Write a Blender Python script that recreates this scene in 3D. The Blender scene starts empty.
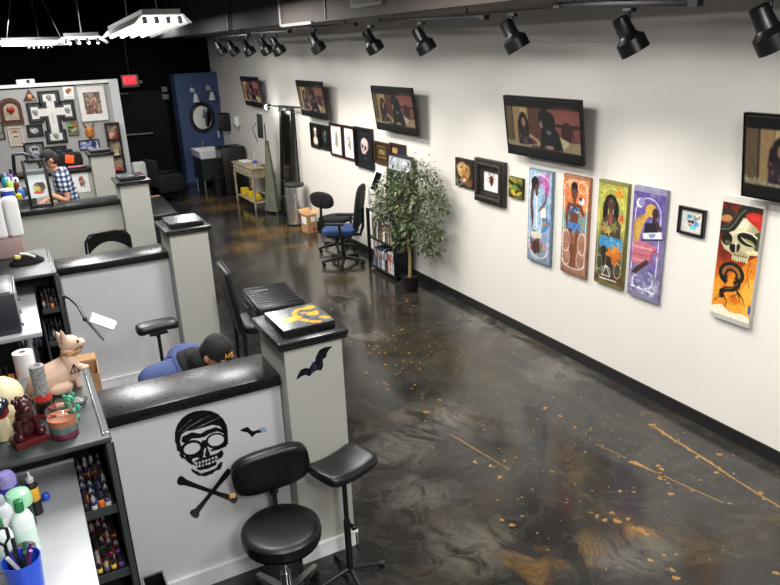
SPOT_W = 68.0
EXPOSURE = 0.0
AREAS = [(.5, -.7, 120), (.5, 1.6, 40), (.6, 4.3, 60), (.5, 8.3, 85), (.3, 10.8, 90), (.6, 13.4, 45), (2.2, 1.0, 75), (2.1, 4.5, 75), (2.3, 8.0, 80), (2.2, 11.5, 65), (3.0, 14.6, 35)]
import bpy, bmesh, math, random
import numpy as np
from mathutils import Matrix, Vector, Euler
PI = math.pi
SC = bpy.context.scene
COL = SC.collection
rnd = random.Random(7)

# ------------------------------------------------------------------ camera
FPX, YAW, PITCH, ROLL, CAMZ = 717.3, 0.472604, 0.336581, 0.0426139, 2.9
def cam_axes():
    cy, sy, cp, sp = math.cos(YAW), math.sin(YAW), math.cos(PITCH), math.sin(PITCH)
    F = Vector((sy*cp, cy*cp, -sp)); r = Vector((cy, -sy, 0)); d = F.cross(r)
    c, s = math.cos(ROLL), math.sin(ROLL)
    return c*r + s*d, -s*r + c*d, F
AX = cam_axes()
cd = bpy.data.cameras.new('camera'); cam = bpy.data.objects.new('camera', cd); COL.objects.link(cam)
cd.sensor_fit = 'HORIZONTAL'; cd.sensor_width = 36.0; cd.lens = FPX*36.0/780.0
cd.clip_start = 0.05; cd.clip_end = 100
mw = Matrix.Identity(4)
for i in range(3):
    mw[i][0] = AX[0][i]; mw[i][1] = -AX[1][i]; mw[i][2] = -AX[2][i]
mw[0][3], mw[1][3], mw[2][3] = 0, 0, CAMZ
cam.matrix_world = mw
SC.camera = cam
def ray(x, y):
    return AX[0]*((x-390)/FPX) + AX[1]*((y-292.5)/FPX) + AX[2]
def az(x, y, z):
    d = ray(x, y); t = (z-CAMZ)/d.z; return Vector((d.x*t, d.y*t, z))
def ax(x, y, X):
    d = ray(x, y); t = X/d.x; return Vector((X, d.y*t, CAMZ+d.z*t))
def ay(x, y, Y):
    d = ray(x, y); t = Y/d.y; return Vector((d.x*t, Y, CAMZ+d.z*t))

# ------------------------------------------------------------------ colours and materials
def lin(c):
    if isinstance(c, str):
        c = [int(c[i:i+2], 16)/255 for i in (0, 2, 4)]
    return tuple(((v/12.92) if v <= 0.04045 else ((v+0.055)/1.055)**2.4) for v in c)
MATS = {}
def mat(name, col, rough=0.5, metal=0.0, var=0.06, scale=18.0, bump=0.0, spec=0.5, coat=0.0, trans=0.0, alpha=1.0, sheen=0.0, emit=0.0, rvar=0.0):
    if name in MATS: return MATS[name]
    m = bpy.data.materials.new(name); m.use_nodes = True; MATS[name] = m
    nt = m.node_tree; N = nt.nodes; L = nt.links
    p = N['Principled BSDF']
    c = lin(col)
    p.inputs['Roughness'].default_value = rough
    p.inputs['Metallic'].default_value = metal
    p.inputs['Specular IOR Level'].default_value = spec
    p.inputs['Coat Weight'].default_value = coat
    p.inputs['Coat Roughness'].default_value = 0.08
    p.inputs['Transmission Weight'].default_value = trans
    p.inputs['Alpha'].default_value = alpha
    tc = N.new('ShaderNodeTexCoord'); nz = N.new('ShaderNodeTexNoise')
    nz.inputs['Scale'].default_value = scale; nz.inputs['Detail'].default_value = 4
    L.new(tc.outputs['Object'], nz.inputs['Vector'])
    rp = N.new('ShaderNodeValToRGB')
    rp.color_ramp.elements[0].position = 0.3; rp.color_ramp.elements[1].position = 0.7
    rp.color_ramp.elements[0].color = tuple(v*(1-var) for v in c)+(1,)
    rp.color_ramp.elements[1].color = tuple(min(1, v*(1+var)) for v in c)+(1,)
    L.new(nz.outputs['Fac'], rp.inputs['Fac']); L.new(rp.outputs['Color'], p.inputs['Base Color'])
    if bump:
        b = N.new('ShaderNodeBump'); b.inputs['Strength'].default_value = bump; b.inputs['Distance'].default_value = 0.01
        L.new(nz.outputs['Fac'], b.inputs['Height']); L.new(b.outputs['Normal'], p.inputs['Normal'])
    if rvar:
        mr = N.new('ShaderNodeMapRange'); mr.inputs[3].default_value = max(0, rough-rvar); mr.inputs[4].default_value = rough+rvar
        L.new(nz.outputs['Fac'], mr.inputs[0]); L.new(mr.outputs[0], p.inputs['Roughness'])
    if emit:
        L.new(rp.outputs['Color'], p.inputs['Emission Color']); p.inputs['Emission Strength'].default_value = emit
    return m
def attr_mat(name, rough=0.5, emit=0.0, spec=0.5, coat=0.0):
    """colour from the mesh's own painted colours, with a fine procedural grain"""
    if name in MATS: return MATS[name]
    m = bpy.data.materials.new(name); m.use_nodes = True; MATS[name] = m
    N = m.node_tree.nodes; L = m.node_tree.links; p = N['Principled BSDF']
    a = N.new('ShaderNodeAttribute'); a.attribute_name = 'Col'
    tc = N.new('ShaderNodeTexCoord'); nz = N.new('ShaderNodeTexNoise'); nz.inputs['Scale'].default_value = 60
    L.new(tc.outputs['Object'], nz.inputs['Vector'])
    mr = N.new('ShaderNodeMapRange'); mr.inputs[3].default_value = 0.85; mr.inputs[4].default_value = 1.15
    L.new(nz.outputs['Fac'], mr.inputs[0])
    mx = N.new('ShaderNodeMix'); mx.data_type = 'RGBA'; mx.blend_type = 'MULTIPLY'; mx.inputs[0].default_value = 1.0
    L.new(a.outputs['Color'], mx.inputs[6]); L.new(mr.outputs[0], mx.inputs[7])
    p.inputs['Roughness'].default_value = rough; p.inputs['Specular IOR Level'].default_value = spec; p.inputs['Coat Weight'].default_value = coat
    if emit:
        p.inputs['Base Color'].default_value = (0.01, 0.01, 0.01, 1)
        L.new(mx.outputs[2], p.inputs['Emission Color']); p.inputs['Emission Strength'].default_value = emit
    else:
        L.new(mx.outputs[2], p.inputs['Base Color'])
    return m
def emat(name, col, s):
    if name in MATS: return MATS[name]
    m = bpy.data.materials.new(name); m.use_nodes = True; MATS[name] = m
    p = m.node_tree.nodes['Principled BSDF']
    p.inputs['Base Color'].default_value = lin(col)+(1,); p.inputs['Emission Color'].default_value = lin(col)+(1,)
    p.inputs['Emission Strength'].default_value = s
    return m

# ------------------------------------------------------------------ mesh builder
class G:
    def __init__(s): s.bm = bmesh.new(); s.m = Matrix.Identity(4); s.mi = 0
    def _done(s, vs, mtx=None):
        t = s.m @ mtx if mtx is not None else s.m
        fs = set()
        for v in vs:
            v.co = t @ v.co
            for f in v.link_faces: fs.add(f)
        for f in fs: f.material_index = s.mi
        return s
    def box(s, c, d, rot=None, bev=0.0, seg=2):
        vs = bmesh.ops.create_cube(s.bm, size=1.0)['verts']
        for v in vs: v.co = Vector((v.co.x*d[0], v.co.y*d[1], v.co.z*d[2]))
        if bev > 0:
            es = list({e for v in vs for e in v.link_edges})
            r = bmesh.ops.bevel(s.bm, geom=es, offset=bev, segments=seg, affect='EDGES', profile=0.5)
            vs = list({v for f in r['faces'] for v in f.verts} | {v for v in vs if v.is_valid})
        M = Matrix.Translation(c)
        if rot is not None: M = M @ (rot.to_4x4() if not isinstance(rot, tuple) else Euler(rot).to_matrix().to_4x4())
        return s._done(vs, M)
    def b2(s, lo, hi, bev=0.0):
        return s.box([(a+b)/2 for a, b in zip(lo, hi)], [b-a for a, b in zip(lo, hi)], bev=bev)
    def cyl(s, p0, p1, r0, r1=None, n=14):
        p0 = Vector(p0); p1 = Vector(p1); r1 = r0 if r1 is None else r1
        d = p1-p0
        vs = bmesh.ops.create_cone(s.bm, cap_ends=True, segments=n, radius1=r0, radius2=max(r1, 1e-5), depth=d.length)['verts']
        q = Vector((0, 0, 1)).rotation_difference(d.normalized()).to_matrix().to_4x4()
        return s._done(vs, Matrix.Translation((p0+p1)/2) @ q)
    def ell(s, c, r, rot=None, u=18, v=12):
        vs = bmesh.ops.create_uvsphere(s.bm, u_segments=u, v_segments=v, radius=1.0)['verts']
        M = Matrix.Translation(c)
        if rot is not None: M = M @ Euler(rot).to_matrix().to_4x4()
        if not hasattr(r, '__len__'): r = (r, r, r)
        return s._done(vs, M @ Matrix.Diagonal((r[0], r[1], r[2], 1)))
    def lathe(s, prof, c=(0, 0, 0), n=24, M=None):
        rings = []
        new = []
        for r, z in prof:
            if r < 1e-6:
                v = s.bm.verts.new((0, 0, z)); rings.append([v]); new.append(v)
            else:
                R = [s.bm.verts.new((r*math.cos(2*PI*k/n), r*math.sin(2*PI*k/n), z)) for k in range(n)]
                rings.append(R); new += R
        for A, B in zip(rings, rings[1:]):
            for k in range(n):
                k2 = (k+1) % n
                if len(A) == 1 and len(B) == 1: continue
                if len(A) == 1: f = [A[0], B[k2], B[k]]
                elif len(B) == 1: f = [A[k], A[k2], B[0]]
                else: f = [A[k], A[k2], B[k2], B[k]]
                try: s.bm.faces.new(f)
                except ValueError: pass
        return s._done(new, Matrix.Translation(c) @ (M if M is not None else Matrix.Identity(4)))
    def tube(s, pts, r, n=8, closed=False):
        pts = [Vector(p) for p in pts]
        rr = r if hasattr(r, '__len__') else [r]*len(pts)
        rings = []; new = []
        nrm = None
        K = len(pts)
        for i, p in enumerate(pts):
            if closed: t = (pts[(i+1) % K]-pts[i-1])
            else: t = pts[min(i+1, K-1)]-pts[max(i-1, 0)]
            t.normalize()
            if nrm is None:
                nrm = t.orthogonal().normalized()
            nrm = (nrm-t*nrm.dot(t)).normalized(); b = t.cross(nrm)
            R = [s.bm.verts.new(p+(nrm*math.cos(2*PI*k/n)+b*math.sin(2*PI*k/n))*rr[i]) for k in range(n)]
            rings.append(R); new += R
        prs = list(zip(rings, rings[1:]))
        if closed: prs.append((rings[-1], rings[0]))
        for A, B in prs:
            for k in range(n):
                try: s.bm.faces.new([A[k], A[(k+1) % n], B[(k+1) % n], B[k]])
                except ValueError: pass
        if not closed:
            s.bm.faces.new(list(reversed(rings[0]))); s.bm.faces.new(rings[-1])
        return s._done(new)
    def prism(s, pts, z0, z1, M=None):
        a = [s.bm.verts.new((p[0], p[1], z0)) for p in pts]; b = [s.bm.verts.new((p[0], p[1], z1)) for p in pts]
        area = sum(pts[i-1][0]*pts[i][1]-pts[i][0]*pts[i-1][1] for i in range(len(pts)))
        if area < 0: a.reverse(); b.reverse()
        s.bm.faces.new(list(reversed(a))); s.bm.faces.new(b)
        n = len(a)
        for i in range(n): s.bm.faces.new([a[i], a[(i+1) % n], b[(i+1) % n], b[i]])
        return s._done(a+b, M)
    def hull_loft(s, secs, cap=True):
        """secs: list of closed rings (lists of points, equal length)"""
        R = [[s.bm.verts.new(p) for p in ring] for ring in secs]
        n = len(R[0])
        for A, B in zip(R, R[1:]):
            for k in range(n): s.bm.faces.new([A[k], A[(k+1) % n], B[(k+1) % n], B[k]])
        if cap: s.bm.faces.new(list(reversed(R[0]))); s.bm.faces.new(R[-1])
        return s._done([v for r in R for v in r])
    def build(s, name, m, parent=None, smooth=40, loc=None, props=None):
        bmesh.ops.recalc_face_normals(s.bm, faces=s.bm.faces[:])
        me = bpy.data.meshes.new(name); s.bm.to_mesh(me); s.bm.free()
        for q in (m if isinstance(m, (list, tuple)) else [m]): me.materials.append(q)
        if smooth:
            me.polygons.foreach_set('use_smooth', [True]*len(me.polygons))
            me.set_sharp_from_angle(angle=math.radians(smooth))
        o = bpy.data.objects.new(name, me); COL.objects.link(o)
        if loc is not None: o.location = loc
        if parent is not None: o.parent = parent
        if props: 
            for k, v in props.items(): o[k] = v
        return o

def tag(o, label, cat, group=None, kind=None):
    if label: o['label'] = label
    if cat: o['category'] = cat
    if group: o['group'] = group
    if kind: o['kind'] = kind
    return o
def thing(name, label, cat, loc=(0, 0, 0), rot=None, group=None):
    o = bpy.data.objects.new(name, None); COL.objects.link(o); o.empty_display_size = 0.05
    M = Matrix.Translation(loc)
    if rot is not None:
        if isinstance(rot, (int, float)): M = M @ Matrix.Rotation(rot, 4, 'Z')
        else: M = M @ rot.to_4x4()
    o.matrix_world = M
    return tag(o, label, cat, group)
def kids(o): return [c for c in bpy.data.objects if c.parent is o]
def dup(o, loc=None, rot=None, label=None, group=None, parent=None):
    c = o.copy(); COL.objects.link(c)
    if parent is not None: c.parent = parent
    if loc is not None or rot is not None:
        M = Matrix.Translation(loc if loc is not None else o.location)
        if rot is None: M = M @ o.matrix_world.to_3x3().to_4x4()
        elif isinstance(rot, (int, float)): M = M @ Matrix.Rotation(rot, 4, 'Z')
        else: M = M @ rot.to_4x4()
        c.matrix_world = M
    if label: c['label'] = label
    if group: c['group'] = group
    for k in kids(o): dup(k, parent=c)
    return c
def structure(o): o['kind'] = 'structure'; return o
# orientation of things on a wall: local x = picture right, y = up, z = out of the wall
R_EAST = Matrix(((0, 0, -1), (-1, 0, 0), (0, 1, 0)))       # on the long white wall, facing -X
R_SOUTH = Matrix(((1, 0, 0), (0, 0, -1), (0, 1, 0)))       # facing the camera side, -Y

def text_part(name, txt, size, depth, m, parent, loc=(0, 0, 0), rot=None, align='CENTER', sx=1.0):
    cu = bpy.data.curves.new(name, 'FONT'); cu.body = txt; cu.size = size; cu.extrude = depth/2; cu.align_x = align; cu.align_y = 'CENTER'
    t = bpy.data.objects.new(name, cu); COL.objects.link(t)
    dg = bpy.context.evaluated_depsgraph_get(); dg.update()
    me = bpy.data.meshes.new_from_object(t.evaluated_get(dg))
    bpy.data.objects.remove(t); bpy.data.curves.remove(cu)
    me.materials.clear(); me.materials.append(m)
    M = Matrix.Translation(loc) @ (rot.to_4x4() if rot is not None else Matrix.Identity(4)) @ Matrix.Diagonal((sx, 1, 1, 1))
    me.transform(M)
    o = bpy.data.objects.new(name, me); COL.objects.link(o)
    if parent is not None: o.parent = parent
    return o

# ------------------------------------------------------------------ painter: flat artwork as coloured mesh
class Paint:
    """x runs 0..1 over the width, y runs 0..A downward"""
    def __init__(s, w, A, bg):
        s.A = A; s.w = w; s.h = int(round(w*A)); s.px = 1.0/w
        xs = (np.arange(s.w)+0.5)/s.w; ys = (np.arange(s.h)+0.5)/s.w
        s.X, s.Y = np.meshgrid(xs, ys)
        s.a = np.zeros((s.h, s.w, 3)); s.a[:] = s.c(bg)
        s.rs = np.random.RandomState(3)
    def c(s, c):
        if isinstance(c, str): return np.array([int(c[i:i+2], 16)/255 for i in (0, 2, 4)])
        return np.array(c)
    def mask(s, m, c, op=1.0):
        m = np.clip(m, 0, 1)[..., None]*op
        s.a = s.a*(1-m)+s.c(c)*m; return s
    def grad(s, stops):
        ys = [q[0]*s.A for q in stops]; cs = np.array([s.c(q[1]) for q in stops])
        for k in range(3): s.a[..., k] = np.interp(s.Y, ys, cs[:, k])
        return s
    def ell(s, cx, cy, rx, ry, c, rot=0, soft=None, op=1):
        co, si = math.cos(rot), math.sin(rot); dx, dy = s.X-cx, s.Y-cy
        u, v = (dx*co+dy*si)/rx, (-dx*si+dy*co)/ry
        d = (np.sqrt(u*u+v*v)-1)*min(rx, ry)
        return s.mask(0.5-d/(soft or s.px), c, op)
    def ring(s, cx, cy, rx, ry, w, c, a0=None, a1=None):
        dx, dy = s.X-cx, s.Y-cy
        d = np.abs(np.sqrt((dx/rx)**2+(dy/ry)**2)-1)*min(rx, ry)-w*.35
        m = 0.5-d/s.px
        if a0 is not None:
            an = (np.degrees(np.arctan2(-dy/ry, dx/rx)) - a0) % 360
            m = np.where(an <= (a1-a0), m, 0)
        return s.mask(m, c)
    def poly(s, pts, c, op=1):
        x, y = s.X, s.Y; ins = np.zeros(x.shape, bool)
        for i in range(len(pts)):
            x0, y0 = pts[i-1]; x1, y1 = pts[i]
            if y0 == y1: continue
            k = ((y0 > y) != (y1 > y)) & (x < (x1-x0)*(y-y0)/(y1-y0)+x0)
            ins ^= k
        return s.mask(ins.astype(float), c, op)
    def rect(s, x0, y0, x1, y1, c, op=1): return s.poly([(x0, y0), (x1, y0), (x1, y1), (x0, y1)], c, op)
    def line(s, pts, w, c, op=1, taper=False):
        best = np.full(s.X.shape, 9.0)
        n = len(pts)-1
        for i in range(n):
            x0, y0 = pts[i]; x1, y1 = pts[i+1]
            dx, dy = x1-x0, y1-y0; L2 = dx*dx+dy*dy+1e-12
            t = np.clip(((s.X-x0)*dx+(s.Y-y0)*dy)/L2, 0, 1)
            ww = w*(1-(i+t)/n*0.85) if taper else w
            d = np.hypot(s.X-x0-t*dx, s.Y-y0-t*dy)-ww/2
            best = np.minimum(best, d)
        return s.mask(0.5-best/s.px, c, op)
    def blobs(s, n, box, r, cols, op=0.8):
        for i in range(n):
            x = s.rs.uniform(box[0], box[2]); y = s.rs.uniform(box[1], box[3]); q = s.rs.uniform(0.5, 1.2)*r
            s.ell(x, y, q*s.rs.uniform(.5, 1.6), q, cols[s.rs.randint(len(cols))], rot=s.rs.uniform(0, 3), op=op)
        return s
    def grain(s, amp, block=2):
        n = s.rs.uniform(-amp, amp, (s.h//block+1, s.w//block+1))
        n = np.kron(n, np.ones((block, block)))[:s.h, :s.w]
        s.a = np.clip(s.a*(1+n[..., None]), 0, 1); return s
    def mesh(s, name, W, m):
        """grid of W metres width centred on the origin in local xy, facing +z"""
        H = W*s.A; h, w = s.h, s.w
        x = np.linspace(-W/2, W/2, w+1); y = np.linspace(H/2, -H/2, h+1)
        XX, YY = np.meshgrid(x, y)
        co = np.stack([XX, YY, np.zeros_like(XX)], -1).reshape(-1, 3)
        idx = np.arange((h+1)*(w+1)).reshape(h+1, w+1)
        q = np.stack([idx[:-1, :-1], idx[1:, :-1], idx[1:, 1:], idx[:-1, 1:]], -1).reshape(-1, 4)
        me = bpy.data.meshes.new(name)
        me.vertices.add(len(co)); me.vertices.foreach_set('co', co.ravel())
        me.loops.add(q.size); me.loops.foreach_set('vertex_index', q.ravel())
        me.polygons.add(len(q)); me.polygons.foreach_set('loop_start', np.arange(0, q.size, 4))
        me.update(); me.validate()
        p = np.pad(s.a, ((1, 1), (1, 1), (0, 0)), mode='edge')
        v = (p[:-1, :-1]+p[1:, :-1]+p[:-1, 1:]+p[1:, 1:])/4
        v = np.where(v <= 0.04045, v/12.92, ((v+0.055)/1.055)**2.4)
        ca = me.color_attributes.new('Col', 'FLOAT_COLOR', 'POINT')
        ca.data.foreach_set('color', np.concatenate([v.reshape(-1, 3), np.ones((len(co), 1))], 1).ravel())
        me.materials.append(m)
        return me
def paint_part(name, P, W, m, parent, loc=(0, 0, 0), rot=None):
    o = bpy.data.objects.new(name, P.mesh(name, W, m)); COL.objects.link(o)
    M = Matrix.Translation(loc)
    if rot is not None: M = M @ rot.to_4x4()
    o.parent = parent; o.matrix_local = M
    return o

# ------------------------------------------------------------------ shared materials
M_wall = mat('white_wall_paint', 'e3dfd8', 0.55, var=0.015, scale=3)
M_part = mat('grey_partition_paint', 'c6c6c8', 0.5, var=0.015, scale=3)
M_pil = mat('warm_grey_pillar_paint', 'a9a9a1', 0.5, var=0.015, scale=3)
M_black = mat('black_void_paint', '040404', 0.9, var=0.2, scale=2, spec=.15)
M_blue = mat('blue_wall_paint', '35486f', 0.6, var=0.05, scale=3)
M_base = mat('black_vinyl_base', '1b1b1b', 0.45)
M_whitetrim = mat('white_trim', 'e2e2e4', 0.4)
M_gloss = mat('black_epoxy_cap', '121213', 0.30, var=0.6, scale=45, rvar=0.10, bump=0.03)
M_leather = mat('black_vinyl_leather', '0d0d0e', 0.38, bump=0.03, scale=120)
M_plastic = mat('black_plastic', '0e0e0f', 0.45)
M_bplast2 = mat('charcoal_plastic', '27282b', 0.5)
M_metalblk = mat('black_powder_metal', '131314', 0.42)
M_steel = mat('brushed_steel', 'c4c7ca', 0.38, metal=0.75, scale=6)
M_chrome = mat('chrome', 'd8d8da', 0.16, metal=1.0)
M_fabric = mat('black_fabric', '0f0f10', 0.95, bump=0.08, scale=150)
M_white = mat('white_plastic', 'e9e9e7', 0.4)
M_card = mat('cardboard', 'a9825a', 0.85, var=0.12)
M_paint = attr_mat('painted_canvas', 0.45)
M_print = attr_mat('printed_paper', 0.35)
M_screen = attr_mat('screen_picture', 0.25, emit=0.85)
M_frameblk = mat('black_frame', '0d0d0d', 0.35)
M_glass = mat('clear_glass', 'ffffff', 0.03, trans=1.0, var=0.0)
# ------------------------------------------------------------------ the room
WX = 4.33; YB = 16.9; XL = -1.6; YF = -2.4; ZC = 4.3
def slab(name, lo, hi, m): 
    g = G(); g.b2(lo, hi); return structure(g.build(name, m, smooth=0))
def floor_material():
    m = bpy.data.materials.new('marbled_epoxy_floor'); m.use_nodes = True
    N = m.node_tree.nodes; L = m.node_tree.links; p = N['Principled BSDF']
    tc = N.new('ShaderNodeTexCoord')
    def noise(scale, det=6, dist=0.0, vec=None, rough=0.55):
        n = N.new('ShaderNodeTexNoise'); n.inputs['Scale'].default_value = scale; n.inputs['Detail'].default_value = det
        n.inputs['Distortion'].default_value = dist; n.inputs['Roughness'].default_value = rough
        L.new(vec if vec is not None else tc.outputs['Object'], n.inputs['Vector']); return n
    def ramp(src, stops):
        r = N.new('ShaderNodeValToRGB'); e = r.color_ramp.elements
        while len(e) < len(stops): e.new(0.5)
        for k, (pos, c) in enumerate(stops): e[k].position = pos; e[k].color = tuple(c)+(1,)
        L.new(src, r.inputs['Fac']); return r
    def mix(f, a, b):
        x = N.new('ShaderNodeMix'); x.data_type = 'RGBA'
        L.new(f, x.inputs[0]) if not isinstance(f, float) else None
        L.new(a, x.inputs[6]); L.new(b, x.inputs[7]); return x.outputs[2]
    # swirled coordinates
    w = noise(0.9, 3, 0.6); sub = N.new('ShaderNodeVectorMath'); sub.operation = 'SCALE'; sub.inputs['Scale'].default_value = 1.1
    L.new(w.outputs['Color'], sub.inputs[0])
    add = N.new('ShaderNodeVectorMath'); add.operation = 'ADD'; L.new(tc.outputs['Object'], add.inputs[0]); L.new(sub.outputs[0], add.inputs[1])
    v = add.outputs[0]
    base = ramp(noise(0.8, 8, 1.2, v).outputs['Fac'], [(0.25, lin('161615')), (0.45, lin('222120')), (0.6, lin('2e2c2a')), (0.78, lin('3d3a36'))])
    wisps = ramp(noise(2.2, 9, 2.2, v, 0.62).outputs['Fac'], [(0.5, (0, 0, 0)), (0.58, (.5, .5, .5)), (0.62, (.1, .1, .1)), (0.75, (.6, .6, .6))])
    pale = N.new('ShaderNodeRGB'); pale.outputs[0].default_value = lin('5c5852')+(1,)
    f1 = N.new('ShaderNodeMath'); f1.operation = 'MULTIPLY'; f1.inputs[1].default_value = 0.38; L.new(wisps.outputs['Color'], f1.inputs[0])
    c1 = mix(f1.outputs[0], base.outputs['Color'], pale.outputs[0])
    brown = N.new('ShaderNodeRGB'); brown.outputs[0].default_value = lin('4b3f2b')+(1,)
    fm = ramp(noise(0.55, 5, 1.5, v).outputs['Fac'], [(0.54, (0, 0, 0)), (0.7, (.75, .75, .75))])
    fn = ramp(noise(5, 8, 1.5, v, 0.7).outputs['Fac'], [(0.4, (0, 0, 0)), (0.62, (1, 1, 1))])
    f2 = N.new('ShaderNodeMath'); f2.operation = 'MULTIPLY'; L.new(fm.outputs['Color'], f2.inputs[0]); L.new(fn.outputs['Color'], f2.inputs[1])
    c2 = mix(f2.outputs[0], c1, brown.outputs[0])
    gold = N.new('ShaderNodeRGB'); gold.outputs[0].default_value = lin('7a5c30')+(1,)
    g1 = ramp(noise(0.45, 2, 0.5).outputs['Fac'], [(0.5, (0, 0, 0)), (0.6, (1, 1, 1))])
    g2 = ramp(noise(14, 4, 1.2, v).outputs['Fac'], [(0.66, (0, 0, 0)), (0.7, (1, 1, 1))])
    f3 = N.new('ShaderNodeMath'); f3.operation = 'MULTIPLY'; L.new(g1.outputs['Color'], f3.inputs[0]); L.new(g2.outputs['Color'], f3.inputs[1])
    c3 = mix(f3.outputs[0], c2, gold.outputs[0])
    # poured pools of ochre and pale pigment where the real floor has them
    sw = noise(2.6, 5, 1.0); sws = N.new('ShaderNodeVectorMath'); sws.operation = 'SCALE'; sws.inputs['Scale'].default_value = 0.55
    L.new(sw.outputs['Color'], sws.inputs[0])
    wv = N.new('ShaderNodeVectorMath'); wv.operation = 'ADD'; L.new(tc.outputs['Object'], wv.inputs[0]); L.new(sws.outputs[0], wv.inputs[1])
    def pools(lst):
        acc = None
        for px_, py_, r in lst:
            q = az(px_, py_, 0)
            d = N.new('ShaderNodeVectorMath'); d.operation = 'DISTANCE'; L.new(wv.outputs[0], d.inputs[0]); d.inputs[1].default_value = (q.x+.275, q.y+.275, .275)
            mr = N.new('ShaderNodeMapRange'); mr.interpolation_type = 'SMOOTHSTEP'
            mr.inputs[1].default_value = r; mr.inputs[2].default_value = r*.05; L.new(d.outputs['Value'], mr.inputs[0])
            if acc is None: acc = mr.outputs[0]
            else:
                mm = N.new('ShaderNodeMath'); mm.operation = 'MAXIMUM'; L.new(acc, mm.inputs[0]); L.new(mr.outputs[0], mm.inputs[1]); acc = mm.outputs[0]
        return acc
    def cut(fac, src, k):
        a = N.new('ShaderNodeMath'); a.operation = 'MULTIPLY'; L.new(fac, a.inputs[0]); L.new(src, a.inputs[1])
        b = N.new('ShaderNodeMath'); b.operation = 'MULTIPLY'; b.use_clamp = True; b.inputs[1].default_value = k; L.new(a.outputs[0], b.inputs[0]); return b.outputs[0]
    mpn = N.new('ShaderNodeMapping'); mpn.inputs['Rotation'].default_value = (0, 0, .9); mpn.inputs['Scale'].default_value = (1.0, .36, 1.0); L.new(v, mpn.inputs['Vector'])
    veins = ramp(noise(4.0, 10, .5, mpn.outputs['Vector'], .68).outputs['Fac'], [(0.40, (0, 0, 0)), (0.52, (.55, .55, .55)), (0.60, (.25, .25, .25)), (0.72, (1, 1, 1))])
    palep = pools([(440, 420, .5), (400, 445, .45), (420, 500, .4), (470, 545, .45), (520, 335, .5), (480, 320, .5), (345, 300, .5), (370, 335, .4), (560, 370, .5), (330, 250, .6), (640, 560, .35)])
    grey = N.new('ShaderNodeRGB'); grey.outputs[0].default_value = lin('847f75')+(1,)
    c4 = mix(cut(palep, veins.outputs['Color'], .75), c3, grey.outputs[0])
    olivep = pools([(400, 330, .7), (385, 305, .7), (420, 355, .6), (350, 280, .8), (470, 370, .6), (300, 262, 1.0), (260, 250, 1.0), (235, 225, 1.0), (560, 470, .5)])
    olive = N.new('ShaderNodeRGB'); olive.outputs[0].default_value = lin('4a3e24')+(1,)
    c5 = mix(cut(olivep, fn.outputs['Color'], .55), c4, olive.outputs[0])
    ochrep = pools([(585, 548, .24), (548, 572, .17), (527, 555, .15), (288, 229, .5), (272, 236, .4), (207, 200, .7), (222, 207, .7), (255, 232, .5), (300, 246, .4), (245, 247, .5), (640, 533, .12)])
    ochre = N.new('ShaderNodeRGB'); ochre.outputs[0].default_value = lin('80602f')+(1,)
    c6 = mix(cut(ochrep, veins.outputs['Color'], 1.15), c5, ochre.outputs[0])
    L.new(c6, p.inputs['Base Color'])
    p.inputs['Roughness'].default_value = 0.15
    p.inputs['Specular IOR Level'].default_value = 0.5
    bn = noise(3.5, 2); b = N.new('ShaderNodeBump'); b.inputs['Strength'].default_value = 0.035; b.inputs['Distance'].default_value = 0.02
    L.new(bn.outputs['Fac'], b.inputs['Height']); L.new(b.outputs['Normal'], p.inputs['Normal'])
    return m
g = G(); g.b2((XL-.1, YF-.1, -.1), (WX+.1, YB+.1, 0)); floor = structure(g.build('floor', floor_material(), smooth=0))
# poured gold streaks, drips and splashes set in the floor
M_gold = mat('gold_epoxy', '8c6a38', 0.2, var=0.3, scale=12)
M_tan = mat('ochre_epoxy', '5a4529', 0.16, var=0.55, scale=22)
def blob(g, c, r, n=12, stretch=(1, 1), ang=0, z=0.0006):
    pts = []
    k1, k2 = rnd.uniform(0, 6), rnd.uniform(0, 6)
    for i in range(n):
        t = 2*PI*i/n; q = r*(1+.22*math.sin(2*t+k1)+.16*math.sin(3*t+k2))
        x, y = q*math.cos(t)*stretch[0], q*math.sin(t)*stretch[1]
        pts.append((c[0]+x*math.cos(ang)-y*math.sin(ang), c[1]+x*math.sin(ang)+y*math.cos(ang)))
    g.prism(pts, 0.0, z)
def streak(g, pix, w0, w1, dots=6):
    P = [az(*q, 0) for q in pix]
    n = 14
    for i in range(len(P)-1):
        a, b = P[i], P[i+1]; ang = math.atan2(b.y-a.y, b.x-a.x); L = (b-a).length
        q = [(a.x+(b.x-a.x)*t, a.y+(b.y-a.y)*t) for t in [k/n for k in range(n+1)]]
        px, py = -math.sin(ang), math.cos(ang)
        up, dn = [], []
        for k, (x, y) in enumerate(q):
            f = (i+k/n)/(len(P)-1); w = (w0*(1-f)+w1*f)*(0.75+0.5*rnd.random()); o = rnd.uniform(-.5, .5)*w
            up.append((x+px*(w+o), y+py*(w+o))); dn.append((x-px*(w-o), y-py*(w-o)))
        g.prism(up+dn[::-1], 0, 0.0006)
    a, b = P[0], P[-1]
    for k in range(dots):
        t = rnd.random(); o = rnd.gauss(0, .09)
        blob(g, (a.x+(b.x-a.x)*t+o, a.y+(b.y-a.y)*t-abs(o)), rnd.uniform(.006, .02))
g = G()
streak(g, [(650, 424), (670, 437), (700, 456), (745, 486), (785, 510)], .015, .006, 14)
streak(g, [(630, 461), (655, 472)], .022, .006, 3)
streak(g, [(655, 472), (690, 488), (724, 503)], .006, .004, 8)
streak(g, [(596, 444), (626, 458)], .004, .003, 3)
streak(g, [(450, 434), (480, 452), (510, 470)], .006, .003, 4)
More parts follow.
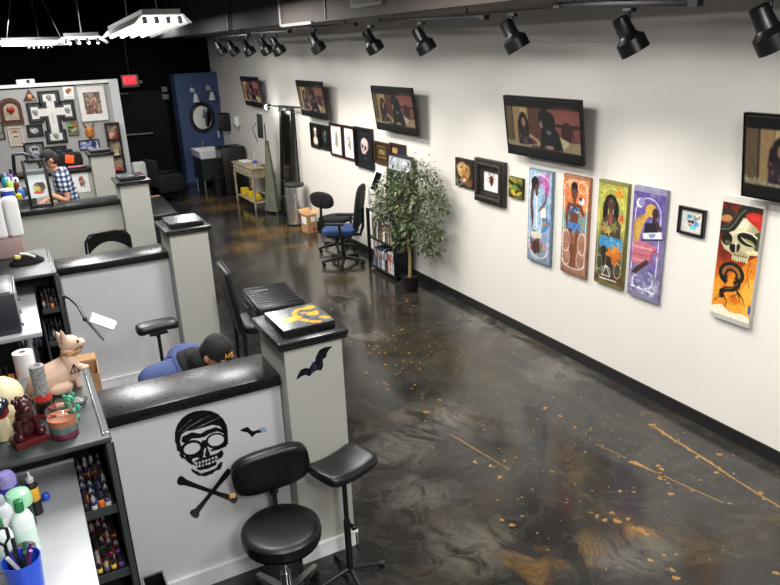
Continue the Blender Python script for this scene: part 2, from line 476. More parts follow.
for x, y, r in [(612, 513, .02), (617, 521, .03), (605, 520, .02), (628, 519, .02), (633, 528, .02), (646, 534, .02), (650, 560, .018), (664, 555, .015), (672, 570, .02), (676, 578, .024),
                (640, 530, .036), (560, 416, .018), (545, 408, .025), (575, 427, .015), (590, 430, .012), (426, 412, .03), (512, 525, .022), (502, 520, .016), (522, 516, .014), (620, 491, .016), (634, 492, .014), (776, 573, .02),
                (597, 516, .02), (585, 452, .012), (440, 400, .02), (700, 480, .012)]:
    p = az(x, y, 0); blob(g, p, r*.8)
for k in range(150):
    x, y = rnd.gauss(560, 90), rnd.gauss(450, 70)
    p = az(x, y, 0)
    if 1.6 < p.x < 4.2 and p.y > 2: blob(g, p, rnd.uniform(.003, .008), 8)
for k in range(60):
    p = az(rnd.gauss(400, 25), rnd.gauss(345, 30), 0)
    if 1.6 < p.x < 4.2: blob(g, p, rnd.uniform(.004, .014), 8)
o = g.build('gold_streak', M_gold, floor, smooth=0)
slab('wall_east', (WX, YF, 0), (WX+.12, YB, ZC), M_wall)
slab('wall_north', (XL, YB, 0), (WX, YB+.12, ZC), M_black)
slab('wall_west', (XL-.12, YF, 0), (XL, YB, ZC), mat('dark_west_paint', '3a3a3c', .7))
slab('wall_south', (XL, YF-.12, 0), (WX, YF, ZC), mat('south_paint', '8f8d8a', .6))
slab('ceiling', (XL-.12, YF-.12, ZC), (WX+.12, YB+.12, ZC+.1), M_black)
g = G(); g.b2((WX-.012, YF, 0), (WX-.0005, 16.25, .10)); g.b2((WX-.02, YF, 0), (WX-.012, 16.25, .012)); structure(g.build('baseboard_east', M_base, smooth=0))
# blue accent wall in the far corner
p0 = ay(174.4, 75.4, 16.42)
BLX = 3.40
g = G(); g.b2((BLX, 16.42, 0), (WX-.001, 16.88, 2.42)); structure(g.build('wall_blue', M_blue, smooth=0))
g = G(); g.b2((BLX, 16.405, 0), (WX-.03, 16.4195, .07)); structure(g.build('baseboard_blue', mat('navy_trim', '1c2c50', .5), smooth=0))
# black door in the far wall, with its push bar
d = structure(bpy.data.objects.new('door_1', None)); COL.objects.link(d); d.location = (2.75, YB, 0)
g = G(); g.b2((-.5, -.05, 0), (.5, -.002, 2.1)); g.build('door_leaf', mat('black_door', '050506', .6, spec=.2), d)
M_bar = mat('grey_bar', '77777a', .4, metal=.6)
a0, a1 = ay(116, 136, YB-.1), ay(153, 133, YB-.1)
g = G(); g.cyl((a0.x-2.75, -.10, a0.z), (a1.x-2.75, -.10, a1.z), .018); g.cyl((a1.x-2.77, -.10, a1.z), (a1.x-2.77, -.05, a1.z), .02); g.build('push_bar', M_bar, d)
a0, a1 = ay(112, 94, YB-.1), ay(128, 93.5, YB-.1)
g = G(); g.cyl((a0.x-2.75, -.10, a0.z), (a1.x-2.75, -.10, a1.z), .016); g.cyl((a1.x-2.77, -.10, a1.z), (a1.x-2.77, -.002, a1.z), .018); g.build('door_closer', M_bar, d)
# dropped bulkhead over the picture wall
M_bulk = mat('dull_brown_bulkhead', '4a413d', .7, var=.1, scale=4)
bk = structure(bpy.data.objects.new('ceiling_bulkhead', None)); COL.objects.link(bk)
g = G(); g.b2((3.0, YF+.01, 3.115), (WX-.001, 8.27, 4.25)); g.build('near_duct', M_bulk, bk, smooth=0)
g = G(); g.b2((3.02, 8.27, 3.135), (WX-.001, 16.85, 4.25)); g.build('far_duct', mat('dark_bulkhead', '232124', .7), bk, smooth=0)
g = G(); g.box((2.99, 8.27, 3.6), (.03, .05, .98)); g.box((2.99, 7.8, 3.115), (.03, .9, .03)); g.build('metal_flange', mat('flange_metal', 'a8a2a0', .35, metal=.7), bk, smooth=0)
g = G(); g.box((2.99, 10.4, 3.62), (.03, .03, .97)); g.box((2.995, 7.0, 3.62), (.012, .02, .97)); g.build('seam', mat('seam_metal', '4b4849', .5), bk, smooth=0)
p = ax(366, 2, 2.99)
g = G(); g.box((2.99, p.y, p.z+.06), (.02, .62, .2)); g.build('vent_frame', mat('vent_grey', '5a504c', .6), bk, smooth=0)
g = G(); g.box((2.978, p.y, p.z+.06), (.01, .5, .13)); g.build('vent_grille', mat('vent_dark', '1c1818', .6), bk, smooth=0)

# station partitions: four half walls, each ending in a taller pillar
PART = [(3.38, 3.465), (6.29, 6.45), (9.17, 9.30), (12.23, 12.35)]
M_cap_edge = mat('black_cap_edge', '0b0b0c', .3)
TILES = []
for k, (py, cy) in enumerate(PART):
    w = structure(bpy.data.objects.new('wall_partition', None)); COL.objects.link(w); w.location = (.17, cy, 0)
    x0 = .17 if k < 2 else -.9
    g = G(); g.b2((x0-.17, .035, 0), (.905, .31, 1.135)); g.build('half_wall', M_part if k < 2 else M_pil, w, smooth=0)
    g = G(); g.b2((x0-.185, 0, 1.135), (.905, .345, 1.2), bev=.006); g.build('cap', M_gloss, w)
    g = G(); g.b2((x0-.17, .015, 0), (.902, .034, .09)); g.b2((x0-.17, .01, .09), (.902, .034, .105)); g.build('baseboard', M_whitetrim, w, smooth=0)
    p = structure(bpy.data.objects.new('pillar', None)); COL.objects.link(p); p.location = (1.08, py, 0)
    D = .42 if k == 0 else .44
    g = G(); g.b2((0, 0, 0), (.335, D, 1.375)); g.build('shaft', M_pil, p, smooth=0)
    g = G(); g.b2((-.028, -.022, 1.3752), (.363, D+.02, 1.395), bev=.004); g.b2((-.034, -.03, 1.395), (.37, D+.028, 1.425), bev=.008); g.build('cap', M_gloss, p)
    g = G(); g.b2((.02, .035, 1.425), (.32, D-.06, 1.468), bev=.004); g.build('cap_block', M_gloss, p)
    g = G(); g.b2((-.012, -.014, 0), (.347, -.0005, .09)); g.b2((.3355, -.014, 0), (.349, D, .09)); g.b2((-.014, -.02, .09), (.352, -.0005, .105)); g.build('baseboard', M_whitetrim, p, smooth=0)
    P = Paint(60, 1.08, '53585a')
    if k == 0:
        P.blobs(60, (0, 0, 1, 1.1), .08, ['4a4f52', '5f6466', '3d4144', '707478'], .5)
        P.ell(.3, .62, .25, .13, 'e29a2b', rot=-.2); P.line([(.42, .55), (.5, .3), (.62, .18), (.8, .22)], .09, 'e39d2c'); P.ell(.85, .2, .12, .1, 'e29a2b')
        P.ell(.78, .55, .13, .1, 'd99431'); P.line([(.5, .75), (.62, .95), (.72, 1.0)], .1, 'e29a2b'); P.line([(.6, .4), (.75, .5), (.9, .45)], .05, 'cf9233')
        P.ell(.9, .85, .12, .06, 'dd982e', rot=.8); P.line([(.3, .25), (.34, .4)], .015, 'c9bf8f'); P.blobs(14, (.35, .35, .95, .9), .015, ['e8c06a', '2c2f31'])
    else:
        P.a[:] = P.c('3a3c40'); P.blobs(50, (0, 0, 1, 1.1), .09, ['5a5c60', '2b2c30', '77787c', '45474b'], .5)
        if k == 1: P.blobs(16, (.4, .2, .9, .6), .05, ['9a8a52', 'b5a468', '76705a'], .7)
        else: P.blobs(14, (.1, .3, .9, .8), .06, ['8b8b90', 'a9a9ad'], .6)
    P.grain(.15)
    paint_part('cap_inlay', P, .296, attr_mat('glossy_inlay', .15), p, (.17, .035+(D-.095)/2, 1.4686))
# the grey partition at the far end that carries the framed art
AY = 14.8
q0, q1 = ay(108, 79, AY), ay(117, 78, AY)
aw = structure(bpy.data.objects.new('wall_art', None)); COL.objects.link(aw); aw.location = (0, AY, 0)
g = G(); g.b2((-1.59, 0, 0), (q0.x, .14, 2.36)); g.build('panel', mat('art_wall_paint', 'a7a7a6', .6, var=.015, scale=3), aw, smooth=0)
g = G(); g.b2((q0.x+.001, -.012, 0), (q1.x, .15, 2.44)); g.build('corner_post', mat('white_post', 'cdd0d2', .5), aw, smooth=0)
g = G(); g.b2((-1.59, -.004, 2.361), (q0.x, .15, 2.385)); g.build('dark_reveal', M_black, aw, smooth=0)
g = G(); g.b2((-1.59, -.03, 2.386), (q0.x, .16, 2.44)); g.build('top_rail', M_white, aw, smooth=0)
# ------------------------------------------------------------------ things on the long white wall
def on_wall(name, label, cat, y0, y1, z0, z1, off=0.0, group=None, tilt=0.0, roll=0.0):
    """y0 is the far side (picture-left). Returns root, W, H"""
    R = R_EAST @ Matrix.Rotation(tilt, 3, 'X') @ Matrix.Rotation(roll, 3, 'Z')
    return thing(name, label, cat, (WX-off, (y0+y1)/2, (z0+z1)/2), R, group), abs(y0-y1), abs(z1-z0)
def frame_mesh(W, H, fw, d, z0=0.001, bev=.003):
    g = G(); g.bm
    w2, h2 = W/2, H/2
    def rr(a, b, z): return [g.bm.verts.new(v) for v in ((-a, -b, z), (a, -b, z), (a, b, z), (-a, b, z))]
    R = [rr(w2, h2, z0), rr(w2, h2, z0+d-bev), rr(w2-bev, h2-bev, z0+d), rr(w2-fw+bev, h2-fw+bev, z0+d), rr(w2-fw, h2-fw, z0+d-bev), rr(w2-fw, h2-fw, z0)]
    for A, B in zip(R, R[1:]+R[:1]):
        for k in range(4): g.bm.faces.new([A[k], A[(k+1) % 4], B[(k+1) % 4], B[k]])
    return g
def framed(name, label, cat, y0, y1, z0, z1, P, fm=None, fw=.025, d=.025, matw=0.0, glass=True, group=None, roll=0, root=None, W=None, H=None):
    if root is None: root, W, H = on_wall(name, label, cat, y0, y1, z0, z1, group=group, roll=roll)
    frame_mesh(W, H, fw, d).build('frame', fm or M_frameblk, root)
    g = G(); g.box((0, 0, .005), (W-2*fw, H-2*fw, .008)); g.build('backing_board', mat('backing_white', 'e6e3dc', .6), root, smooth=0)
    iw = W-2*fw-2*matw; ih = H-2*fw-2*matw
    P2 = P(ih/iw)
    paint_part('picture', P2, iw, M_print, root, (0, 0, .0102))
    return root
def canvas(name_, label, y0, y1, z0, z1, P, side, d=.035, roll=0, tilt=0.0, cat='painting', group=None):
    root, W, H = on_wall('art_canvas', label, cat, y0, y1, z0, z1, group=group, roll=roll, tilt=tilt)
    g = G(); g.box((0, 0, d/2+.001), (W, H, d), bev=.003); g.build('stretched_canvas', side, root)
    paint_part('painted_face', P, W-.004, M_paint, root, (0, 0, d+.0018))
    return root

# ---- televisions, all showing the same programme
def tv_picture():
    P = Paint(140, .5, '050506')
    x0, x1, y0, y1 = .008, .992, .07, .435
    P.rect(x0, y0, x1, y1, '4a3526')
    P.rect(x0, y0, .32, y1, '8f7650'); P.rect(x0, y0, .09, y1, '5a4a33'); P.rect(.095, y0, .108, y1, '2c2318'); P.rect(.2, y0, .21, y1, '6d583c')
    P.rect(.21, y0, .3, .2, 'a58d63'); P.rect(.32, y0, .6, y1, '4f3428')
    P.rect(.6, y0, x1, .33, '6d4138'); P.ell(.8, .18, .2, .12, '7e4a3f', soft=.1); P.rect(.62, .19, x1, .205, '2a1a18'); P.rect(.7, .21, x1, .22, '33201c')
    P.ell(.83, .26, .07, .09, '38201d'); P.line([(.78, .2), (.8, .34)], .012, '2a1a18'); P.line([(.9, .2), (.92, .34)], .012, '2a1a18')
    P.rect(x0, .39, x1, y1, '857a5e'); P.blobs(30, (x0, .38, .5, y1), .012, ['b0a888', '5b5340', '97906f'], .8)
    P.rect(.35, .405, .72, y1, '4b3a2c')
    P.ell(.25, .2, .06, .085, '17110f'); P.line([(.2, .2), (.19, .3)], .05, '17110f'); P.line([(.3, .2), (.31, .28)], .045, '17110f')
    P.ell(.255, .205, .028, .045, '8c6450'); P.poly([(.17, .3), (.25, .25), (.34, .29), (.37, .4), (.17, .41)], '241d22')
    P.blobs(26, (.18, .28, .36, .4), .009, ['a79f96', '7b4a52', '4d3f4a', '2f2730'], .9)
    P.line([(.34, .32), (.44, .36), (.48, .39)], .03, 'a77d66')
    P.ell(.55, .15, .085, .08, '16161a'); P.ell(.62, .2, .07, .1, '121216'); P.ell(.5, .21, .02, .03, '8a6c5e')
    P.poly([(.5, .25), (.6, .2), (.72, .26), (.78, .42), (.47, .42)], '14151a'); P.ell(.6, .27, .025, .02, 'a9928a'); P.line([(.6, .27), (.62, .22)], .02, '0c0c10')
    P.poly([(.74, .3), (.87, .34), (.86, .38), (.78, .42)], 'b3a680'); P.poly([(.78, .41), (.88, .34), (x1, .33), (x1, y1), (.76, y1)], '8f7c5c')
    P.ell(.6, .405, .06, .015, 'a3806c'); P.rect(x0, y1-.004, x1, y1, '1a1712')
    P.grain(.08)
    return P
tvp = tv_picture()
tv0 = None
TVY = [(3.063, 1.995, 1), (5.587, 4.53, 2), (8.37, 7.29, 3), (11.01, 9.93, 4), (14.05, 12.86, 5)]
tvlab = ['black wall TV cut by the photo edge, above the tall skull and snake painting', 'black wall TV above the four tall paintings of women', 'black wall TV above the potted ficus and its shelf',
         'black wall TV above the row of dark framed prints by the lamp arm', 'small-looking black wall TV deepest in the room, next to the blue wall']
for k, (ya, yb, _) in enumerate(TVY):
    loc = (WX-.165, (ya+yb)/2+.022, 2.118); rot = R_EAST @ Matrix.Rotation(.13, 3, 'X')
    if tv0 is None:
        tv0 = thing('wall_tv', tvlab[0], 'TV', loc, rot, 'wall TVs showing one programme')
        W, H = 1.035, .545
        g = G(); g.box((0, 0, -.012), (W, H, .03), bev=.004); g.box((0, -.02, -.035), (W*.8, H*.7, .03), bev=.008); g.build('housing', M_plastic, tv0)
        paint_part('screen', tvp, W-.03, M_screen, tv0, (0, .0, .0045))
        frame_mesh(W, H, .012, .004, .0032, .001).build('bezel', mat('gloss_black_bezel', '08080a', .2), tv0)
        g = G(); g.box((0, 0, -.055), (.25, .2, .012)); g.box((0, .02, -.10), (.05, .05, .08)); g.box((0, .02, -.138), (.22, .14, .012)); g.build('wall_bracket', M_metalblk, tv0)
        g = G(); g.box((.46, -.272, .0045), (.03, .006, .001)); g.build('maker_mark', mat('grey_mark', '8a8a8c', .4), tv0, smooth=0)
    else: dup(tv0, loc, rot, tvlab[k])

# ---- four tall canvases of women
def woman_spring():
    P = Paint(84, 2.6, '86a9c4'); P.grad([(0, '9fb8cc'), (.35, '8fb2cf'), (.6, '8e9fc0'), (.8, '8b95a8'), (1, '7b8796')])
    P.blobs(110, (0, 0, 1, 2.6), .07, ['7ba6cc', 'b7cede', '6d8fb8', 'a9a6c9', '9fc0cf', '5f7f9f'], .55)
    P.blobs(26, (.5, .05, .95, .6), .08, ['c05a9a', 'a04a92', 'd58ac0', '8a4b98'], .7)
    P.blobs(14, (.6, 1.2, .95, 1.6), .09, ['2f6fae', '3f8ac8', '2a5a98'], .8); P.blobs(6, (.6, 1.4, .9, 1.6), .06, ['d08a3a', 'c97b3f'], .8)
    P.line([(.2, .5), (.13, .9), (.2, 1.3), (.3, 1.7), (.5, 1.95)], .13, '5c4038')
    P.poly([(.25, .62), (.55, .6), (.6, 1.0), (.66, 1.45), (.6, 1.75), (.22, 1.7), (.28, 1.2)], 'a9c7de'); P.line([(.35, .7), (.4, 1.6)], .05, 'd8e6ee'); P.line([(.5, .7), (.55, 1.5)], .05, '7ea4c8')
    P.ell(.33, .38, .15, .17, '5a4038'); P.ell(.27, .27, .17, .12, '201a20'); P.ell(.22, .4, .08, .12, '201a20'); P.line([(.35, .5), (.38, .64)], .12, '5a4038')
    P.rect(.55, 1.0, .78, 1.28, 'e3dcd6'); P.line([(.5, 1.1), (.75, .85), (.8, .6)], .07, '6b4a40')
    P.poly([(.12, 1.78), (.6, 1.7), (.64, 1.9), (.2, 1.95)], 'd8d2c2'); P.blobs(10, (.15, 1.95, .4, 2.3), .07, ['b8555a', 'c66a6f', '6b3e3a'], .7); P.ell(.4, 2.2, .2, .22, '4c3430'); P.blobs(8, (.6, 2.0, .85, 2.3), .07, ['c65a78', 'd88a9c', '5f8a5c'], .8)
    P.line([(.08, .3), (.08, 2.2)], .025, 'e8eef2'); P.ring(.5, .35, .42, .27, .028, 'eef2f5', 20, 180); P.line([(.92, .4), (.88, 2.4)], .02, 'd6dde6'); P.ring(.5, 2.2, .42, .3, .03, 'f0f2f4', 180, 360); P.ring(.3, 2.25, .2, .2, .025, 'f0f2f4', 150, 330)
    return P.grain(.14)
def woman_summer():
    P = Paint(84, 2.6, 'd08a58'); P.grad([(0, 'd9854a'), (.2, 'e08a4e'), (.32, 'c9755a'), (.4, '6f8f93'), (.5, '7f9a90'), (.62, 'a5745e'), (1, '8c6a5a')])
    P.blobs(70, (0, 0, 1, .9), .07, ['e39a5a', 'd9743f', 'c4634a', 'e8a86a'], .5); P.blobs(40, (.0, .9, 1, 1.4), .06, ['4f8f88', '7fb0a4', 'a88a70', '5d7f8a'], .6); P.blobs(60, (0, 1.4, 1, 2.6), .07, ['a87060', '8f5f52', 'b98a74', '7f6a5f'], .5)
    P.ring(.75, .2, .16, .16, .025, 'f0e6dc'); P.ell(.3, .17, .1, .1, 'e6b88a')
    sk = '6b3f2e'
    P.ell(.44, .22, .13, .12, '1d1518'); P.ell(.45, .33, .15, .06, '24304a'); P.ell(.45, .42, .12, .15, sk); P.rect(.4, .53, .52, .66, sk)
    P.poly([(.22, .68), (.7, .66), (.66, 1.0), (.62, 1.15), (.72, 1.4), (.22, 1.4), (.33, 1.12), (.26, .9)], sk)
    P.line([(.24, .72), (.18, 1.1), (.24, 1.4)], .11, sk); P.line([(.68, .7), (.82, .92), (.7, .72)], .11, sk)
    P.poly([(.27, .74), (.48, .8), (.67, .74), (.64, .93), (.3, .93)], '3d5a86'); P.blobs(14, (.28, .76, .64, .92), .025, ['d6dde6', 'c87a4a', '24405f'], .8)
    P.ell(.74, .58, .12, .1, 'd9d2cc'); P.ell(.7, .52, .05, .05, '2c2424'); P.ell(.8, .53, .04, .05, 'efeae4')
    P.poly([(.24, 1.2), (.72, 1.2), (.76, 1.46), (.5, 1.44), (.2, 1.46)], '4d78b8'); P.blobs(8, (.25, 1.22, .7, 1.44), .03, ['7fa2d0', '35599a'], .7)
    P.line([(.34, 1.44), (.4, 1.85), (.42, 2.4)], .15, sk); P.line([(.62, 1.44), (.56, 1.85), (.52, 2.4)], .15, '7a4a36'); P.line([(.36, 1.5), (.4, 1.8)], .04, '9a6a4e')
    for q in (0, 1):
        P.ring(.18 if q == 0 else .82, 1.75, .16, .3, .022, 'e9d9d2', 0, 360); P.ring(.2 if q == 0 else .8, 2.2, .17, .24, .022, 'e9d9d2', 90 if q else -90, 270 if q else 90)
    P.line([(.06, .2), (.06, 2.35)], .022, 'efe3da'); P.line([(.94, .2), (.94, 2.35)], .022, 'efe3da'); P.ring(.5, 2.3, .44, .2, .03, 'f2e9e2', 180, 360); P.ring(.5, .25, .44, .2, .022, 'efe3da', 0, 180)
    return P.grain(.14)
def woman_autumn():
    P = Paint(84, 2.6, '9fa04a'); P.grad([(0, 'a8a546'), (.3, 'b5b258'), (.45, '8f9a4a'), (.6, '5a5a3a'), (.85, '3f4030'), (1, '6a3a22')])
    P.blobs(90, (0, 0, 1, 1.2), .08, ['c2bb5a', 'a9a043', '8f9a4f', 'd0c86a'], .5); P.blobs(70, (0, 1.4, 1, 2.6), .08, ['33352c', '4a3c2c', '5a4a34', '2a2f2c', '6a6a44'], .6)
    P.ring(.5, .55, .4, .45, .03, 'd8d68a', 0, 180)
    for (x, y) in [(.72, .13), (.8, .22), (.66, .2)]: P.ell(x, y, .09, .05, 'd98a2c', rot=.6)
    P.ell(.46, .42, .2, .17, '20181a'); P.ell(.28, .72, .09, .3, '1f1a1c'); P.ell(.66, .7, .09, .3, '1f1a1c'); P.ell(.47, .5, .13, .17, '4a352e'); P.ell(.46, .42, .05, .03, '7a5a4c')
    P.poly([(.16, .98), (.42, .75), (.55, .75), (.84, .98), (.84, 1.35), (.16, 1.35)], '4a3a34'); P.line([(.47, .66), (.48, .95)], .13, '5d4238'); P.ell(.47, .88, .06, .14, '9a4a44')
    for (x, y, c, r) in [(.32, 1.1, '8a8450', .13), (.62, 1.08, '77733f', .12), (.42, 1.2, 'a59a5a', .1), (.24, 1.18, 'b07f3a', .08), (.86, .82, 'c4502c', .08)]:
        for a in range(5): P.ell(x+.06*math.cos(a*1.26), y+.06*math.sin(a*1.26), r*.8, r*.35, c, rot=a*1.26)
    P.poly([(.12, 1.38), (.92, 1.34), (.94, 1.66), (.12, 1.68)], '3f86b4'); P.blobs(20, (.14, 1.38, .9, 1.64), .05, ['5aa0c8', '2f6f9c', '74b2d4'], .6)
    for (x, y, c, r) in [(.56, 1.82, 'c9752a', .16), (.72, 1.7, 'd68a36', .14), (.66, 1.95, 'b9622a', .13), (.82, 1.78, 'c4702c', .1)]:
        for a in range(6): P.ell(x+.08*math.cos(a*1.05), y+.08*math.sin(a*1.05), r*.8, r*.33, c, rot=a*1.05)
    P.line([(.3, 1.7), (.26, 2.3)], .16, '2b2724'); P.line([(.5, 1.95), (.6, 2.4)], .16, '342b26')
    P.ring(.42, 2.36, .17, .2, .03, 'e8e8e0', 0, 180); P.line([(.42, 2.14), (.28, 2.42), (.58, 2.42), (.42, 2.14)], .025, 'eceae0'); P.ring(.82, 2.2, .12, .2, .022, 'c9c6a8'); P.ring(.15, 2.1, .1, .2, .02, 'a8a88a'); P.line([(.2, 2.52), (.8, 2.5)], .03, 'e8e8e0')
    P.line([(.06, .5), (.06, 2.4)], .02, 'c9c88a'); P.line([(.95, .5), (.94, 2.3)], .02, 'b9b878')
    return P.grain(.16)
def woman_winter():
    P = Paint(84, 2.6, '6a5a98'); P.grad([(0, '5e4f92'), (.3, '7464a6'), (.55, '7a6ca0'), (.75, '6f6a92'), (.9, '8f8ea8'), (1, '9a9ab0')])
    P.blobs(120, (0, 0, 1, 2.6), .08, ['5a4a8c', '8676b4', '6a5f9a', '9a8fc0', '544a80'], .5)
    P.line([(.1, .5), (.08, 2.0)], .025, 'eeeaf4'); P.ring(.5, .55, .4, .42, .03, 'f0ecf6', 0, 180); P.line([(.9, .55), (.88, 2.1)], .025, 'eeeaf4')
    P.ell(.22, .28, .12, .12, 'efeaf2'); P.ell(.27, .26, .1, .1, '9088b8')
    for k in range(9): P.line([(.62-.03*k, .35+.03*k), (.35-.03*k, .75), (.2-.008*k, 1.25+.02*k)], .08, ['c9a24a', 'd8b65f', 'b58a38'][k % 3])
    P.ell(.58, .42, .18, .16, 'cba54e'); P.ell(.72, .47, .1, .13, '3f2a2c'); P.line([(.72, .55), (.68, .72)], .1, '3f2a2c')
    P.poly([(.42, .75), (.78, .7), (.86, .95), (.8, 1.1), (.4, 1.12)], '26222e'); P.line([(.8, .78), (.92, .85), (.78, .66)], .08, '452e2e')
    P.poly([(.38, 1.02), (.96, .88), (.98, 1.06), (.42, 1.2)], 'dde2ee'); P.poly([(.55, 1.02), (.8, .96), (.75, 1.06), (.6, 1.1)], '7f8cc0'); P.line([(.36, 1.2), (.98, 1.07)], .04, '2a2432')
    P.poly([(.1, 1.28), (.5, 1.22), (.85, 1.3), (.72, 1.5), (.6, 1.72), (.3, 1.86), (.06, 1.82)], 'c06e7e'); P.line([(.15, 1.4), (.7, 1.38)], .05, 'd89aa4'); P.line([(.12, 1.6), (.6, 1.58)], .06, 'a8566a'); P.line([(.1, 1.74), (.5, 1.72)], .05, 'd2929e')
    P.line([(.56, 1.74), (.3, 1.95), (.16, 2.1)], .13, '472f30'); P.ring(.8, 1.55, .12, .14, .05, 'b03a4a', 0, 270)
    P.ring(.3, 2.3, .16, .16, .04, 'f2eef6', 90, 320); P.ring(.6, 2.2, .2, .22, .035, 'f0edf6', -110, 80); P.line([(.1, 2.45), (.85, 2.48)], .035, 'eeeaf4'); P.ring(.8, 2.42, .1, .1, .03, 'eeeaf4')
    P.blobs(30, (0, 2.0, 1, 2.6), .04, ['a8a6c0', '7a7898', 'c0bed2'], .6)
    return P.grain(.12)
ROLL_DN = -0.035
canvas('canvas_painting', 'tall blue painting of a woman in a pale dress among pink flowers', 5.405, 5.07, .825, 1.722, woman_spring(), mat('canvas_edge_blue', '6f8798', .6, var=.3), group='tall paintings of four women')
canvas('canvas_painting', 'tall orange painting of a woman in blue shorts holding a small animal', 4.915, 4.585, .833, 1.735, woman_summer(), mat('canvas_edge_orange', '9a6a50', .6, var=.3), group='tall paintings of four women')
canvas('canvas_painting', 'tall yellow-green painting of a braided woman with autumn leaves', 4.475, 4.148, .852, 1.748, woman_autumn(), mat('canvas_edge_olive', '77763f', .6, var=.3), group='tall paintings of four women')
canvas('canvas_painting', 'tall purple painting of a seated blonde woman under a moon', 4.085, 3.763, .846, 1.755, woman_winter(), mat('canvas_edge_violet', '8a86a4', .6, var=.3), group='tall paintings of four women')
def skull_snake():
    P = Paint(110, 2.62, '5a1810'); P.grad([(0, '3a1210'), (.2, '5a1c14'), (.42, '7a240f'), (.58, 'b04a10'), (.75, 'd8801a'), (.9, 'e8a432'), (1, 'e8bd60')])
    P.blobs(60, (0, .0, .5, 1.3), .09, ['6a1d14', '3c1010', '842a14'], .5); P.blobs(70, (.05, 1.5, .9, 2.5), .1, ['e39a2a', 'd8741a', 'f0b84a', 'c8560f'], .4)
    P.poly([(.62, 1.45), (.80, 1.2), (1, 1.05), (1, 2.0), (.8, 2.35), (.7, 2.1), (.66, 1.7)], 'e8942a', .75); P.poly([(.72, 1.9), (.9, 1.6), (1, 1.55), (1, 2.3), (.85, 2.45)], 'f2b84c', .7)
    P.poly([(.0, 2.46), (.25, 2.36), (.5, 2.5), (.8, 2.44), (1, 2.5), (1, 2.62), (0, 2.62)], 'f0ead8', .9)
    b = 'bdb491'
    P.poly([(.08, .72), (.16, .58), (.34, .42), (.55, .28), (.8, .26), (1, .36), (1, 1.02), (.82, 1.06), (.78, 1.2), (.46, 1.24), (.34, 1.12), (.16, 1.06), (.06, .92)], b)
    P.ell(.60, .44, .32, .13, 'e2dcc0', rot=-.1, soft=.12); P.ell(.30, .62, .16, .08, 'd8d0ae', rot=-.5, soft=.1); P.ell(.9, .55, .2, .3, '9a9474', soft=.15, op=.8)
    P.poly([(.86, .58), (1, .5), (1, .98), (.9, .94)], '3c4232', .9); P.ell(.88, 1.0, .18, .06, 'd6cf9e', rot=-.1); P.poly([(.3, 1.0), (.5, 1.0), (.76, 1.05), (.74, 1.15), (.4, 1.16)], 'a89c74')
    P.poly([(.55, .16), (.78, .12), (1, .14), (1, .52), (.86, .42), (.68, .32)], 'b82a20'); P.poly([(.66, .2), (.9, .18), (.98, .3), (.8, .3)], 'd23c2e', .8)
    P.ell(.70, .74, .25, .14, '16140f', rot=.14); P.ell(.74, .78, .15, .05, '7f8052', rot=.18); P.line([(.56, .72), (.72, .8), (.9, .84)], .022, 'd8d4ac'); P.ell(.2, .82, .14, .15, '181510'); P.ell(.24, .9, .09, .05, '5a5640', rot=.3)
    P.line([(.44, .64), (.58, .58), (.8, .58), (.93, .66)], .03, 'e6e0c4')
    P.ell(.38, 1.0, .085, .1, '14110d', rot=-.35); P.ell(.5, .97, .05, .1, '1c1812', rot=.3); P.line([(.44, .84), (.46, 1.06)], .03, 'd8d0aa')
    for k in range(7):
        x = .40+.058*k; P.ell(x, 1.22+.012*math.sin(k), .025, .055, 'd8cfa6'); P.line([(x-.03, 1.16), (x-.028, 1.28)], .012, '4a3a24')
    P.line([(.42, 1.14), (.76, 1.13)], .02, '5a4c34')
    P.line([(.0, .6), (.12, .62), (.3, .52), (.4, .36), (.48, .18), (.6, .06), (.8, .0)], .2, '1c1f19'); P.line([(.02, .63), (.24, .58), (.36, .42), (.45, .24), (.58, .1)], .035, '5a5c48'); P.line([(.05, .56), (.2, .5), (.3, .36), (.4, .16)], .03, '3e4234'); P.line([(.0, .28), (.16, .2), (.28, .22)], .13, '2a2b22'); P.ell(.13, .36, .15, .08, 'b07a4a', rot=-.2)
    P.ring(.42, 1.60, .26, .22, .17, '1c1510', -70, 250); P.ring(.42, 1.60, .22, .18, .05, '8a6c44', -40, 200); P.ring(.42, 1.62, .14, .12, .08, '2a1e14', -40, 230)
    P.line([(.62, 1.72), (.62, 1.84), (.5, 1.94), (.32, 1.98), (.22, 2.06), (.24, 2.16)], .12, '1c1510'); P.line([(.6, 1.78), (.48, 1.92), (.3, 1.97)], .03, '6a5234')
    for pts in ([(.3, 2.0), (.18, 2.2), (.05, 2.34)], [(.26, 2.1), (.38, 2.26), (.36, 2.42)], [(.62, 1.85), (.62, 2.02), (.48, 2.14)], [(.62, 1.95), (.78, 2.1), (.86, 2.28)], [(.66, 2.02), (.72, 2.2)]): P.line(pts, .04, '2a1c12', taper=True)
    P.line([(.85, 1.2), (.8, 1.5), (.9, 1.8)], .012, '6a2a10'); P.line([(.9, 1.4), (.78, 1.7)], .01, '7a3412')
    P.ell(.97, 2.3, .03, .12, '2a4a9a'); P.blobs(6, (.05, 2.1, .2, 2.35), .025, ['5a7a3a', 'e8c85a'], .7)
    return P.grain(.1)
canvas('canvas_painting', 'tall fiery painting of a skull with a dark snake under the photo-edge TV', 3.27, 2.956, .915, 1.8, skull_snake(), mat('canvas_edge_pale', 'c9c6c0', .6), d=.038)
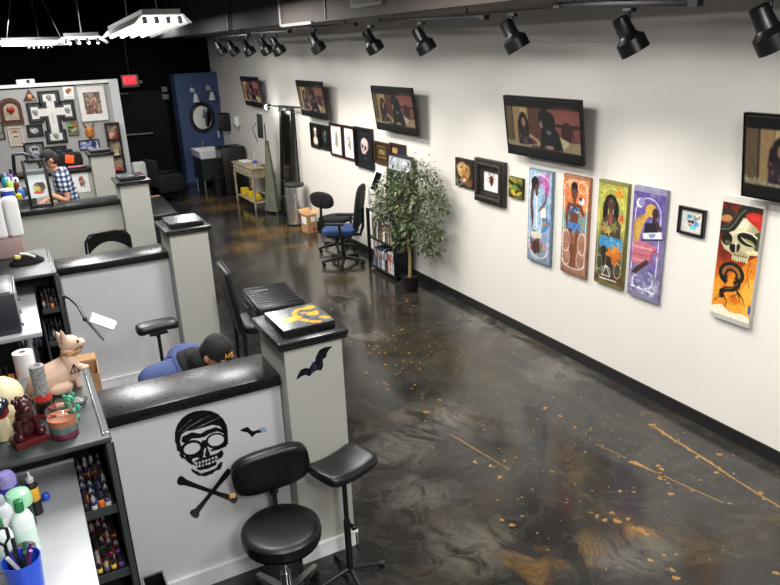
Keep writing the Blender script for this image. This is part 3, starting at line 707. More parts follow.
# ---- small works
def lion(A):
    P = Paint(60, A, '241a14'); P.blobs(40, (0, 0, 1, A), .12, ['2c2019', '4a3526', '17110e', '604530'], .6)
    P.ell(.42, .38*A, .3, .28*A, 'c09a62'); P.ell(.7, .42*A, .14, .26*A, 'a87b45'); P.ell(.28, .3*A, .1, .12*A, 'd8b884'); P.ell(.35, .3*A, .06, .04*A, '3a2a1c'); P.ell(.66, .36*A, .06, .04*A, '4a4a22')
    P.poly([(.42, .4*A), (.56, .4*A), (.6, .62*A), (.5, .68*A), (.4, .62*A)], 'a8744a'); P.ell(.52, .62*A, .1, .06*A, '9a4a3a'); P.ell(.5, .76*A, .2, .08*A, 'dcc8a2'); P.ell(.74, .85*A, .2, .12*A, '6a4a2f'); P.blobs(12, (.02, .75*A, .5, A), .06, ['7a7a6a', 'a8a090', '3a4a3a'], .6); P.blobs(6, (0, .05*A, .2, .4*A), .06, ['c9a888', 'a8704f'], .6)
    return P.grain(.15)
canvas('canvas_painting', 'small square lion-face canvas beside the dark carved frame', 6.70, 6.355, 1.36, 1.672, lion(.312/.36), mat('canvas_edge_dark', '1c1512', .6), d=.03)
def leafy(A):
    P = Paint(50, A, '6b6a28'); P.blobs(50, (0, 0, 1, A), .12, ['8f8f33', '4a4a1c', 'b0a83a', '2f2a14'], .6); P.line([(0, .2*A), (.4, .35*A), (1, .45*A)], .16, '2a2210'); P.line([(.1, A), (.5, .75*A), (.9, .6*A)], .16, '3a2a12'); P.ell(.45, .48*A, .18, .12, '5a8a3a'); P.ell(.35, .75*A, .2, .1, 'c9a83a', rot=.5); P.ell(.75, .75*A, .2, .08, 'b8a03a', rot=-.4)
    return P.grain(.2)
canvas('canvas_painting', 'tiny olive-green canvas next to the tall blue painting', 5.728, 5.504, 1.392, 1.598, leafy(.206/.224), mat('canvas_edge_moss', '23200f', .6), d=.03)
# ornate dark frame with a beetle print
r, W, H = on_wall('ornate_picture_frame', 'wide carved dark frame around a red beetle print', 'picture', 6.30, 5.785, 1.266, 1.718)
g = G(); fw = .125
for k, (f0, f1, z0, z1) in enumerate([(0, .03, .03, .05), (.03, .075, .055, .065), (.075, .105, .042, .035), (.105, .125, .03, .03)]):
    for sx in (-1, 1):
        xo = W/2-(f0+f1)/2; g.box((sx*xo, 0, z1/2+.001), (f1-f0, H-2*f0, z1), bev=.004)
        yo = H/2-(f0+f1)/2; g.box((0, sx*yo, z1/2+.001), (W-2*f1, f1-f0, z1), bev=.004)
for i in range(18):
    for sx in (-1, 1):
        g.ell((sx*(W/2-.052), -H/2+.04+(H-.08)*i/17, .066), (.018, .012, .01), (0, 0, i), 8, 6)
        if i < 16: g.ell((-W/2+.05+(W-.1)*i/15, sx*(H/2-.052), .066), (.012, .018, .01), (0, 0, i), 8, 6)
g.build('carved_frame', mat('pewter_black_frame', '2b2622', .5, var=.5, scale=60, bump=.15), r)
P = Paint(60, (H-.25)/(W-.25)*1.0, 'f2f1ee'); A = P.A
P.ell(.5, .45*A, .13, .2*A, '4a1a18'); P.ell(.5, .62*A, .08, .1*A, '5a1e1c'); P.ell(.44, .45*A, .04, .12*A, '7a2a26'); P.ell(.5, .28*A, .1, .05*A, '2a1414')
for sx in (-1, 1):
    P.line([(.5+sx*.08, .28*A), (.5+sx*.18, .18*A), (.5+sx*.1, .06*A)], .025, '221414'); P.line([(.5+sx*.03, .25*A), (.5+sx*.06, .1*A)], .02, '221414'); P.line([(.5+sx*.1, .4*A), (.5+sx*.22, .32*A), (.5+sx*.24, .46*A)], .02, '2a1616'); P.line([(.5+sx*.1, .5*A), (.5+sx*.2, .58*A)], .018, '2a1616')
P.line([(.5, .7*A), (.5, .76*A)], .02, '221414'); P.line([(.72, .93*A), (.86, .93*A)], .015, '8a8a8a')
paint_part('beetle_print', P, W-.24, M_print, r, (0, 0, .012))
g = G(); g.box((0, 0, .006), (W-.04, H-.04, .008)); g.build('backing_board', M_frameblk, r, smooth=0)
def blue_skull(A):
    P = Paint(70, A, 'cfcdc8'); P.blobs(14, (.28, .2*A, .75, .75*A), .09, ['4fb4cc', '7fd0de', '3a8fb8'], .6); P.ell(.55, .78*A, .13, .08, '5fd0dc', op=.8); P.ell(.38, .3*A, .1, .09*A, '3f7fb0'); P.ell(.44, .52*A, .17, .17*A, 'c9bfb4'); P.ell(.38, .52*A, .06, .07*A, '2a1a1c'); P.ell(.52, .52*A, .07, .08*A, '2c1c20'); P.line([(.58, .25*A), (.7, .35*A), (.85, .22*A)], .05, '9a6a4a'); P.line([(.62, .38*A), (.78, .34*A)], .06, 'a87a58'); P.ell(.7, .58*A, .1, .1*A, '3a8fd0'); P.line([(.36, .66*A), (.52, .7*A)], .03, '3a2426')
    return P.grain(.12)
r = framed('framed_print', 'small square black-framed print of a skull on turquoise', 'picture', 3.65, 3.417, 1.46, 1.665, blue_skull, fw=.02, d=.03)
# ---- the row of dark frames beyond the ficus
def portrait(A):
    P = Paint(50, A, '14100e'); P.ell(.5, .32*A, .17, .16*A, 'c9b8a2'); P.rect(.38, .42*A, .62, .6*A, 'bda88e'); P.ell(.5, .75*A, .28, .2*A, 'd9d2c6'); P.ell(.5, .2*A, .18, .08*A, 'e2ddd2'); P.ell(.44, .31*A, .03, .02, '3a2a22'); P.ell(.56, .31*A, .03, .02, '3a2a22'); return P.grain(.1)
def dimfig(A):
    P = Paint(50, A, '121214'); P.ell(.5, .3*A, .14, .12*A, '6a6244'); P.ell(.48, .55*A, .17, .18*A, '2a3a4c'); P.line([(.3, .4*A), (.5, .7*A)], .06, '5f7a6a'); P.blobs(10, (.2, .2*A, .8, .8*A), .04, ['3a4a5a', '7a8a5a', '1f2a33'], .6); return P.grain(.2)
def sketchA(A):
    P = Paint(60, A, 'f1efec'); P.blobs(60, (.36, .2*A, .62, .75*A), .035, ['a89a62', '6a6242', '8a8468', '3f3a2c', 'c9bb84'], .7); P.line([(.5, .2*A), (.48, .75*A)], .03, '5a5238'); return P
def sketchB(A):
    P = Paint(60, A, 'f0eeeb'); P.blobs(60, (.34, .25*A, .66, .72*A), .035, ['6a6a5a', '3a3a30', '9a977f', '85806a'], .7); P.line([(.4, .3*A), (.6, .55*A), (.5, .75*A)], .03, '3a372c'); return P
def pinkskull(A):
    P = Paint(70, A, '18181c'); P.ell(.5, .42*A, .24, .2*A, 'c4a2a8'); P.ell(.44, .52*A, .16, .16*A, 'cfb4b4'); P.ell(.5, .33*A, .18, .1*A, 'dcc6c8', op=.7); P.ell(.37, .46*A, .05, .06*A, '221a1e'); P.ell(.55, .5*A, .06, .06*A, '2a2024'); P.ell(.45, .57*A, .03, .03*A, '2a1e22'); P.rect(.33, .64*A, .58, .68*A, 'b79ea0'); P.line([(.4, .8*A), (.6, .8*A)], .02, '4a4a50'); return P.grain(.1)
def brownbook(A):
    P = Paint(50, A, '3a2a14'); P.rect(.2, .3*A, .8, .62*A, '6a5632'); P.rect(.28, .36*A, .72, .55*A, '8a7a52'); P.rect(.15, .72*A, .85, .78*A, '9a7a38'); P.rect(.15, .12*A, .85, .17*A, '75602f'); P.blobs(12, (.2, .3*A, .8, .6*A), .05, ['4a3a1c', 'a89a66', '55503a'], .6); return P.grain(.2)
def portraitB(A):
    P = Paint(50, A, '1a1d26'); P.rect(.08, .12*A, .45, .7*A, 'c08f52'); P.rect(.5, .1*A, .95, .8*A, '20283a'); P.blobs(8, (.1, .2*A, .45, .7*A), .06, ['d0a468', '8a5f36'], .5); return P.grain(.1)
G7 = 'row of frames under the lamp-arm TV'
M_maroon = mat('maroon_frame', '2c1210', .35)
M_brownf = mat('brown_frame', '3a2414', .45)
framed('framed_print', 'narrow dark frame with a pale portrait, end of the row by the tall panel', 'picture', 11.01, 10.63, 1.34, 1.73, portrait, fw=.03, group=G7)
framed('framed_print', 'narrow dark frame with a murky blue-green figure', 'picture', 10.61, 10.235, 1.35, 1.73, dimfig, fw=.03, group=G7)
framed('framed_print', 'maroon frame with a gold-brown ink column on white paper', 'picture', 10.215, 9.755, 1.30, 1.785, sketchA, fm=M_maroon, fw=.035, group=G7)
framed('framed_print', 'maroon frame with a grey ink sketch on white, next to the pink skull', 'picture', 9.73, 9.335, 1.30, 1.788, sketchB, fm=M_maroon, fw=.035, group=G7)
framed('framed_print', 'largest black frame of the row, holding a pink skull', 'picture', 9.315, 8.75, 1.25, 1.803, pinkskull, fw=.035, d=.04, group=G7)
framed('framed_print', 'small brown frame with an old gilt page', 'picture', 8.71, 8.31, 1.363, 1.658, brownbook, fm=M_brownf, fw=.03, group=G7)
framed('framed_print', 'small brown frame with an orange panel, partly behind the ficus', 'picture', 8.265, 7.85, 1.38, 1.68, portraitB, fm=M_brownf, fw=.03, group=G7)

# ---- ceiling tracks and spot heads
TRK = [(11.9, 10.2), (10.0, 8.6), (8.4, 6.75), (6.25, 4.55), (3.8, 2.7), (2.45, 1.2)]
tlab = ['black lighting track next to the blue corner', 'black lighting track between the blue corner and the third TV', 'black lighting track over the lamp arm and trash can', 'black lighting track over the ficus and carved frame', 'black lighting track over the tall painted women', 'black lighting track over the skull and snake painting']
TRZ = [(3.07, 3.06), (3.075, 3.06), (3.09, 3.07), (3.085, 3.035), (3.075, 3.02), (3.06, 3.0)]
for k, (a, b) in enumerate(TRK):
    z0, z1 = TRZ[k]
    L = math.hypot(a-b, z0-z1)
    rot = Matrix.Rotation(math.atan2(z0-z1, a-b), 3, 'X')
    t = thing('lighting_track', tlab[k], 'lighting track', (3.2, (a+b)/2, (z0+z1)/2), rot, 'lighting tracks')
    g = G(); g.box((0, 0, 0), (.036, L, .03), bev=.003); g.build('rail', M_metalblk, t)
    g = G(); g.box((0, L/2-.03, -.0), (.046, .06, .034)); g.build('end_cap', M_plastic, t)
    g = G(); g.box((0, -L/2+.03, -.0), (.046, .06, .034)); g.build('end_cap', M_plastic, t)
    for yy in (-L*.35, L*.35):
        g = G(); g.cyl((0, yy, .015), (0, yy, .1), .006); g.build('hanger', M_metalblk, t)
SPOTS = [2.309, 3.178, 4.248, 5.477, 6.428, 7.818, 9.109, 9.582, 10.335, 11.088, 11.764]
SPX = [(768, 25), (628, 28), (512, 35), (422, 40), (371, 38), (315, 40), (276, 42), (264, 43), (247, 46), (232, 48), (220, 50)]
slab_ = ['over the skull and snake painting', 'over the purple painting of the blonde woman', 'over the tall orange and blue paintings', 'over the carved frame, on the end of its track', 'over the potted ficus', 'over the pink skull frame',
         'first of the far cluster, over the maroon frames', 'second of the far cluster, over the narrow frames', 'third of the far cluster', 'fourth of the far cluster', 'last of the far cluster, next to the blue corner']
sp0 = None
for k, y in enumerate(SPOTS):
    c = ax(*SPX[k], 3.2)
    top = None
    for (a, b), (z0, z1) in zip(TRK, TRZ):
        if b-.01 <= c.y <= a+.01: top = z0+(z1-z0)*(a-c.y)/(a-b)
    loc = Vector((3.2, c.y, (top if top else 3.07)-.0225))
    aim = math.radians(0)
    lab = 'black spotlight head ' + slab_[k]
    if sp0 is None:
        sp0 = thing('spotlight', lab, 'spotlight', loc, 0.0, 'black track spotlights')
        g = G(); g.box((0, 0, -.012), (.04, .07, .024), bev=.003); g.build('track_adapter', M_plastic, sp0)
        g = G(); g.cyl((0, 0, -.024), (0, 0, -.085), .011); g.build('stem', M_plastic, sp0)
        dirv = Vector((.38, -.30, -.87)).normalized(); q = Vector((0, 0, 1)).rotation_difference(dirv).to_matrix().to_4x4()
        M0 = Matrix.Translation((-.02, .02, -.09)) @ q
        g = G(); g.lathe([(0, -.05), (.036, -.05), (.046, -.042), (.05, .055), (.053, .06), (.06, .07), (.078, .085), (.083, .09), (.084, .165), (.078, .165), (.072, .11), (0, .105)], n=20, M=M0); g.build('lamp_can', mat('satin_black_can', '101011', .35), sp0)
        g = G(); g.lathe([(0, .112), (.06, .112), (.066, .119), (0, .126)], n=18, M=M0); g.build('bulb_face', emat('spot_bulb', 'fff1da', 3.0), sp0)
    else: dup(sp0, loc, 0.0, lab)
    ld = bpy.data.lights.new('spot_beam', 'SPOT'); lo = bpy.data.objects.new('spot_beam', ld); COL.objects.link(lo)
    ld.energy = SPOT_W; ld.color = (1.0, .93, .82); ld.spot_size = math.radians(84); ld.spot_blend = 1.0; ld.shadow_soft_size = .06
    org = loc+Vector((-.02, .02, -.09))+Vector((.38, -.30, -.87)).normalized()*.20
    lo.location = org
    tgt = Vector((WX, c.y-.6, .2))
    lo.rotation_euler = (tgt-org).to_track_quat('-Z', 'Y').to_euler()
# ------------------------------------------------------------------ artists' steel workstations by the partitions
M_cab = mat('dark_green_grey_steel', '363b3b', .46, var=.1, scale=5, rvar=.08)
M_cabin = mat('cabinet_inside', '33393a', .5)
M_edge = mat('black_rubber_edge', '090909', .5)
def cabinet(name, label, yf, yb, ztop, shelves, x0=-.62, x1=.142):
    t = thing(name, label, 'ink cabinet', (0, yf, 0)); D = yb-yf
    g = G(); g.b2((x0, 0, ztop-.03), (x1, D, ztop), bev=.012); g.build('top', M_cab, t)
    g = G(); g.b2((x1-.028, .004, 0), (x1-.004, D-.004, ztop-.0305), bev=.004); g.build('side_panel', M_cab, t)
    g = G(); g.b2((x1-.0035, .0, .02), (x1+.004, .014, ztop-.031), bev=.002); g.build('edge_strip', M_edge, t)
    g = G(); g.b2((x0, .004, 0), (x0+.024, D-.004, ztop-.0305)); g.build('side_panel', M_cab, t)
    g = G(); g.b2((x0+.025, D-.03, .02), (x1-.0285, D-.006, ztop-.0305)); g.build('back_panel', M_cabin, t)
    for z in shelves:
        g = G(); g.b2((-.02, .03, z-.018), (x1-.029, D-.031, z)); g.box((-.02+(x1-.009)/2, .028, z+.006), (x1-.012, .008, .045), bev=.002); g.build('shelf', M_cabin, t, smooth=0)
    g = G(); g.b2((-.035, .02, .02), (-.0205, D-.031, .90)); g.build('divider', M_cabin, t, smooth=0)
    # rail along the top, seen as a bright line, and two corner screws
    g = G(); g.box((x1-.03, D/2, ztop+.004), (.008, D-.06, .008), bev=.003); g.build('top_rail', mat('worn_steel_rail', '8a9391', .25, metal=.8), t)
    for s in (.045, D-.05):
        g = G(); g.cyl((x1-.012, s, ztop), (x1-.012, s, ztop+.004), .006, n=10); g.build('screw', M_chrome, t)
    return t
U1Y, U2Y = 3.07, 6.0
cab1 = cabinet('ink_cabinet', 'dark steel ink cabinet topped with a skull, cat figure and candle jar', U1Y, 3.98, 1.3, [.06, .22, .56, .915], x1=.156)
cab2 = cabinet('ink_cabinet', 'dark steel ink cabinet next to the printer, with a strap on top', U2Y, 6.86, 1.3, [.06, .36, .70, .98])
INK = ['26306a', '2c3038', 'd87434', 'a8342a', '3c548c', 'dcb440', '8a3478', '2a6a50', '98284c', '55555a', 'e0883c', '5a74c4', 'd8d4c8', '6e3c8a']
inkname = ['navy', 'charcoal', 'orange', 'dark red', 'slate blue', 'yellow', 'purple', 'green', 'crimson', 'grey', 'amber', 'bright blue', 'white', 'violet']
def ink_proto(ci, r=.0135, h=.075):
    g = G(); g.lathe([(0, 0), (r*.95, 0), (r, .004), (r, h*.62), (r*.9, h*.7), (r*.55, h*.76), (0, h*.76)], n=10)
    b = g.build('ink_bottle', mat('ink_plastic_%d' % ci, INK[ci], .3), None)
    g = G(); g.lathe([(r*.7, h*.74), (r*.74, h*.95), (r*.45, h*1.02), (r*.28, h*1.13), (0, h*1.15)], n=10); g.build('nozzle_cap', mat('ink_cap_black', '18181a', .35) if ci % 3 else mat('ink_cap_silver', '9a9a9c', .35), b)
    g = G(); g.lathe([(r*1.02, h*.15), (r*1.03, h*.16), (r*1.03, h*.48), (r*1.02, h*.49)], n=10); g.build('label_band', mat('ink_label_%d' % (ci % 4), ['d9d5ca', '20222a', 'c6702f', '8d8d90'][ci % 4], .5), b)
    return b
protos = {}
def put_ink(ci, loc, where, grp):
    lab = 'small %s ink bottle %s' % (inkname[ci], where)
    loc = Vector(loc)
    if ci not in protos:
        protos[ci] = ink_proto(ci); b = protos[ci]; b.location = loc; tag(b, lab, 'ink bottle', grp)
    else: dup(protos[ci], loc, rnd.uniform(0, 6), lab, grp)
def fill_shelf(cab_y, z, rows, cols, where, grp, cis, y0=.06, dy=.034, x0=.0, dx=.0312, skip=.08):
    for i in range(rows):
        for j in range(cols):
            if rnd.random() < skip: continue
            put_ink(cis[rnd.randrange(len(cis))], (x0+j*dx+rnd.uniform(-.002, .002), cab_y+y0+i*dy+rnd.uniform(-.002, .002), z+.0005), where, grp)
fill_shelf(U1Y, .915, 12, 4, 'on the upper shelf of the cabinet under the skull', 'ink bottles on the upper shelf under the skull', [0, 1, 4, 9, 0, 2, 11, 10, 4])
fill_shelf(U1Y, .56, 13, 4, 'on the lower shelf of the cabinet under the skull', 'ink bottles on the lower shelf under the skull', [2, 5, 6, 8, 10, 7, 13, 3, 9, 1], y0=.05)
fill_shelf(U1Y, .22, 5, 4, 'on the bottom shelf of the cabinet under the skull', 'ink bottles on the bottom shelf under the skull', [5, 10, 12, 2, 3], y0=.05)
fill_shelf(U2Y, .98, 11, 4, 'on the upper shelf of the cabinet by the printer', 'ink bottles on the upper shelf by the printer', [1, 9, 12, 3, 10, 5, 2, 1, 9], y0=.05)
fill_shelf(U2Y, .70, 14, 4, 'on the lower shelf of the cabinet by the printer', 'ink bottles on the lower shelf by the printer', [1, 1, 1, 9, 0, 11, 1, 9], y0=.05)
fill_shelf(U2Y, .36, 6, 4, 'on the bottom shelf of the cabinet by the printer', 'ink bottles on the bottom shelf by the printer', [1, 1, 9, 0], y0=.05)
# loose tipped bottle on the lower front
# stainless worktables in front of the cabinets
def worktable(name, label, y0, y1, z, x1=-.0125, x0=-.585):
    t = thing(name, label, 'table', (0, y0, 0)); D = y1-y0
    M_steel = mat('pale_steel_top', 'acafb3', .36, metal=.2, scale=6)
    g = G(); g.b2((x0, 0, z-.035), (x1, D-.014, z), bev=.004); g.build('table_top', M_steel, t)
    g = G(); g.b2((x0, D-.0135, z-.035), (x1, D, z+.012), bev=.003); g.build('back_lip', M_steel, t)
    g = G(); g.b2((x0+.05, .06, .25), (x1-.11, D-.07, .268)); g.build('under_shelf', M_steel, t)
    for sx in (x0+.03, x1-.09):
        for sy in (.04, D-.05):
            g = G(); g.cyl((sx, sy, 0), (sx, sy, z-.0352), .016); g.build('leg', M_steel, t)
    return t
T1Z = 1.06; T2Z = 1.12
worktable('steel_worktable', 'stainless worktable with soap bottles and a blue pen cup', 2.1, 3.40, T1Z)
worktable('steel_worktable', 'stainless worktable carrying the black printer', 5.17, 6.76, T2Z, x1=-.046)

# ---- clutter on the cabinet under the skull (top at 1.3)
ZT = 1.3005
def p(x, y, z): return az(x, y, z)
def mesh_thing(g, name, m, label, cat, loc=(0, 0, 0), group=None, smooth=40):
    o = g.build(name, m, None, smooth=smooth); o.location = loc; return tag(o, label, cat, group)
# cardboard box overhanging the rear corner
b0 = Vector((.095, 4.16, 1.0005))
t = thing('cardboard_box', 'open brown cardboard box behind the cat figure', 'box', b0, -.06)
w_, d_, h_ = .23, .22, .20
g = G(); g.b2((-w_/2, -d_/2, 0), (w_/2, d_/2, .004)); g.b2((-w_/2, -d_/2, .004), (w_/2, -d_/2+.004, h_)); g.b2((-w_/2, d_/2-.004, .004), (w_/2, d_/2, h_)); g.b2((-w_/2, -d_/2+.004, .004), (-w_/2+.004, d_/2-.004, h_)); g.b2((w_/2-.004, -d_/2+.004, .004), (w_/2, d_/2-.004, h_))
g.build('carton', M_card, t, smooth=0)
g = G(); g.box((0, d_/2+.028, h_+.012), (w_-.01, .06, .004), (.3, 0, 0)); g.build('flap', M_card, t, smooth=0)
# cat figure
SK = mat('pale_pink_resin', 'd8b6a0', .45, var=.08, scale=12)
c0 = p(56, 412, ZT)
t = thing('cat_figurine', 'pale pink hairless cat figure with a triangle mark on its chest', 'figurine', (.002, 3.70, ZT), .30)
g = G()
def ringpts(c, rx, rz, yaw, n=12, tiltv=None):
    out = []
    for k in range(n):
        a = 2*PI*k/n; out.append(Vector((c[0]+rx*math.cos(a)*math.sin(yaw), c[1]-rx*math.cos(a)*math.cos(yaw), c[2]+rz*math.sin(a))))
    return out
# loft along the body: tail end (left) to chest (right)
secs = []
for (x, y, z, rx, rz) in [(-.16, .02, .03, .02, .02), (-.13, .02, .055, .05, .05), (-.06, .01, .075, .07, .075), (.0, 0, .085, .068, .08), (.04, 0, .10, .055, .075), (.065, 0, .13, .04, .05), (.075, 0, .15, .02, .02)]:
    secs.append(ringpts((x, y, z), rx, rz, 0, 14) if False else [Vector((x, y+rx*math.cos(2*PI*k/14), z+rz*math.sin(2*PI*k/14))) for k in range(14)])
g.hull_loft(secs)
g.ell((.055, -.02, .12), (.045, .05, .09)); g.ell((.06, -.01, .19), (.034, .036, .05))
for s in (-1, 1): g.cyl((.075, s*.025-.01, .004), (.065, s*.025-.01, .1), .014, .02)
g.ell((-.02, -.055, .035), (.06, .03, .034))
g.build('body', SK, t, smooth=60)
g = G(); g.ell((.075, -.012, .235), (.052, .042, .042), (0, .2, 0)); g.ell((.122, -.014, .222), (.03, .024, .022)); g.build('head', SK, t, smooth=60)
for s in (-1, 1):
    g = G(); g.cyl((.05, -.012+s*.026, .258), (.034, -.012+s*.036, .325 if s < 0 else .30), .024, .003, 10); g.build('ear', SK, t)
    g = G(); g.ell((.105, -.012+s*.032, .243), (.008, .006, .008)); g.build('eye', M_plastic, t)
g = G(); g.ell((.105, -.06, .105), (.026, .018, .014)); g.cyl((.07, -.04, .125), (.10, -.058, .108), .017); g.build('paw', SK, t)
g = G(); g.tube([(.075, -.05, .188), (.11, -.03, .185), (.1, .02, .185), (.05, .035, .19), (.03, -.02, .19), (.045, -.048, .19)], .012, 8, True); g.build('collar', mat('tan_collar', 'a8824f', .7), t)
g = G()
tri = [(-.022, 0), (.022, 0), (0, .045)]
Mt = Matrix.Translation((.055, -.0715, .098)) @ Matrix.Rotation(math.radians(90), 4, 'X')
for a, b in ((0, 1), (1, 2), (2, 0)):
    A, B = tri[a], tri[b]
    g.cyl(Mt @ Vector((A[0], A[1], 0)), Mt @ Vector((B[0], B[1], 0)), .0026, n=6)
g.cyl(Mt @ Vector((0, 0, 0)), Mt @ Vector((0, .045, 0)), .0026, n=6)
g.build('triangle_mark', M_plastic, t)
# grey tumbler in red jar
c = p(52, 405, ZT)
t = thing('red_candle_jar', 'tall grey speckled tube standing in a red-labelled jar', 'candle', (-.085, 3.455, ZT))
g = G(); g.lathe([(0, 0), (.036, 0), (.038, .005), (.038, .1), (.034, .105), (0, .105)]); g.build('jar', mat('red_glass', 'a8322c', .2), t)
g = G(); g.lathe([(.0384, .02), (.039, .021), (.039, .075), (.0384, .076)]); g.build('label', M_plastic, t)
g = G(); g.lathe([(0, .106), (.031, .106), (.031, .24), (.018, .243), (.012, .235), (0, .2)]); g.build('grey_tube', mat('speckled_grey', '8b8b8c', .6, var=.45, scale=90, bump=.1), t)
# skull with a helmeted figure
c = p(20, 405, ZT)
CR = mat('cream_bone', 'd9cba4', .5, var=.1, scale=10)
t = thing('skull_ornament', 'cream skull ornament behind the dark red statue', 'ornament', (-.255, 3.54, ZT), .3)
g = G(); g.ell((0, 0, .095), (.085, .1, .08)); g.ell((0, -.07, .05), (.058, .05, .05)); g.build('cranium', CR, t, smooth=60)
for s in (-1, 1):
    g = G(); g.ell((s*.028, -.108, .07), (.018, .014, .017)); g.build('eye_socket', M_plastic, t)
g = G(); g.box((0, -.1, .018), (.06, .04, .036), bev=.01); g.build('jaw', CR, t)
t = thing('helmeted_bust', 'little red bust with a shiny navy cap on the skull side', 'figurine', (-.262, 3.31, ZT))
g = G(); g.lathe([(0, 0), (.03, 0), (.034, .03), (.028, .08), (.02, .1), (0, .1)]); g.build('stand', CR, t)
g = G(); g.lathe([(0, .1), (.026, .1), (.036, .125), (.036, .15), (0, .15)]); g.build('red_body', mat('glossy_red', '9c2320', .25), t)
g = G(); g.ell((0, 0, .155), (.042, .042, .03)); g.cyl((0, -.02, .15), (.0, -.05, .146), .03, .022); g.build('navy_cap', mat('glossy_navy', '141727', .15), t)
# dark red guardian statue
OX = mat('oxblood_resin', '3a1114', .28, var=.3, scale=40, bump=.2)
c = p(33, 437, ZT)
t = thing('guardian_statue', 'dark red seated guardian statue on a square base', 'statue', (-.165, 3.215, ZT), .28)
g = G(); g.box((0, 0, .014), (.12, .085, .028), bev=.004); g.build('base', mat('deep_red_base', '5a1418', .3), t)
g = G(); g.ell((0, .01, .07), (.045, .038, .05)); g.ell((0, -.005, .115), (.034, .03, .04))
for s in (-1, 1): g.ell((s*.038, -.02, .045), (.02, .03, .022)); g.cyl((s*.03, -.02, .11), (s*.035, -.035, .035), .012, .01)
g.build('body', OX, t, smooth=60)
g = G(); g.ell((0, -.015, .16), (.03, .03, .032)); g.ell((0, -.043, .152), (.016, .012, .013))
for k in range(10): g.ell((.026*math.cos(k*.63), -.005+.02*math.sin(k*.63), .175+.006*(k % 2)), .011, None, 8, 6)
g.build('head', OX, t, smooth=60)
# layered candle in a glass jar
t = thing('candle_jar', 'glass jar candle layered pink, teal and orange', 'candle', (-.022, 3.20, ZT))
g = G(); g.lathe([(0, .0), (.04, .0), (.044, .004), (.044, .022), (0, .022)]); g.build('pink_wax', mat('pink_wax', 'a83055', .4), t)
g = G(); g.lathe([(0, .0223), (.044, .0223), (.044, .044), (0, .044)]); g.build('teal_wax', mat('teal_wax', '6a9a94', .4), t)
g = G(); g.lathe([(0, .0443), (.044, .0443), (.044, .068), (0, .064)]); g.build('orange_wax', mat('orange_wax', 'd98a62', .4), t)
g = G(); g.lathe([(.047, 0), (.047, .1), (.04, .108), (.042, .12), (.039, .12), (.037, .108), (.0445, .099), (.0445, .0)]); g.build('glass_jar', M_glass, t)
# green bear, crystals
t = thing('green_figurine', 'translucent green little bear beside the candle jar', 'figurine', (.022, 3.345, ZT))
GR = mat('green_resin', '3fae86', .2, trans=.2)
g = G(); g.ell((0, 0, .035), (.025, .024, .035)); g.ell((0, -.004, .085), (.021, .02, .02))
for s in (-1, 1): g.ell((s*.017, 0, .104), .008, None, 8, 6); g.ell((s*.026, -.012, .045), (.009, .012, .016)); g.ell((s*.016, -.016, .01), (.012, .016, .011))
g.build('bear_body', GR, t, smooth=60)
t = thing('glass_ashtray', 'clear cut-glass dish next to the green bear', 'dish', (.062, 3.47, ZT))
g = G(); g.lathe([(0, 0), (.03, 0), (.042, .03), (.037, .03), (.026, .008), (0, .008)], n=8); g.build('dish', M_glass, t, smooth=0)
g = G()
for k in range(7): g.box((.014*math.cos(k*.9), .014*math.sin(k*.9), .02+.004*(k % 3)), (.014, .014, .014), (k, k*.7, 0))
g.build('crystal', mat('crystal_chunk', 'dfe5e6', .1, trans=.5), t, smooth=0)
mesh_thing(G().ell((0, 0, .035), (.014, .012, .035), None, 12, 8), 'wooden_cone', mat('peach_wood', 'c58f63', .6), 'peach coloured cone behind the candle jar', 'ornament', (-.03, 3.36, ZT))

# things between the two stations: paper roll, orange bin (on a small shelf trolley)
t = thing('supply_trolley', 'plain grey trolley shelf behind the skull, carrying an orange bin', 'trolley', (0, 4.0, 0))
g = G(); g.b2((-.6, 0, .98), (.14, .55, 1.0)); g.build('tray', M_cab, t, smooth=0)
for sx in (-.58, .12):
    for sy in (.02, .53):
        g = G(); g.cyl((sx, sy, 0), (sx, sy, .98), .012); g.build('leg', M_cab, t)
ZR = 1.0005
q = ay(18, 355, 4.55)
t = thing('paper_towel_roll', 'white paper towel roll upright behind the cat figure', 'paper roll', (-.165, 4.47, ZR))
g = G(); g.lathe([(.018, 0), (.056, 0), (.056, .26), (.018, .26), (.018, 0)]); g.build('paper', mat('tissue_white', 'f1f1ef', .9), t)
g = G(); g.lathe([(.0165, .001), (.0175, .001), (.0175, .262), (.0165, .262), (.0165, .001)]); g.build('core', M_card, t)
t = thing('orange_bin', 'orange pen bin behind the skull ornament', 'bin', (-.325, 4.42, ZR))
g = G(); g.b2((-.09, -.07, 0), (.09, .07, .005)); g.b2((-.09, -.07, .005), (.09, -.066, .13)); g.b2((-.09, .066, .005), (.09, .07, .13)); g.b2((-.09, -.066, .005), (-.086, .066, .13)); g.b2((.086, -.066, .005), (.09, .066, .13)); g.build('box', mat('orange_plastic', 'd98524', .4), t, smooth=0)
for k in range(5):
    g = G(); g.cyl((-.06+.028*k, -.02+.01*(k % 3), .006), (-.06+.03*k, .02, .2), .006); g.build('marker', M_plastic, t)
mesh_thing(G().ell((0, 0, .03), (.05, .035, .03)), 'red_cloth', mat('red_cloth', 'a52030', .8), 'small crumpled red cloth next to the paper roll', 'cloth', (-.10, 4.22, ZR))

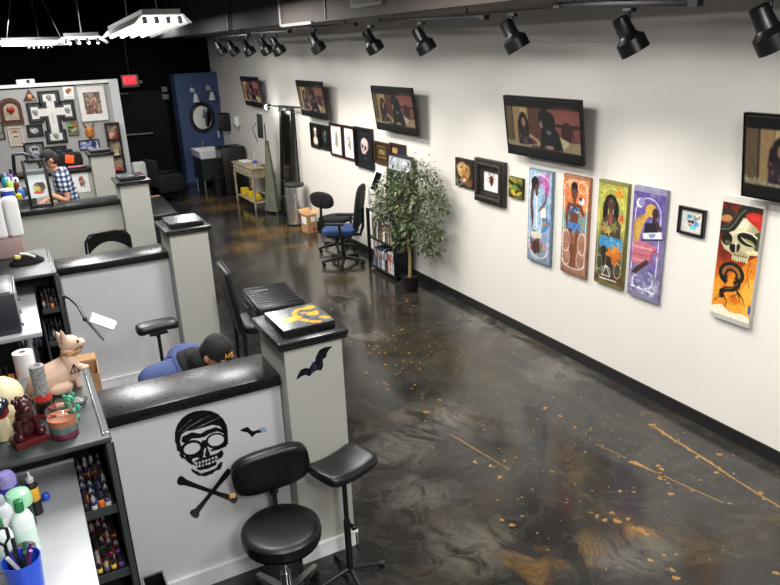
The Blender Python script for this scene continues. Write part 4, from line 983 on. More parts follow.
# ---- bottles on the worktable in front
Z1 = T1Z+.0005
def bottle(name, label, loc, prof, bm_, cap, cm, label_band=None, lm=None, txt=None, cat='bottle'):
    t = thing(name, label, cat, loc)
    g = G(); g.lathe(prof); g.build('bottle_body', bm_, t)
    g = G(); g.lathe(cap); g.build('cap', cm, t)
    if label_band: g = G(); g.lathe(label_band); g.build('label', lm, t)
    return t
GC = mat('green_cap', '1f7a45', .35); WB = mat('white_squeeze', 'dfeee8', .35, var=.02); WB2 = mat('mint_white', 'cfe8dc', .3, var=.03)
bottle('squeeze_bottle', 'white squeeze bottle with a green cap, standing by the black and yellow bottle', (-.23, 2.76, Z1), [(0, 0), (.032, 0), (.034, .004), (.034, .13), (.026, .152), (.014, .16), (0, .16)], WB, [(.0135, .1605), (.0145, .161), (.0145, .198), (.012, .2), (0, .2)], GC, [(.0342, .03), (.0345, .031), (.0345, .1), (.0342, .101)], WB2)
bottle('squeeze_bottle', 'white squeeze bottle with a green cap, right behind the blue cup scissors', (-.305, 2.70, Z1), [(0, 0), (.032, 0), (.034, .004), (.034, .12), (.026, .142), (.014, .15), (0, .15)], WB, [(.0135, .1505), (.0145, .151), (.0145, .188), (.012, .19), (0, .19)], GC, [(.0342, .03), (.0345, .031), (.0345, .09), (.0342, .091)], WB2)
bottle('ointment_bottle', 'slim black bottle with a yellow band and grey nozzle', (-.19, 3.02, Z1), [(0, 0), (.02, 0), (.021, .003), (.021, .12), (.014, .135), (0, .135)], M_plastic, [(.0125, .1355), (.013, .136), (.013, .15), (.006, .158), (.004, .175), (0, .176)], mat('grey_nozzle', 'a8a8aa', .4), [(.0212, .06), (.0216, .061), (.0216, .112), (.0212, .113)], mat('yellow_band', 'd9a32e', .4))
mesh_thing(G().ell((0, 0, .02), (.018, .018, .02)), 'blue_lid', mat('royal_blue', '2448b8', .35), 'small round royal blue lid behind the black and yellow bottle', 'lid', (-.15, 3.10, Z1))  # small blue bottle lid, shaped as a rounded dome
bottle('green_jar', 'dark jar under a pale mint domed lid', (-.24, 2.94, Z1), [(0, 0), (.038, 0), (.04, .004), (.04, .1), (0, .1)], mat('dark_green_jar', '26332c', .25), [(.043, .1005), (.044, .101), (.046, .13), (.038, .152), (.02, .162), (0, .164)], mat('mint_lid', '9fd6b2', .25))
t = bottle('spray_bottle', 'grey and white spray bottle with dark lettering beside the mint-lidded jar', (-.302, 2.86, Z1), [(0, 0), (.034, 0), (.036, .004), (.036, .14), (.02, .165), (0, .165)], mat('pale_grey_plastic', 'c9cdd2', .35), [(.0195, .1655), (.02, .166), (.02, .19), (.012, .2), (0, .2)], mat('grey_cap', '9aa0a6', .4), [(.0362, .02), (.0366, .021), (.0366, .12), (.0362, .121)], M_white)
text_part('lettering', 'OZA', .03, .001, M_plastic, t, (.024, -.0302, .085), Matrix.Rotation(.65, 3, 'Z') @ Matrix.Rotation(PI/2, 3, 'X'))
bottle('foam_bottle', 'violet-blue patterned bottle at the table back', (-.275, 3.035, Z1), [(0, 0), (.034, 0), (.036, .004), (.036, .12), (.03, .14), (0, .14)], mat('violet_blue', '2f3aa6', .35, var=.4, scale=60), [(.031, .1405), (.033, .141), (.034, .17), (.024, .19), (0, .194)], mat('lavender_cap', '8d86c2', .3, var=.25, scale=80))
t = thing('round_tin', 'dark round tin with a red-lettered lid behind the blue cup', 'tin', (-.238, 2.64, Z1))
g = G(); g.lathe([(0, 0), (.036, 0), (.038, .003), (.038, .075), (0, .075)]); g.build('tin_body', M_white, t)
g = G(); g.lathe([(.039, .0755), (.04, .076), (.04, .096), (.036, .099), (0, .099)]); g.build('lid', mat('brown_lid', '4a3833', .35), t)
g = G(); g.box((0, 0, .0995), (.045, .012, .001)); g.box((0, -.016, .0995), (.03, .008, .001)); g.build('lid_print', mat('red_print', 'a8382c', .4), t, smooth=0)
# blue cup with pens and scissors
t = thing('pen_cup', 'royal blue cup full of pens and scissors', 'cup', (-.243, 2.51, Z1))
g = G(); g.lathe([(0, 0), (.038, 0), (.042, .004), (.05, .115), (.047, .115), (.039, .006), (0, .006)], n=28); g.build('cup', mat('blue_cup', '1f4fd0', .3), t)
for k, (a, c, L) in enumerate([(0.2, '5a2a6a', .15), (1.0, '1f6a4a', .145), (1.9, '16161a', .165), (2.8, '2a2a90', .15), (3.6, 'd8d8d8', .14), (4.4, '16161a', .16), (5.2, '3a3a3e', .15), (5.8, '7a3a8a', .14)]):
    g = G(); g.cyl((.02*math.cos(a+2.6), .02*math.sin(a+2.6), .008), (.033*math.cos(a), .033*math.sin(a), L), .0055, n=8); g.build('pen', mat('pen_'+c, c, .4), t)
g = G(); g.tube([(-.03, .0, .17), (-.045, .0, .19), (-.05, .0, .215), (-.035, .0, .235), (-.015, .0, .22), (-.015, .0, .19)], .005, 8, True); g.cyl((-.03, 0, .01), (-.028, 0, .175), .005, n=8); g.build('scissors', M_plastic, t)

# ---- on the cabinet by the printer
ZT2 = 1.3005
t = thing('label_printer', 'dark slate box printer on the stainless worktable', 'printer', (-.285, 5.42, T2Z+.0005))
g = G(); g.b2((-.16, -.2, 0), (.12, .3, .29), bev=.012); g.build('case', mat('slate_case', '2b2d34', .4), t)
g = G(); g.b2((-.14, -.18, .2905), (.1, .28, .298), bev=.003); g.build('lid', mat('grey_lid', '55585c', .35), t)
g = G(); g.b2((.1205, -.18, .02), (.128, .28, .285), bev=.002); g.build('side_trim', M_steel, t)
for k in range(3):
    g = G(); g.box((.133, -.1+.14*k, .03+.05*k), (.01, .03, .02), bev=.003); g.build('button', M_plastic, t)
t = thing('black_strap_bundle', 'coiled black strap with white and yellow tags on the cabinet', 'strap', (-.055, 6.42, ZT2), .2)
g = G()
for k in range(5):
    R_ = .10-.012*k; g.tube([(R_*1.25*math.cos(a*PI/10), R_*.8*math.sin(a*PI/10), .012+.011*k) for a in range(20)], .011, 8, True)
g.build('coil', M_fabric, t)
g = G(); g.box((-.07, -.03, .07), (.05, .035, .03), (.2, .3, .4), bev=.008); g.build('yellow_tag', mat('pale_yellow', 'd8c878', .5), t)
g = G(); g.tube([(-.04, .0, .085), (0, -.01, .08), (.03, -.04, .068), (.06, -.05, .05)], .011, 8); g.build('white_tag', M_white, t)
mesh_thing(G().box((0, 0, .085), (.20, .16, .17), bev=.012), 'pink_carton', mat('pale_pink', 'a98f8c', .6), 'pale pink carton under the bright white tissue dispenser', 'box', (-.155, 6.74, ZT2))
# white paper box behind, topped with rounded lids
q = ay(12, 212, 6.72)
t = thing('tissue_box', 'bright white tissue dispenser standing on the pale pink carton', 'dispenser', (-.12, 6.74, ZT2+.171), .05)
g = G(); g.box((.03, 0, .165), (.115, .16, .33), bev=.03, seg=4); g.build('dispenser_case', mat('bright_white', 'f6f6f6', .35, var=.01), t)
g = G(); g.box((-.08, .0, .18), (.095, .15, .36), bev=.03, seg=4); g.build('dispenser_lid', mat('bright_white', 'f6f6f6', .35), t)
# LED desk lamp clamped to the printer cabinet
a_, b_ = ay(90, 317, 5.55), ay(115, 326, 5.55)
t = thing('clamp_lamp', 'gooseneck clamp lamp with a white LED bar by the grey partition', 'lamp', (0, 0, 0))
hd = (a_+b_)/2
g = G(); e0 = ay(68, 299, 6.05); e1 = ay(78, 306, 5.8); e2 = ay(85, 319, 5.55)
base = Vector((.150, 6.12, 1.02))
g.tube([base, Vector((base.x+.01, 6.08, e0.z+.02)), e0+Vector((.015, 0, .0)), e1, e2], .011, 8); g.build('gooseneck', M_bplast2, t)
g = G(); g.cyl(e2+Vector((0, .01, .0)), ay(104, 340, 5.56), .010); g.build('lower_arm', mat('mid_grey_metal', '77797c', .4), t)
u = (b_-a_).normalized()
g = G(); M0 = Matrix.Translation(hd) @ Vector((1, 0, 0)).rotation_difference(u).to_matrix().to_4x4()
g.m = M0; g.box((0, 0, 0), ((b_-a_).length*1.0, .05, .075), bev=.01); g.build('head_shell', M_white, t)
g = G(); g.m = M0; g.box((0, -.027, .006), ((b_-a_).length*.93, .002, .055)); g.build('LED_panel'.lower(), emat('led_white', 'ffffff', 1.5), t, smooth=0)
g = G(); g.box((.1475+.006, 6.12, 1.0), (.012, .05, .06), bev=.004); g.build('clamp', M_plastic, t)
g = G(); g.ell(e2, .018); g.build('pivot', M_bplast2, t)
# small bottle hanging below the lamp, stuck on the partition
q = ay(81, 342, 6.47)
t = thing('wall_hook', 'tiny black and white hook stuck on the partition under the clamp lamp', 'hook', (q.x, 6.484, q.z), R_SOUTH)
g = G(); g.cyl((0, .02, .0), (0, .02, .035), .016); g.build('white_knob', M_white, t)
g = G(); g.box((0, -.02, .012), (.022, .05, .022), bev=.004); g.build('black_clip', M_plastic, t)

# ---- decals on the partitions
def decal_root(name, label, cat, c, rot=R_SOUTH): return thing(name, label, cat, c, rot)
M_vinyl = mat('black_vinyl_decal', '0a090c', .3, var=.3, scale=30)
YW = 3.5-.0006
s0 = ay(207, 443, YW)
t = decal_root('skull_decal', 'large black skull decal on the grey partition behind the swivel stool', 'decal', (s0.x, YW, s0.z))
# trace in units of the picture: 562-wide zoom of (160..280, 400..525)
def zp(x, y, c=s0):
    q = ay(160+x*120/562, 400+y*125/585, YW); return (q.x-c.x, q.z-c.z)
def pr(g, pts, z0=0.0, z1=.0008): g.prism([zp(*q) for q in pts], z0, z1)
def cut_sheet(name, P, W, m, parent, thick=.0008, thr=.5, place=None):
    """thin vinyl sheet that keeps only the cells painted dark"""
    keep = P.a[..., 0] < thr
    h, w = keep.shape; cs_ = W/w; H = cs_*h
    bm = bmesh.new(); vd = {}
    def vv(i, j):
        if (i, j) not in vd: vd[(i, j)] = bm.verts.new((-W/2+j*cs_, H/2-i*cs_, thick) if place is None else place(j/w, i/w, thick))
        return vd[(i, j)]
    for i, j in zip(*np.nonzero(keep)): bm.faces.new([vv(i, j), vv(i+1, j), vv(i+1, j+1), vv(i, j+1)])
    r_ = bmesh.ops.extrude_face_region(bm, geom=bm.faces[:])
    for v in r_['geom']:
        if isinstance(v, bmesh.types.BMVert): v.co.z = .0
    me = bpy.data.meshes.new(name); bm.to_mesh(me); bm.free(); me.materials.append(m)
    o = bpy.data.objects.new(name, me); COL.objects.link(o); o.parent = parent; return o
qa, qb, qc = ay(172, 405, YW), ay(232, 405, YW), ay(202, 480, YW)
SW = qb.x-qa.x
P = Paint(190, 1.3, 'ffffff')
BK_, WH_ = '000000', 'ffffff'
nz_ = np.random.RandomState(11)
def bz(x, y): return ((x-60)/260, (y-40)/260)      # zoom px -> sheet units
def bp(pts, c): P.poly([bz(*q) for q in pts], c)
# rounded dark scalp, with streaks
bp([(70, 195), (70, 150), (80, 118), (100, 88), (128, 66), (160, 53), (200, 47), (238, 51), (270, 64), (296, 88), (312, 118), (318, 150), (316, 186), (300, 200), (298, 150), (280, 122), (245, 116), (205, 128), (160, 140), (122, 146), (100, 162), (92, 200), (84, 230)], BK_)
bp([(100, 196), (104, 172), (150, 150), (190, 158), (215, 142), (262, 126), (296, 140), (302, 158), (268, 146), (232, 158), (210, 172), (186, 178), (150, 180), (118, 202)], BK_)
for a, b in [((105, 150), (200, 85)), ((120, 132), (235, 72)), ((150, 138), (250, 95)), ((180, 128), (280, 80)), ((84, 150), (150, 88))]: P.line([bz(*a), bz(*b)], .0045, WH_)
bp([(76, 200), (92, 190), (100, 215), (102, 250), (120, 272), (104, 276), (90, 256), (96, 246), (80, 236)], BK_); bp([(306, 160), (318, 170), (318, 205), (304, 222), (296, 222)], BK_)
# sockets: dark rim with a bare grey centre
P.ell(*bz(150, 226), .20, .145, BK_, rot=-.28); P.ell(*bz(150, 227), .155, .10, WH_, rot=-.30)
P.ell(*bz(262, 190), .185, .14, BK_, rot=-.22); P.ell(*bz(262, 188), .145, .10, WH_, rot=-.22)
bp([(196, 190), (216, 186), (222, 222), (236, 252), (230, 268), (214, 262), (206, 250), (200, 268), (184, 276), (178, 262), (190, 232)], BK_); P.line([bz(212, 225), bz(208, 250)], .03, WH_)
P.line([bz(108, 268), bz(140, 274), bz(176, 262)], .04, BK_); P.line([bz(240, 236), bz(280, 226), bz(304, 214)], .035, BK_)
# cheeks, jaw and teeth
bp([(112, 272), (150, 280), (160, 300), (150, 306), (128, 288)], BK_); bp([(268, 248), (292, 232), (298, 250), (284, 276), (272, 270)], BK_)
bp([(160, 286), (190, 274), (230, 262), (268, 248), (274, 278), (262, 304), (225, 322), (185, 330), (162, 316)], BK_)
for k in range(7):
    for j in range(2):
        P.ell(*bz(170+15.5*k, 296-3.6*k-.2*k*k+j*17), .023, .027, WH_)
bp([(146, 316), (160, 328), (190, 340), (228, 334), (262, 318), (282, 288), (294, 292), (286, 322), (258, 332), (244, 346), (212, 358), (176, 352), (150, 336)], BK_); P.line([bz(176, 344), bz(230, 342)], .012, WH_)
# worn, brushed edges
n1 = nz_.uniform(0, 1, (P.h, P.w)); n2 = np.kron(nz_.uniform(0, 1, (P.h//3+1, P.w//3+1)), np.ones((3, 3)))[:P.h, :P.w]
edge = P.a[..., 0]*0
dk = (P.a[..., 0] < .5).astype(float)
sm = sum(np.roll(np.roll(dk, a, 0), b, 1) for a in range(-3, 4) for b in range(-3, 4))/49
worn = (sm+.36*(n2-.5)+.2*(n1-.5)) > .5
low = (P.Y > .62)
dk2 = np.where(low, worn & (dk+.0 > -1), dk > .5)
P.a[...] = np.where(dk2[..., None], 0.0, 1.0)
def on_sheet(u, v, z):
    q = ay(160+(60+u*260)*120/562, 400+(40+v*260)*125/585, YW); return (q.x-s0.x, q.z-s0.z, z)
cut_sheet('vinyl_skull', P, 1, M_vinyl, t, place=on_sheet)
s1 = ay(207, 497, YW)
t = decal_root('crossbones_decal', 'black crossed bones decal under the skull decal', 'decal', (s1.x, YW, s1.z))
def bone(g, a, b, w, k0, k1, z):
    A, B = Vector(a), Vector(b); d = (B-A).normalized(); n = Vector((-d.y, d.x))
    P_ = []
    sh = [(0, k0*.6), (.02, k0*1.5), (.07, k0*1.7), (.13, w*1.1), (.3, w*.85), (.5, w*.75), (.7, w*.85), (.87, w*1.1), (.93, k1*1.7), (.98, k1*1.5), (1, k1*.6)]
    up = [A+(B-A)*t_+n*h for t_, h in sh]; dn = [A+(B-A)*t_-n*h for t_, h in sh]
    pts = [zp(v.x, v.y, s1) for v in up+dn[::-1]]; g.prism(pts, 0, z)
g = G(); bone(g, (82, 372), (362, 470), 13, 13, 12, .0008); g.build('bone', M_vinyl, t, smooth=0)
g = G(); bone(g, (152, 545), (328, 325), 12, 14, 8, .0011); g.build('bone', M_vinyl, t, smooth=0)
def bat(name, label, pix, plane_y, zsc=1.0):
    P_ = [ay(x, y, plane_y) for x, y in pix]; c = sum(P_, Vector())/len(P_)
    t = thing(name, label, 'decal', (c.x, plane_y-.0006, c.z), R_SOUTH)
    g = G(); g.prism([(v.x-c.x, v.z-c.z) for v in P_], 0, .0012); g.build('wings', mat('black_purple_foil', '17141f', .25, var=.7, scale=45), t, smooth=0)
    return t, c
f6 = lambda x, y: (250+x/6.5, 330+y/6.5)
t, c = bat('bat_decal', 'large black and purple bat decal on the pillar with the gold inlay cap', [f6(*q) for q in [(300, 325), (312, 290), (330, 258), (362, 245), (385, 250), (408, 208), (422, 205), (428, 175), (450, 130), (485, 112), (538, 104), (515, 125), (500, 150), (494, 175), (472, 190), (475, 235), (462, 262), (440, 258), (418, 268), (400, 285), (388, 300), (360, 290), (335, 300), (318, 312)]], 3.38)
P_ = [ay(*f6(*q), 3.38) for q in [(395, 285), (405, 212), (418, 205), (425, 222), (436, 230), (432, 262), (415, 270)]]
g = G(); g.prism([(v.x-c.x, v.z-c.z) for v in P_], .0013, .0022); g.build('body', mat('purple_foil', '2a2440', .25, var=.5, scale=60), t, smooth=0)
t, c = bat('bat_decal', 'small bat decal beside the skull decal, one wing pale', [(160+x*120/562, 400+y*125/585) for x, y in [(374, 142), (395, 130), (412, 126), (424, 140), (436, 146), (450, 142), (470, 134), (490, 128), (502, 145), (480, 150), (455, 154), (445, 160), (430, 174), (420, 160), (408, 150), (392, 148)]], 3.5)
P_ = [ay(160+x*120/562, 400+y*125/585, 3.5) for x, y in [(462, 138), (490, 128), (502, 145), (478, 150)]]
g = G(); g.prism([(v.x-c.x, v.z-c.z) for v in P_], .0013, .002); g.build('pale_wing', mat('foil_silver', '8fa0b8', .3), t, smooth=0)

for o_ in bpy.data.objects:
    k_ = {'guardian_statue': 1.15, 'skull_ornament': 1.12, 'candle_jar': 1.32, 'green_figurine': 1.15, 'helmeted_bust': 1.08, 'red_candle_jar': 1.05, 'cat_figurine': 1.0, 'pen_cup': 1.3, 'squeeze_bottle': 1.18, 'ointment_bottle': 1.15, 'green_jar': 1.12, 'spray_bottle': 1.12, 'foam_bottle': 1.15, 'round_tin': 1.05}.get(o_.name.split('.')[0])
    if k_ and o_.parent is None: o_.matrix_world = o_.matrix_world @ Matrix.Scale(k_, 4)
fill_shelf(U2Y, .70, 9, 6, 'on the lower shelf of the cabinet by the printer', 'ink bottles on the lower shelf by the printer', [1, 1, 1, 9, 0, 11, 1, 9], y0=.05, x0=-.235)

t = thing('floor_bin', 'open black bin with a grey rim on the floor beside the ink cabinet', 'bin', (.224, 3.005, 0), -.0)
g = G(); w_, d_, h_ = .10, .30, .45
g.b2((-w_/2, -d_/2, 0), (w_/2, d_/2, .006)); g.b2((-w_/2, -d_/2, .006), (w_/2, -d_/2+.006, h_)); g.b2((-w_/2, d_/2-.006, .006), (w_/2, d_/2, h_)); g.b2((-w_/2, -d_/2+.006, .006), (-w_/2+.006, d_/2-.006, h_)); g.b2((w_/2-.006, -d_/2+.006, .006), (w_/2, d_/2-.006, h_)); g.build('bin_shell', M_plastic, t, smooth=0)
g = G(); g.tube([(-w_/2, -d_/2, h_+.006), (w_/2, -d_/2, h_+.006), (w_/2, d_/2, h_+.006), (-w_/2, d_/2, h_+.006)], .006, 6, True); g.build('rim', mat('grey_rim', '6f7276', .4), t)
# ------------------------------------------------------------------ furniture on the floor
def rounded_pad(g, W, H, D, rad, z0=0.0, n=6, puff=.3, M=None):
    """soft rounded-rectangle cushion: outline in local xy, thickness D along z"""
    def outline(s, m=40):
        out = []
        for k in range(m):
            a = 2*PI*k/m
            e = 2/ rad
            c, sn = math.cos(a), math.sin(a)
            out.append((math.copysign(abs(c)**e, c)*W/2*s, math.copysign(abs(sn)**e, sn)*H/2*s))
        return out
    secs = []
    for t, s in [(0, .80), (.06, .92), (.2, .985), (.5, 1.0), (.8, .985), (.94, .92), (1.0, .80)]:
        secs.append([Vector((x, y, z0+D*t)) for x, y in outline(s)])
    mid = [Vector((x, y, z0+D*1.03)) for x, y in outline(.45)]
    secs.append(mid)
    if M is not None: secs = [[M @ v for v in r] for r in secs]
    g.hull_loft(secs)
def caster_base(t, r=.29, h=.09, n=5, a0=0.3, m=None, cas=True, hub_r=.035):
    m = m or M_plastic
    g = G(); g.lathe([(0, h-.02), (hub_r, h-.02), (hub_r*.9, h+.05), (0, h+.05)]); g.build('base_hub', m, t)
    for k in range(n):
        a = a0+2*PI*k/n; c, s = math.cos(a), math.sin(a)
        g = G(); M0 = Matrix.Rotation(a, 4, 'Z'); g.m = M0
        g.hull_loft([[Vector((x, y, z)) for y, z in ((-w, zc-q), (w, zc-q), (w*.8, zc+q), (-w*.8, zc+q))] for x, w, zc, q in ((.02, .03, h+.012, .022), (r*.6, .024, h-.005, .017), (r, .018, h-.022, .012))])
        leg = g.build('base_leg', m, t)
        if cas:
            g = G(); g.m = M0
            g.cyl((r-.005, 0, h-.03), (r-.005, 0, .045), .009); g.cyl((r-.03, -.022, .027), (r-.03, -.005, .027), .026); g.cyl((r-.03, .005, .027), (r-.03, .022, .027), .026); g.box((r-.022, 0, .045), (.03, .012, .03), bev=.004)
            g.build('caster', M_plastic, t)
# swivel stool by the near partition
sc_ = Vector((.875, 3.075, 0))
t = thing('swivel_stool', 'black padded swivel stool with backrest under the skull decal', 'stool', sc_, 0.0)
ST = t
g = G(); rounded_pad(g, .42, .42, .09, 2.0, M=Matrix.Translation((0, 0, .455))); g.lathe([(0, .43), (.16, .43), (.2, .455), (0, .456)]); g.build('seat', M_leather, t)
bc = ay(270, 467, 3.33)-sc_
g = G(); g.m = Matrix.Translation((.0, 0, 0))
Mb = Matrix.Translation((bc.x, .245, bc.z)) @ Matrix.Rotation(-.10, 4, 'Y') @ Matrix.Rotation(-.12, 4, 'Z') @ Matrix.Rotation(math.radians(98), 4, 'X')
g = G(); rounded_pad(g, .43, .265, .075, 3.4, z0=-.03, M=Mb); g.build('backrest', M_leather, t)
g = G(); g.box((bc.x-.225, .235, bc.z-.09), (.03, .004, .025)); g.build('orange_tag', mat('orange_tag', 'd8a868', .6), t, smooth=0)
g = G(); g.tube([(.01, .12, .43), (.02, .22, .425), (bc.x+.01, .265, .48), (bc.x+.01, .275, bc.z-.02)], .016, 8); g.box((bc.x+.01, .272, bc.z-.1), (.05, .018, .17), bev=.004); g.build('back_bracket', M_metalblk, t)
g = G(); g.cyl((0, 0, .25), (0, 0, .43), .024); g.build('gas_lift', M_chrome, t)
g = G(); g.cyl((0, 0, .1), (0, 0, .25), .03); g.build('column', M_chrome, t)
g = G(); g.cyl((.05, .06, .42), (.17, .1, .4), .007); g.build('height_lever', M_chrome, t)
caster_base(t, .28, .09, a0=.628, m=M_chrome)
# padded arm-rest stand
def armrest_stand(label, loc, yaw, h, W=.33, D=.24, bar=False):
    t = thing('arm_rest_stand', label, 'arm rest', loc, yaw)
    g = G()
    secs = []
    for t_ in [-1, -.94, -.8, -.4, 0, .4, .8, .94, 1]:
        x = t_*W/2; sag = -.022*(1-t_*t_) if not bar else .012*(1-t_*t_); k = 1.0 if abs(t_) < .9 else (.88 if abs(t_) < .97 else .65)
        ring = []
        for j in range(16):
            a = 2*PI*j/16; c, s = math.cos(a), math.sin(a)
            ring.append(Vector((x, math.copysign(abs(c)**.55, c)*D/2*k, h-.035+sag+math.copysign(abs(s)**.6, s)*.036*k)))
        secs.append(ring)
    g.hull_loft(secs); g.build('cushion', M_leather, t, smooth=55)
    g = G(); g.box((0, 0, h-.085), (.14, .1, .012)); g.tube([(-.0, 0, h-.14), (.0, .035, h-.13), (0, .04, h-.1), (0, 0, h-.088)], .012, 8); g.build('tilt_bracket', M_metalblk, t)
    g = G(); g.cyl((0, 0, h*.45), (0, 0, h-.088), .014); g.build('post', M_metalblk, t)
    g = G(); g.cyl((0, 0, .06), (0, 0, h*.5), .019); g.build('sleeve', M_metalblk, t)
    g = G(); g.cyl((0, -.02, h*.48), (0, -.055, h*.48), .012); g.ell((0, -.06, h*.48), .018); g.build('knob', M_plastic, t)
    for k in range(4):
        a = -yaw+PI/2*k
        g = G(); g.cyl((0, 0, .075), (.2*math.cos(a), .2*math.sin(a), .022), .014, .011); l = g.build('leg', M_metalblk, t)
        g = G(); g.cyl((.2*math.cos(a), .2*math.sin(a), 0), (.2*math.cos(a), .2*math.sin(a), .03), .018); g.build('foot', M_plastic, t)
    return t
q = az(345, 465, .75); b_ = az(343, 577, .04)
ac = Vector((1.262, 3.115, 0))
armrest_stand('black padded arm rest on a post, standing by the pillar next to the swivel stool', ac, .30, .80, .335, .25)
q = az(156, 328, .80)
armrest_stand('black bar-shaped arm rest on a post behind the hunched tattooist', (q.x+.01, q.y-.0, 0), .06, .845, .32, .17, True)
# high-back black chair carrying a ribbed case
def parsons_chair(label, loc, yaw):
    t = thing('high_back_chair', label, 'chair', loc, yaw)
    g = G(); rounded_pad(g, .45, .46, .09, 6, M=Matrix.Translation((.02, 0, .385))); g.build('seat', M_leather, t)
    g = G(); g.m = Matrix.Translation((-.215, 0, .40)) @ Matrix.Rotation(-.13, 4, 'Y'); g.box((0, 0, .31), (.055, .45, .62), bev=.018, seg=3)
    g.build('backrest', M_leather, t)
    g = G(); g.m = Matrix.Translation((-.215, 0, .40)) @ Matrix.Rotation(-.13, 4, 'Y'); g.box((.03, 0, .62), (.006, .44, .012), bev=.002); g.build('piping', mat('worn_piping', '6a6a6c', .35), t)
    for sx, sy in ((-.2, -.2), (-.2, .2), (.2, -.2), (.2, .2)):
        g = G(); g.cyl((sx, sy, .39), (sx*1.08, sy, 0), .024, .017, 8); g.build('leg', M_metalblk, t)
    return t
parsons_chair('black high-back chair with a ribbed case lying on its seat', (1.80, 6.27, 0), -.08)
t = thing('ribbed_case', 'black ribbed hard case with a small silver badge, lying on the high-back chair', 'case', (1.965, 6.33, .4785), -.07)
g = G(); L_, W_, H_ = .66, .46, .175
g.box((0, 0, H_/2), (W_, L_, H_), bev=.03, seg=3)
case = g.build('shell', mat('black_abs_shell', '17191b', .33), t)
for k in range(8):
    g = G(); g.box((0, -L_/2+.07+.074*k, H_+.001), (W_-.07, .04, .010), bev=.004); g.build('rib', mat('black_abs_shell', '17191b', .33), t)
for k in range(3):
    g = G(); g.box((-W_/2-.001, 0, .04+.045*k), (.01, L_-.08, .018), bev=.004); g.build('rib', mat('black_abs_shell', '17191b', .33), t)
g = G(); g.box((-.10, .13, H_+.008), (.10, .014, .002)); g.box((-.03, .13, H_+.008), (.02, .03, .002)); g.build('badge', M_steel, t, smooth=0)
g = G(); g.tube([(-W_/2, -.07, .09), (-W_/2-.03, -.06, .09), (-W_/2-.03, .06, .09), (-W_/2, .07, .09)], .009, 8); g.build('handle', M_plastic, t)
# folding chair behind the second partition
q = ay(105, 240, 8.75)
t = thing('folding_chair', 'black folding chair with a curved back panel behind the partition by the printer', 'chair', (q.x+.01, 8.62, 0), .05)
g = G()
for s in (-1, 1): g.tube([(s*.25, .12, 0), (s*.25, .02, .45), (s*.245, -.05, .8)], .013, 8)
g.tube([(-.245, -.05, .8), (-.24, -.065, .9), (-.19, -.075, .975), (-.1, -.08, .99), (.1, -.08, .99), (.19, -.075, .975), (.24, -.065, .9), (.245, -.05, .8)], .014, 8); g.build('frame_tube', M_metalblk, t)
g = G()
sec = []
for k in range(9):
    x = -.228+.456*k/8; c = .03*(1-(x/.225)**2); up = .985-.06*(abs(x)/.225)**4; lo = .81-.05*(abs(x)/.225)**2+.06*(1-(x/.225)**2)
    sec.append([Vector((x, -.085+c, lo)), Vector((x, -.07+c, lo)), Vector((x, -.095+c, up)), Vector((x, -.11+c, up))])
g.hull_loft(sec); g.build('back_panel', M_leather, t)
g = G(); rounded_pad(g, .44, .40, .04, 4, M=Matrix.Translation((0, .12, .44))); g.build('seat', M_leather, t)
for s in (-1, 1):
    g = G(); g.tube([(s*.235, -.12, 0), (s*.235, .1, .42), (s*.235, .28, .455)], .012, 8); g.build('leg', M_metalblk, t)
# ---- office chairs by the bookshelf
t = thing('office_chair', 'black task chair with an oval backrest, behind the blue-seated chair', 'chair', (4.02, 9.52, 0), .4)
g = G(); rounded_pad(g, .46, .46, .07, 3, M=Matrix.Translation((0, 0, .44))); g.build('seat', M_fabric, t)
Mb = Matrix.Translation((-.26, 0, .80)) @ Matrix.Rotation(-.1, 4, 'Y') @ Matrix.Rotation(PI/2, 4, 'Z') @ Matrix.Rotation(PI/2, 4, 'X')
g = G(); rounded_pad(g, .44, .24, .07, 2.6, z0=-.03, M=Mb); g.build('backrest', M_fabric, t)
g = G(); g.tube([(-.05, 0, .43), (-.24, 0, .42), (-.29, 0, .5), (-.285, 0, .78)], .02, 8); g.build('back_bar', M_plastic, t)
g = G(); g.cyl((0, 0, .12), (0, 0, .43), .025); g.build('gas_lift', M_plastic, t)
caster_base(t, .29, .09, a0=.2)
t = thing('office_chair', 'blue-seated office chair with a tall black back beside the bookshelf', 'chair', (3.80, 8.80, 0), 2.45)
g = G(); rounded_pad(g, .48, .48, .085, 3.2, M=Matrix.Translation((0.02, 0, .45))); g.build('seat', mat('blue_seat_fabric', '243d68', .9, bump=.05, scale=150), t)
g = G(); g.box((0, 0, .437), (.36, .36, .022), bev=.008); g.build('seat_pan', M_plastic, t)
Mb = Matrix.Translation((-.27, 0, .82)) @ Matrix.Rotation(-.16, 4, 'Y') @ Matrix.Rotation(PI/2, 4, 'Z') @ Matrix.Rotation(PI/2, 4, 'X')
g = G(); rounded_pad(g, .45, .60, .05, 4, z0=-.02, M=Mb); g.build('backrest', mat('black_mesh_back', '141517', .85), t)
g = G(); g.tube([(-.08, 0, .43), (-.26, 0, .43), (-.30, 0, .55), (-.31, 0, .8)], .022, 8); g.build('back_bar', M_plastic, t)
for s in (-1, 1):
    g = G(); g.tube([(-.06, s*.22, .44), (-.06, s*.285, .46), (-.05, s*.29, .62)], .018, 8); g.build('arm_support', M_plastic, t)
    g = G(); g.box((.02, s*.29, .64), (.27, .075, .03), bev=.012); g.build('arm_pad', M_plastic, t)
g = G(); g.cyl((0, 0, .12), (0, 0, .43), .028); g.build('gas_lift', M_plastic, t)
caster_base(t, .31, .09, a0=.5)
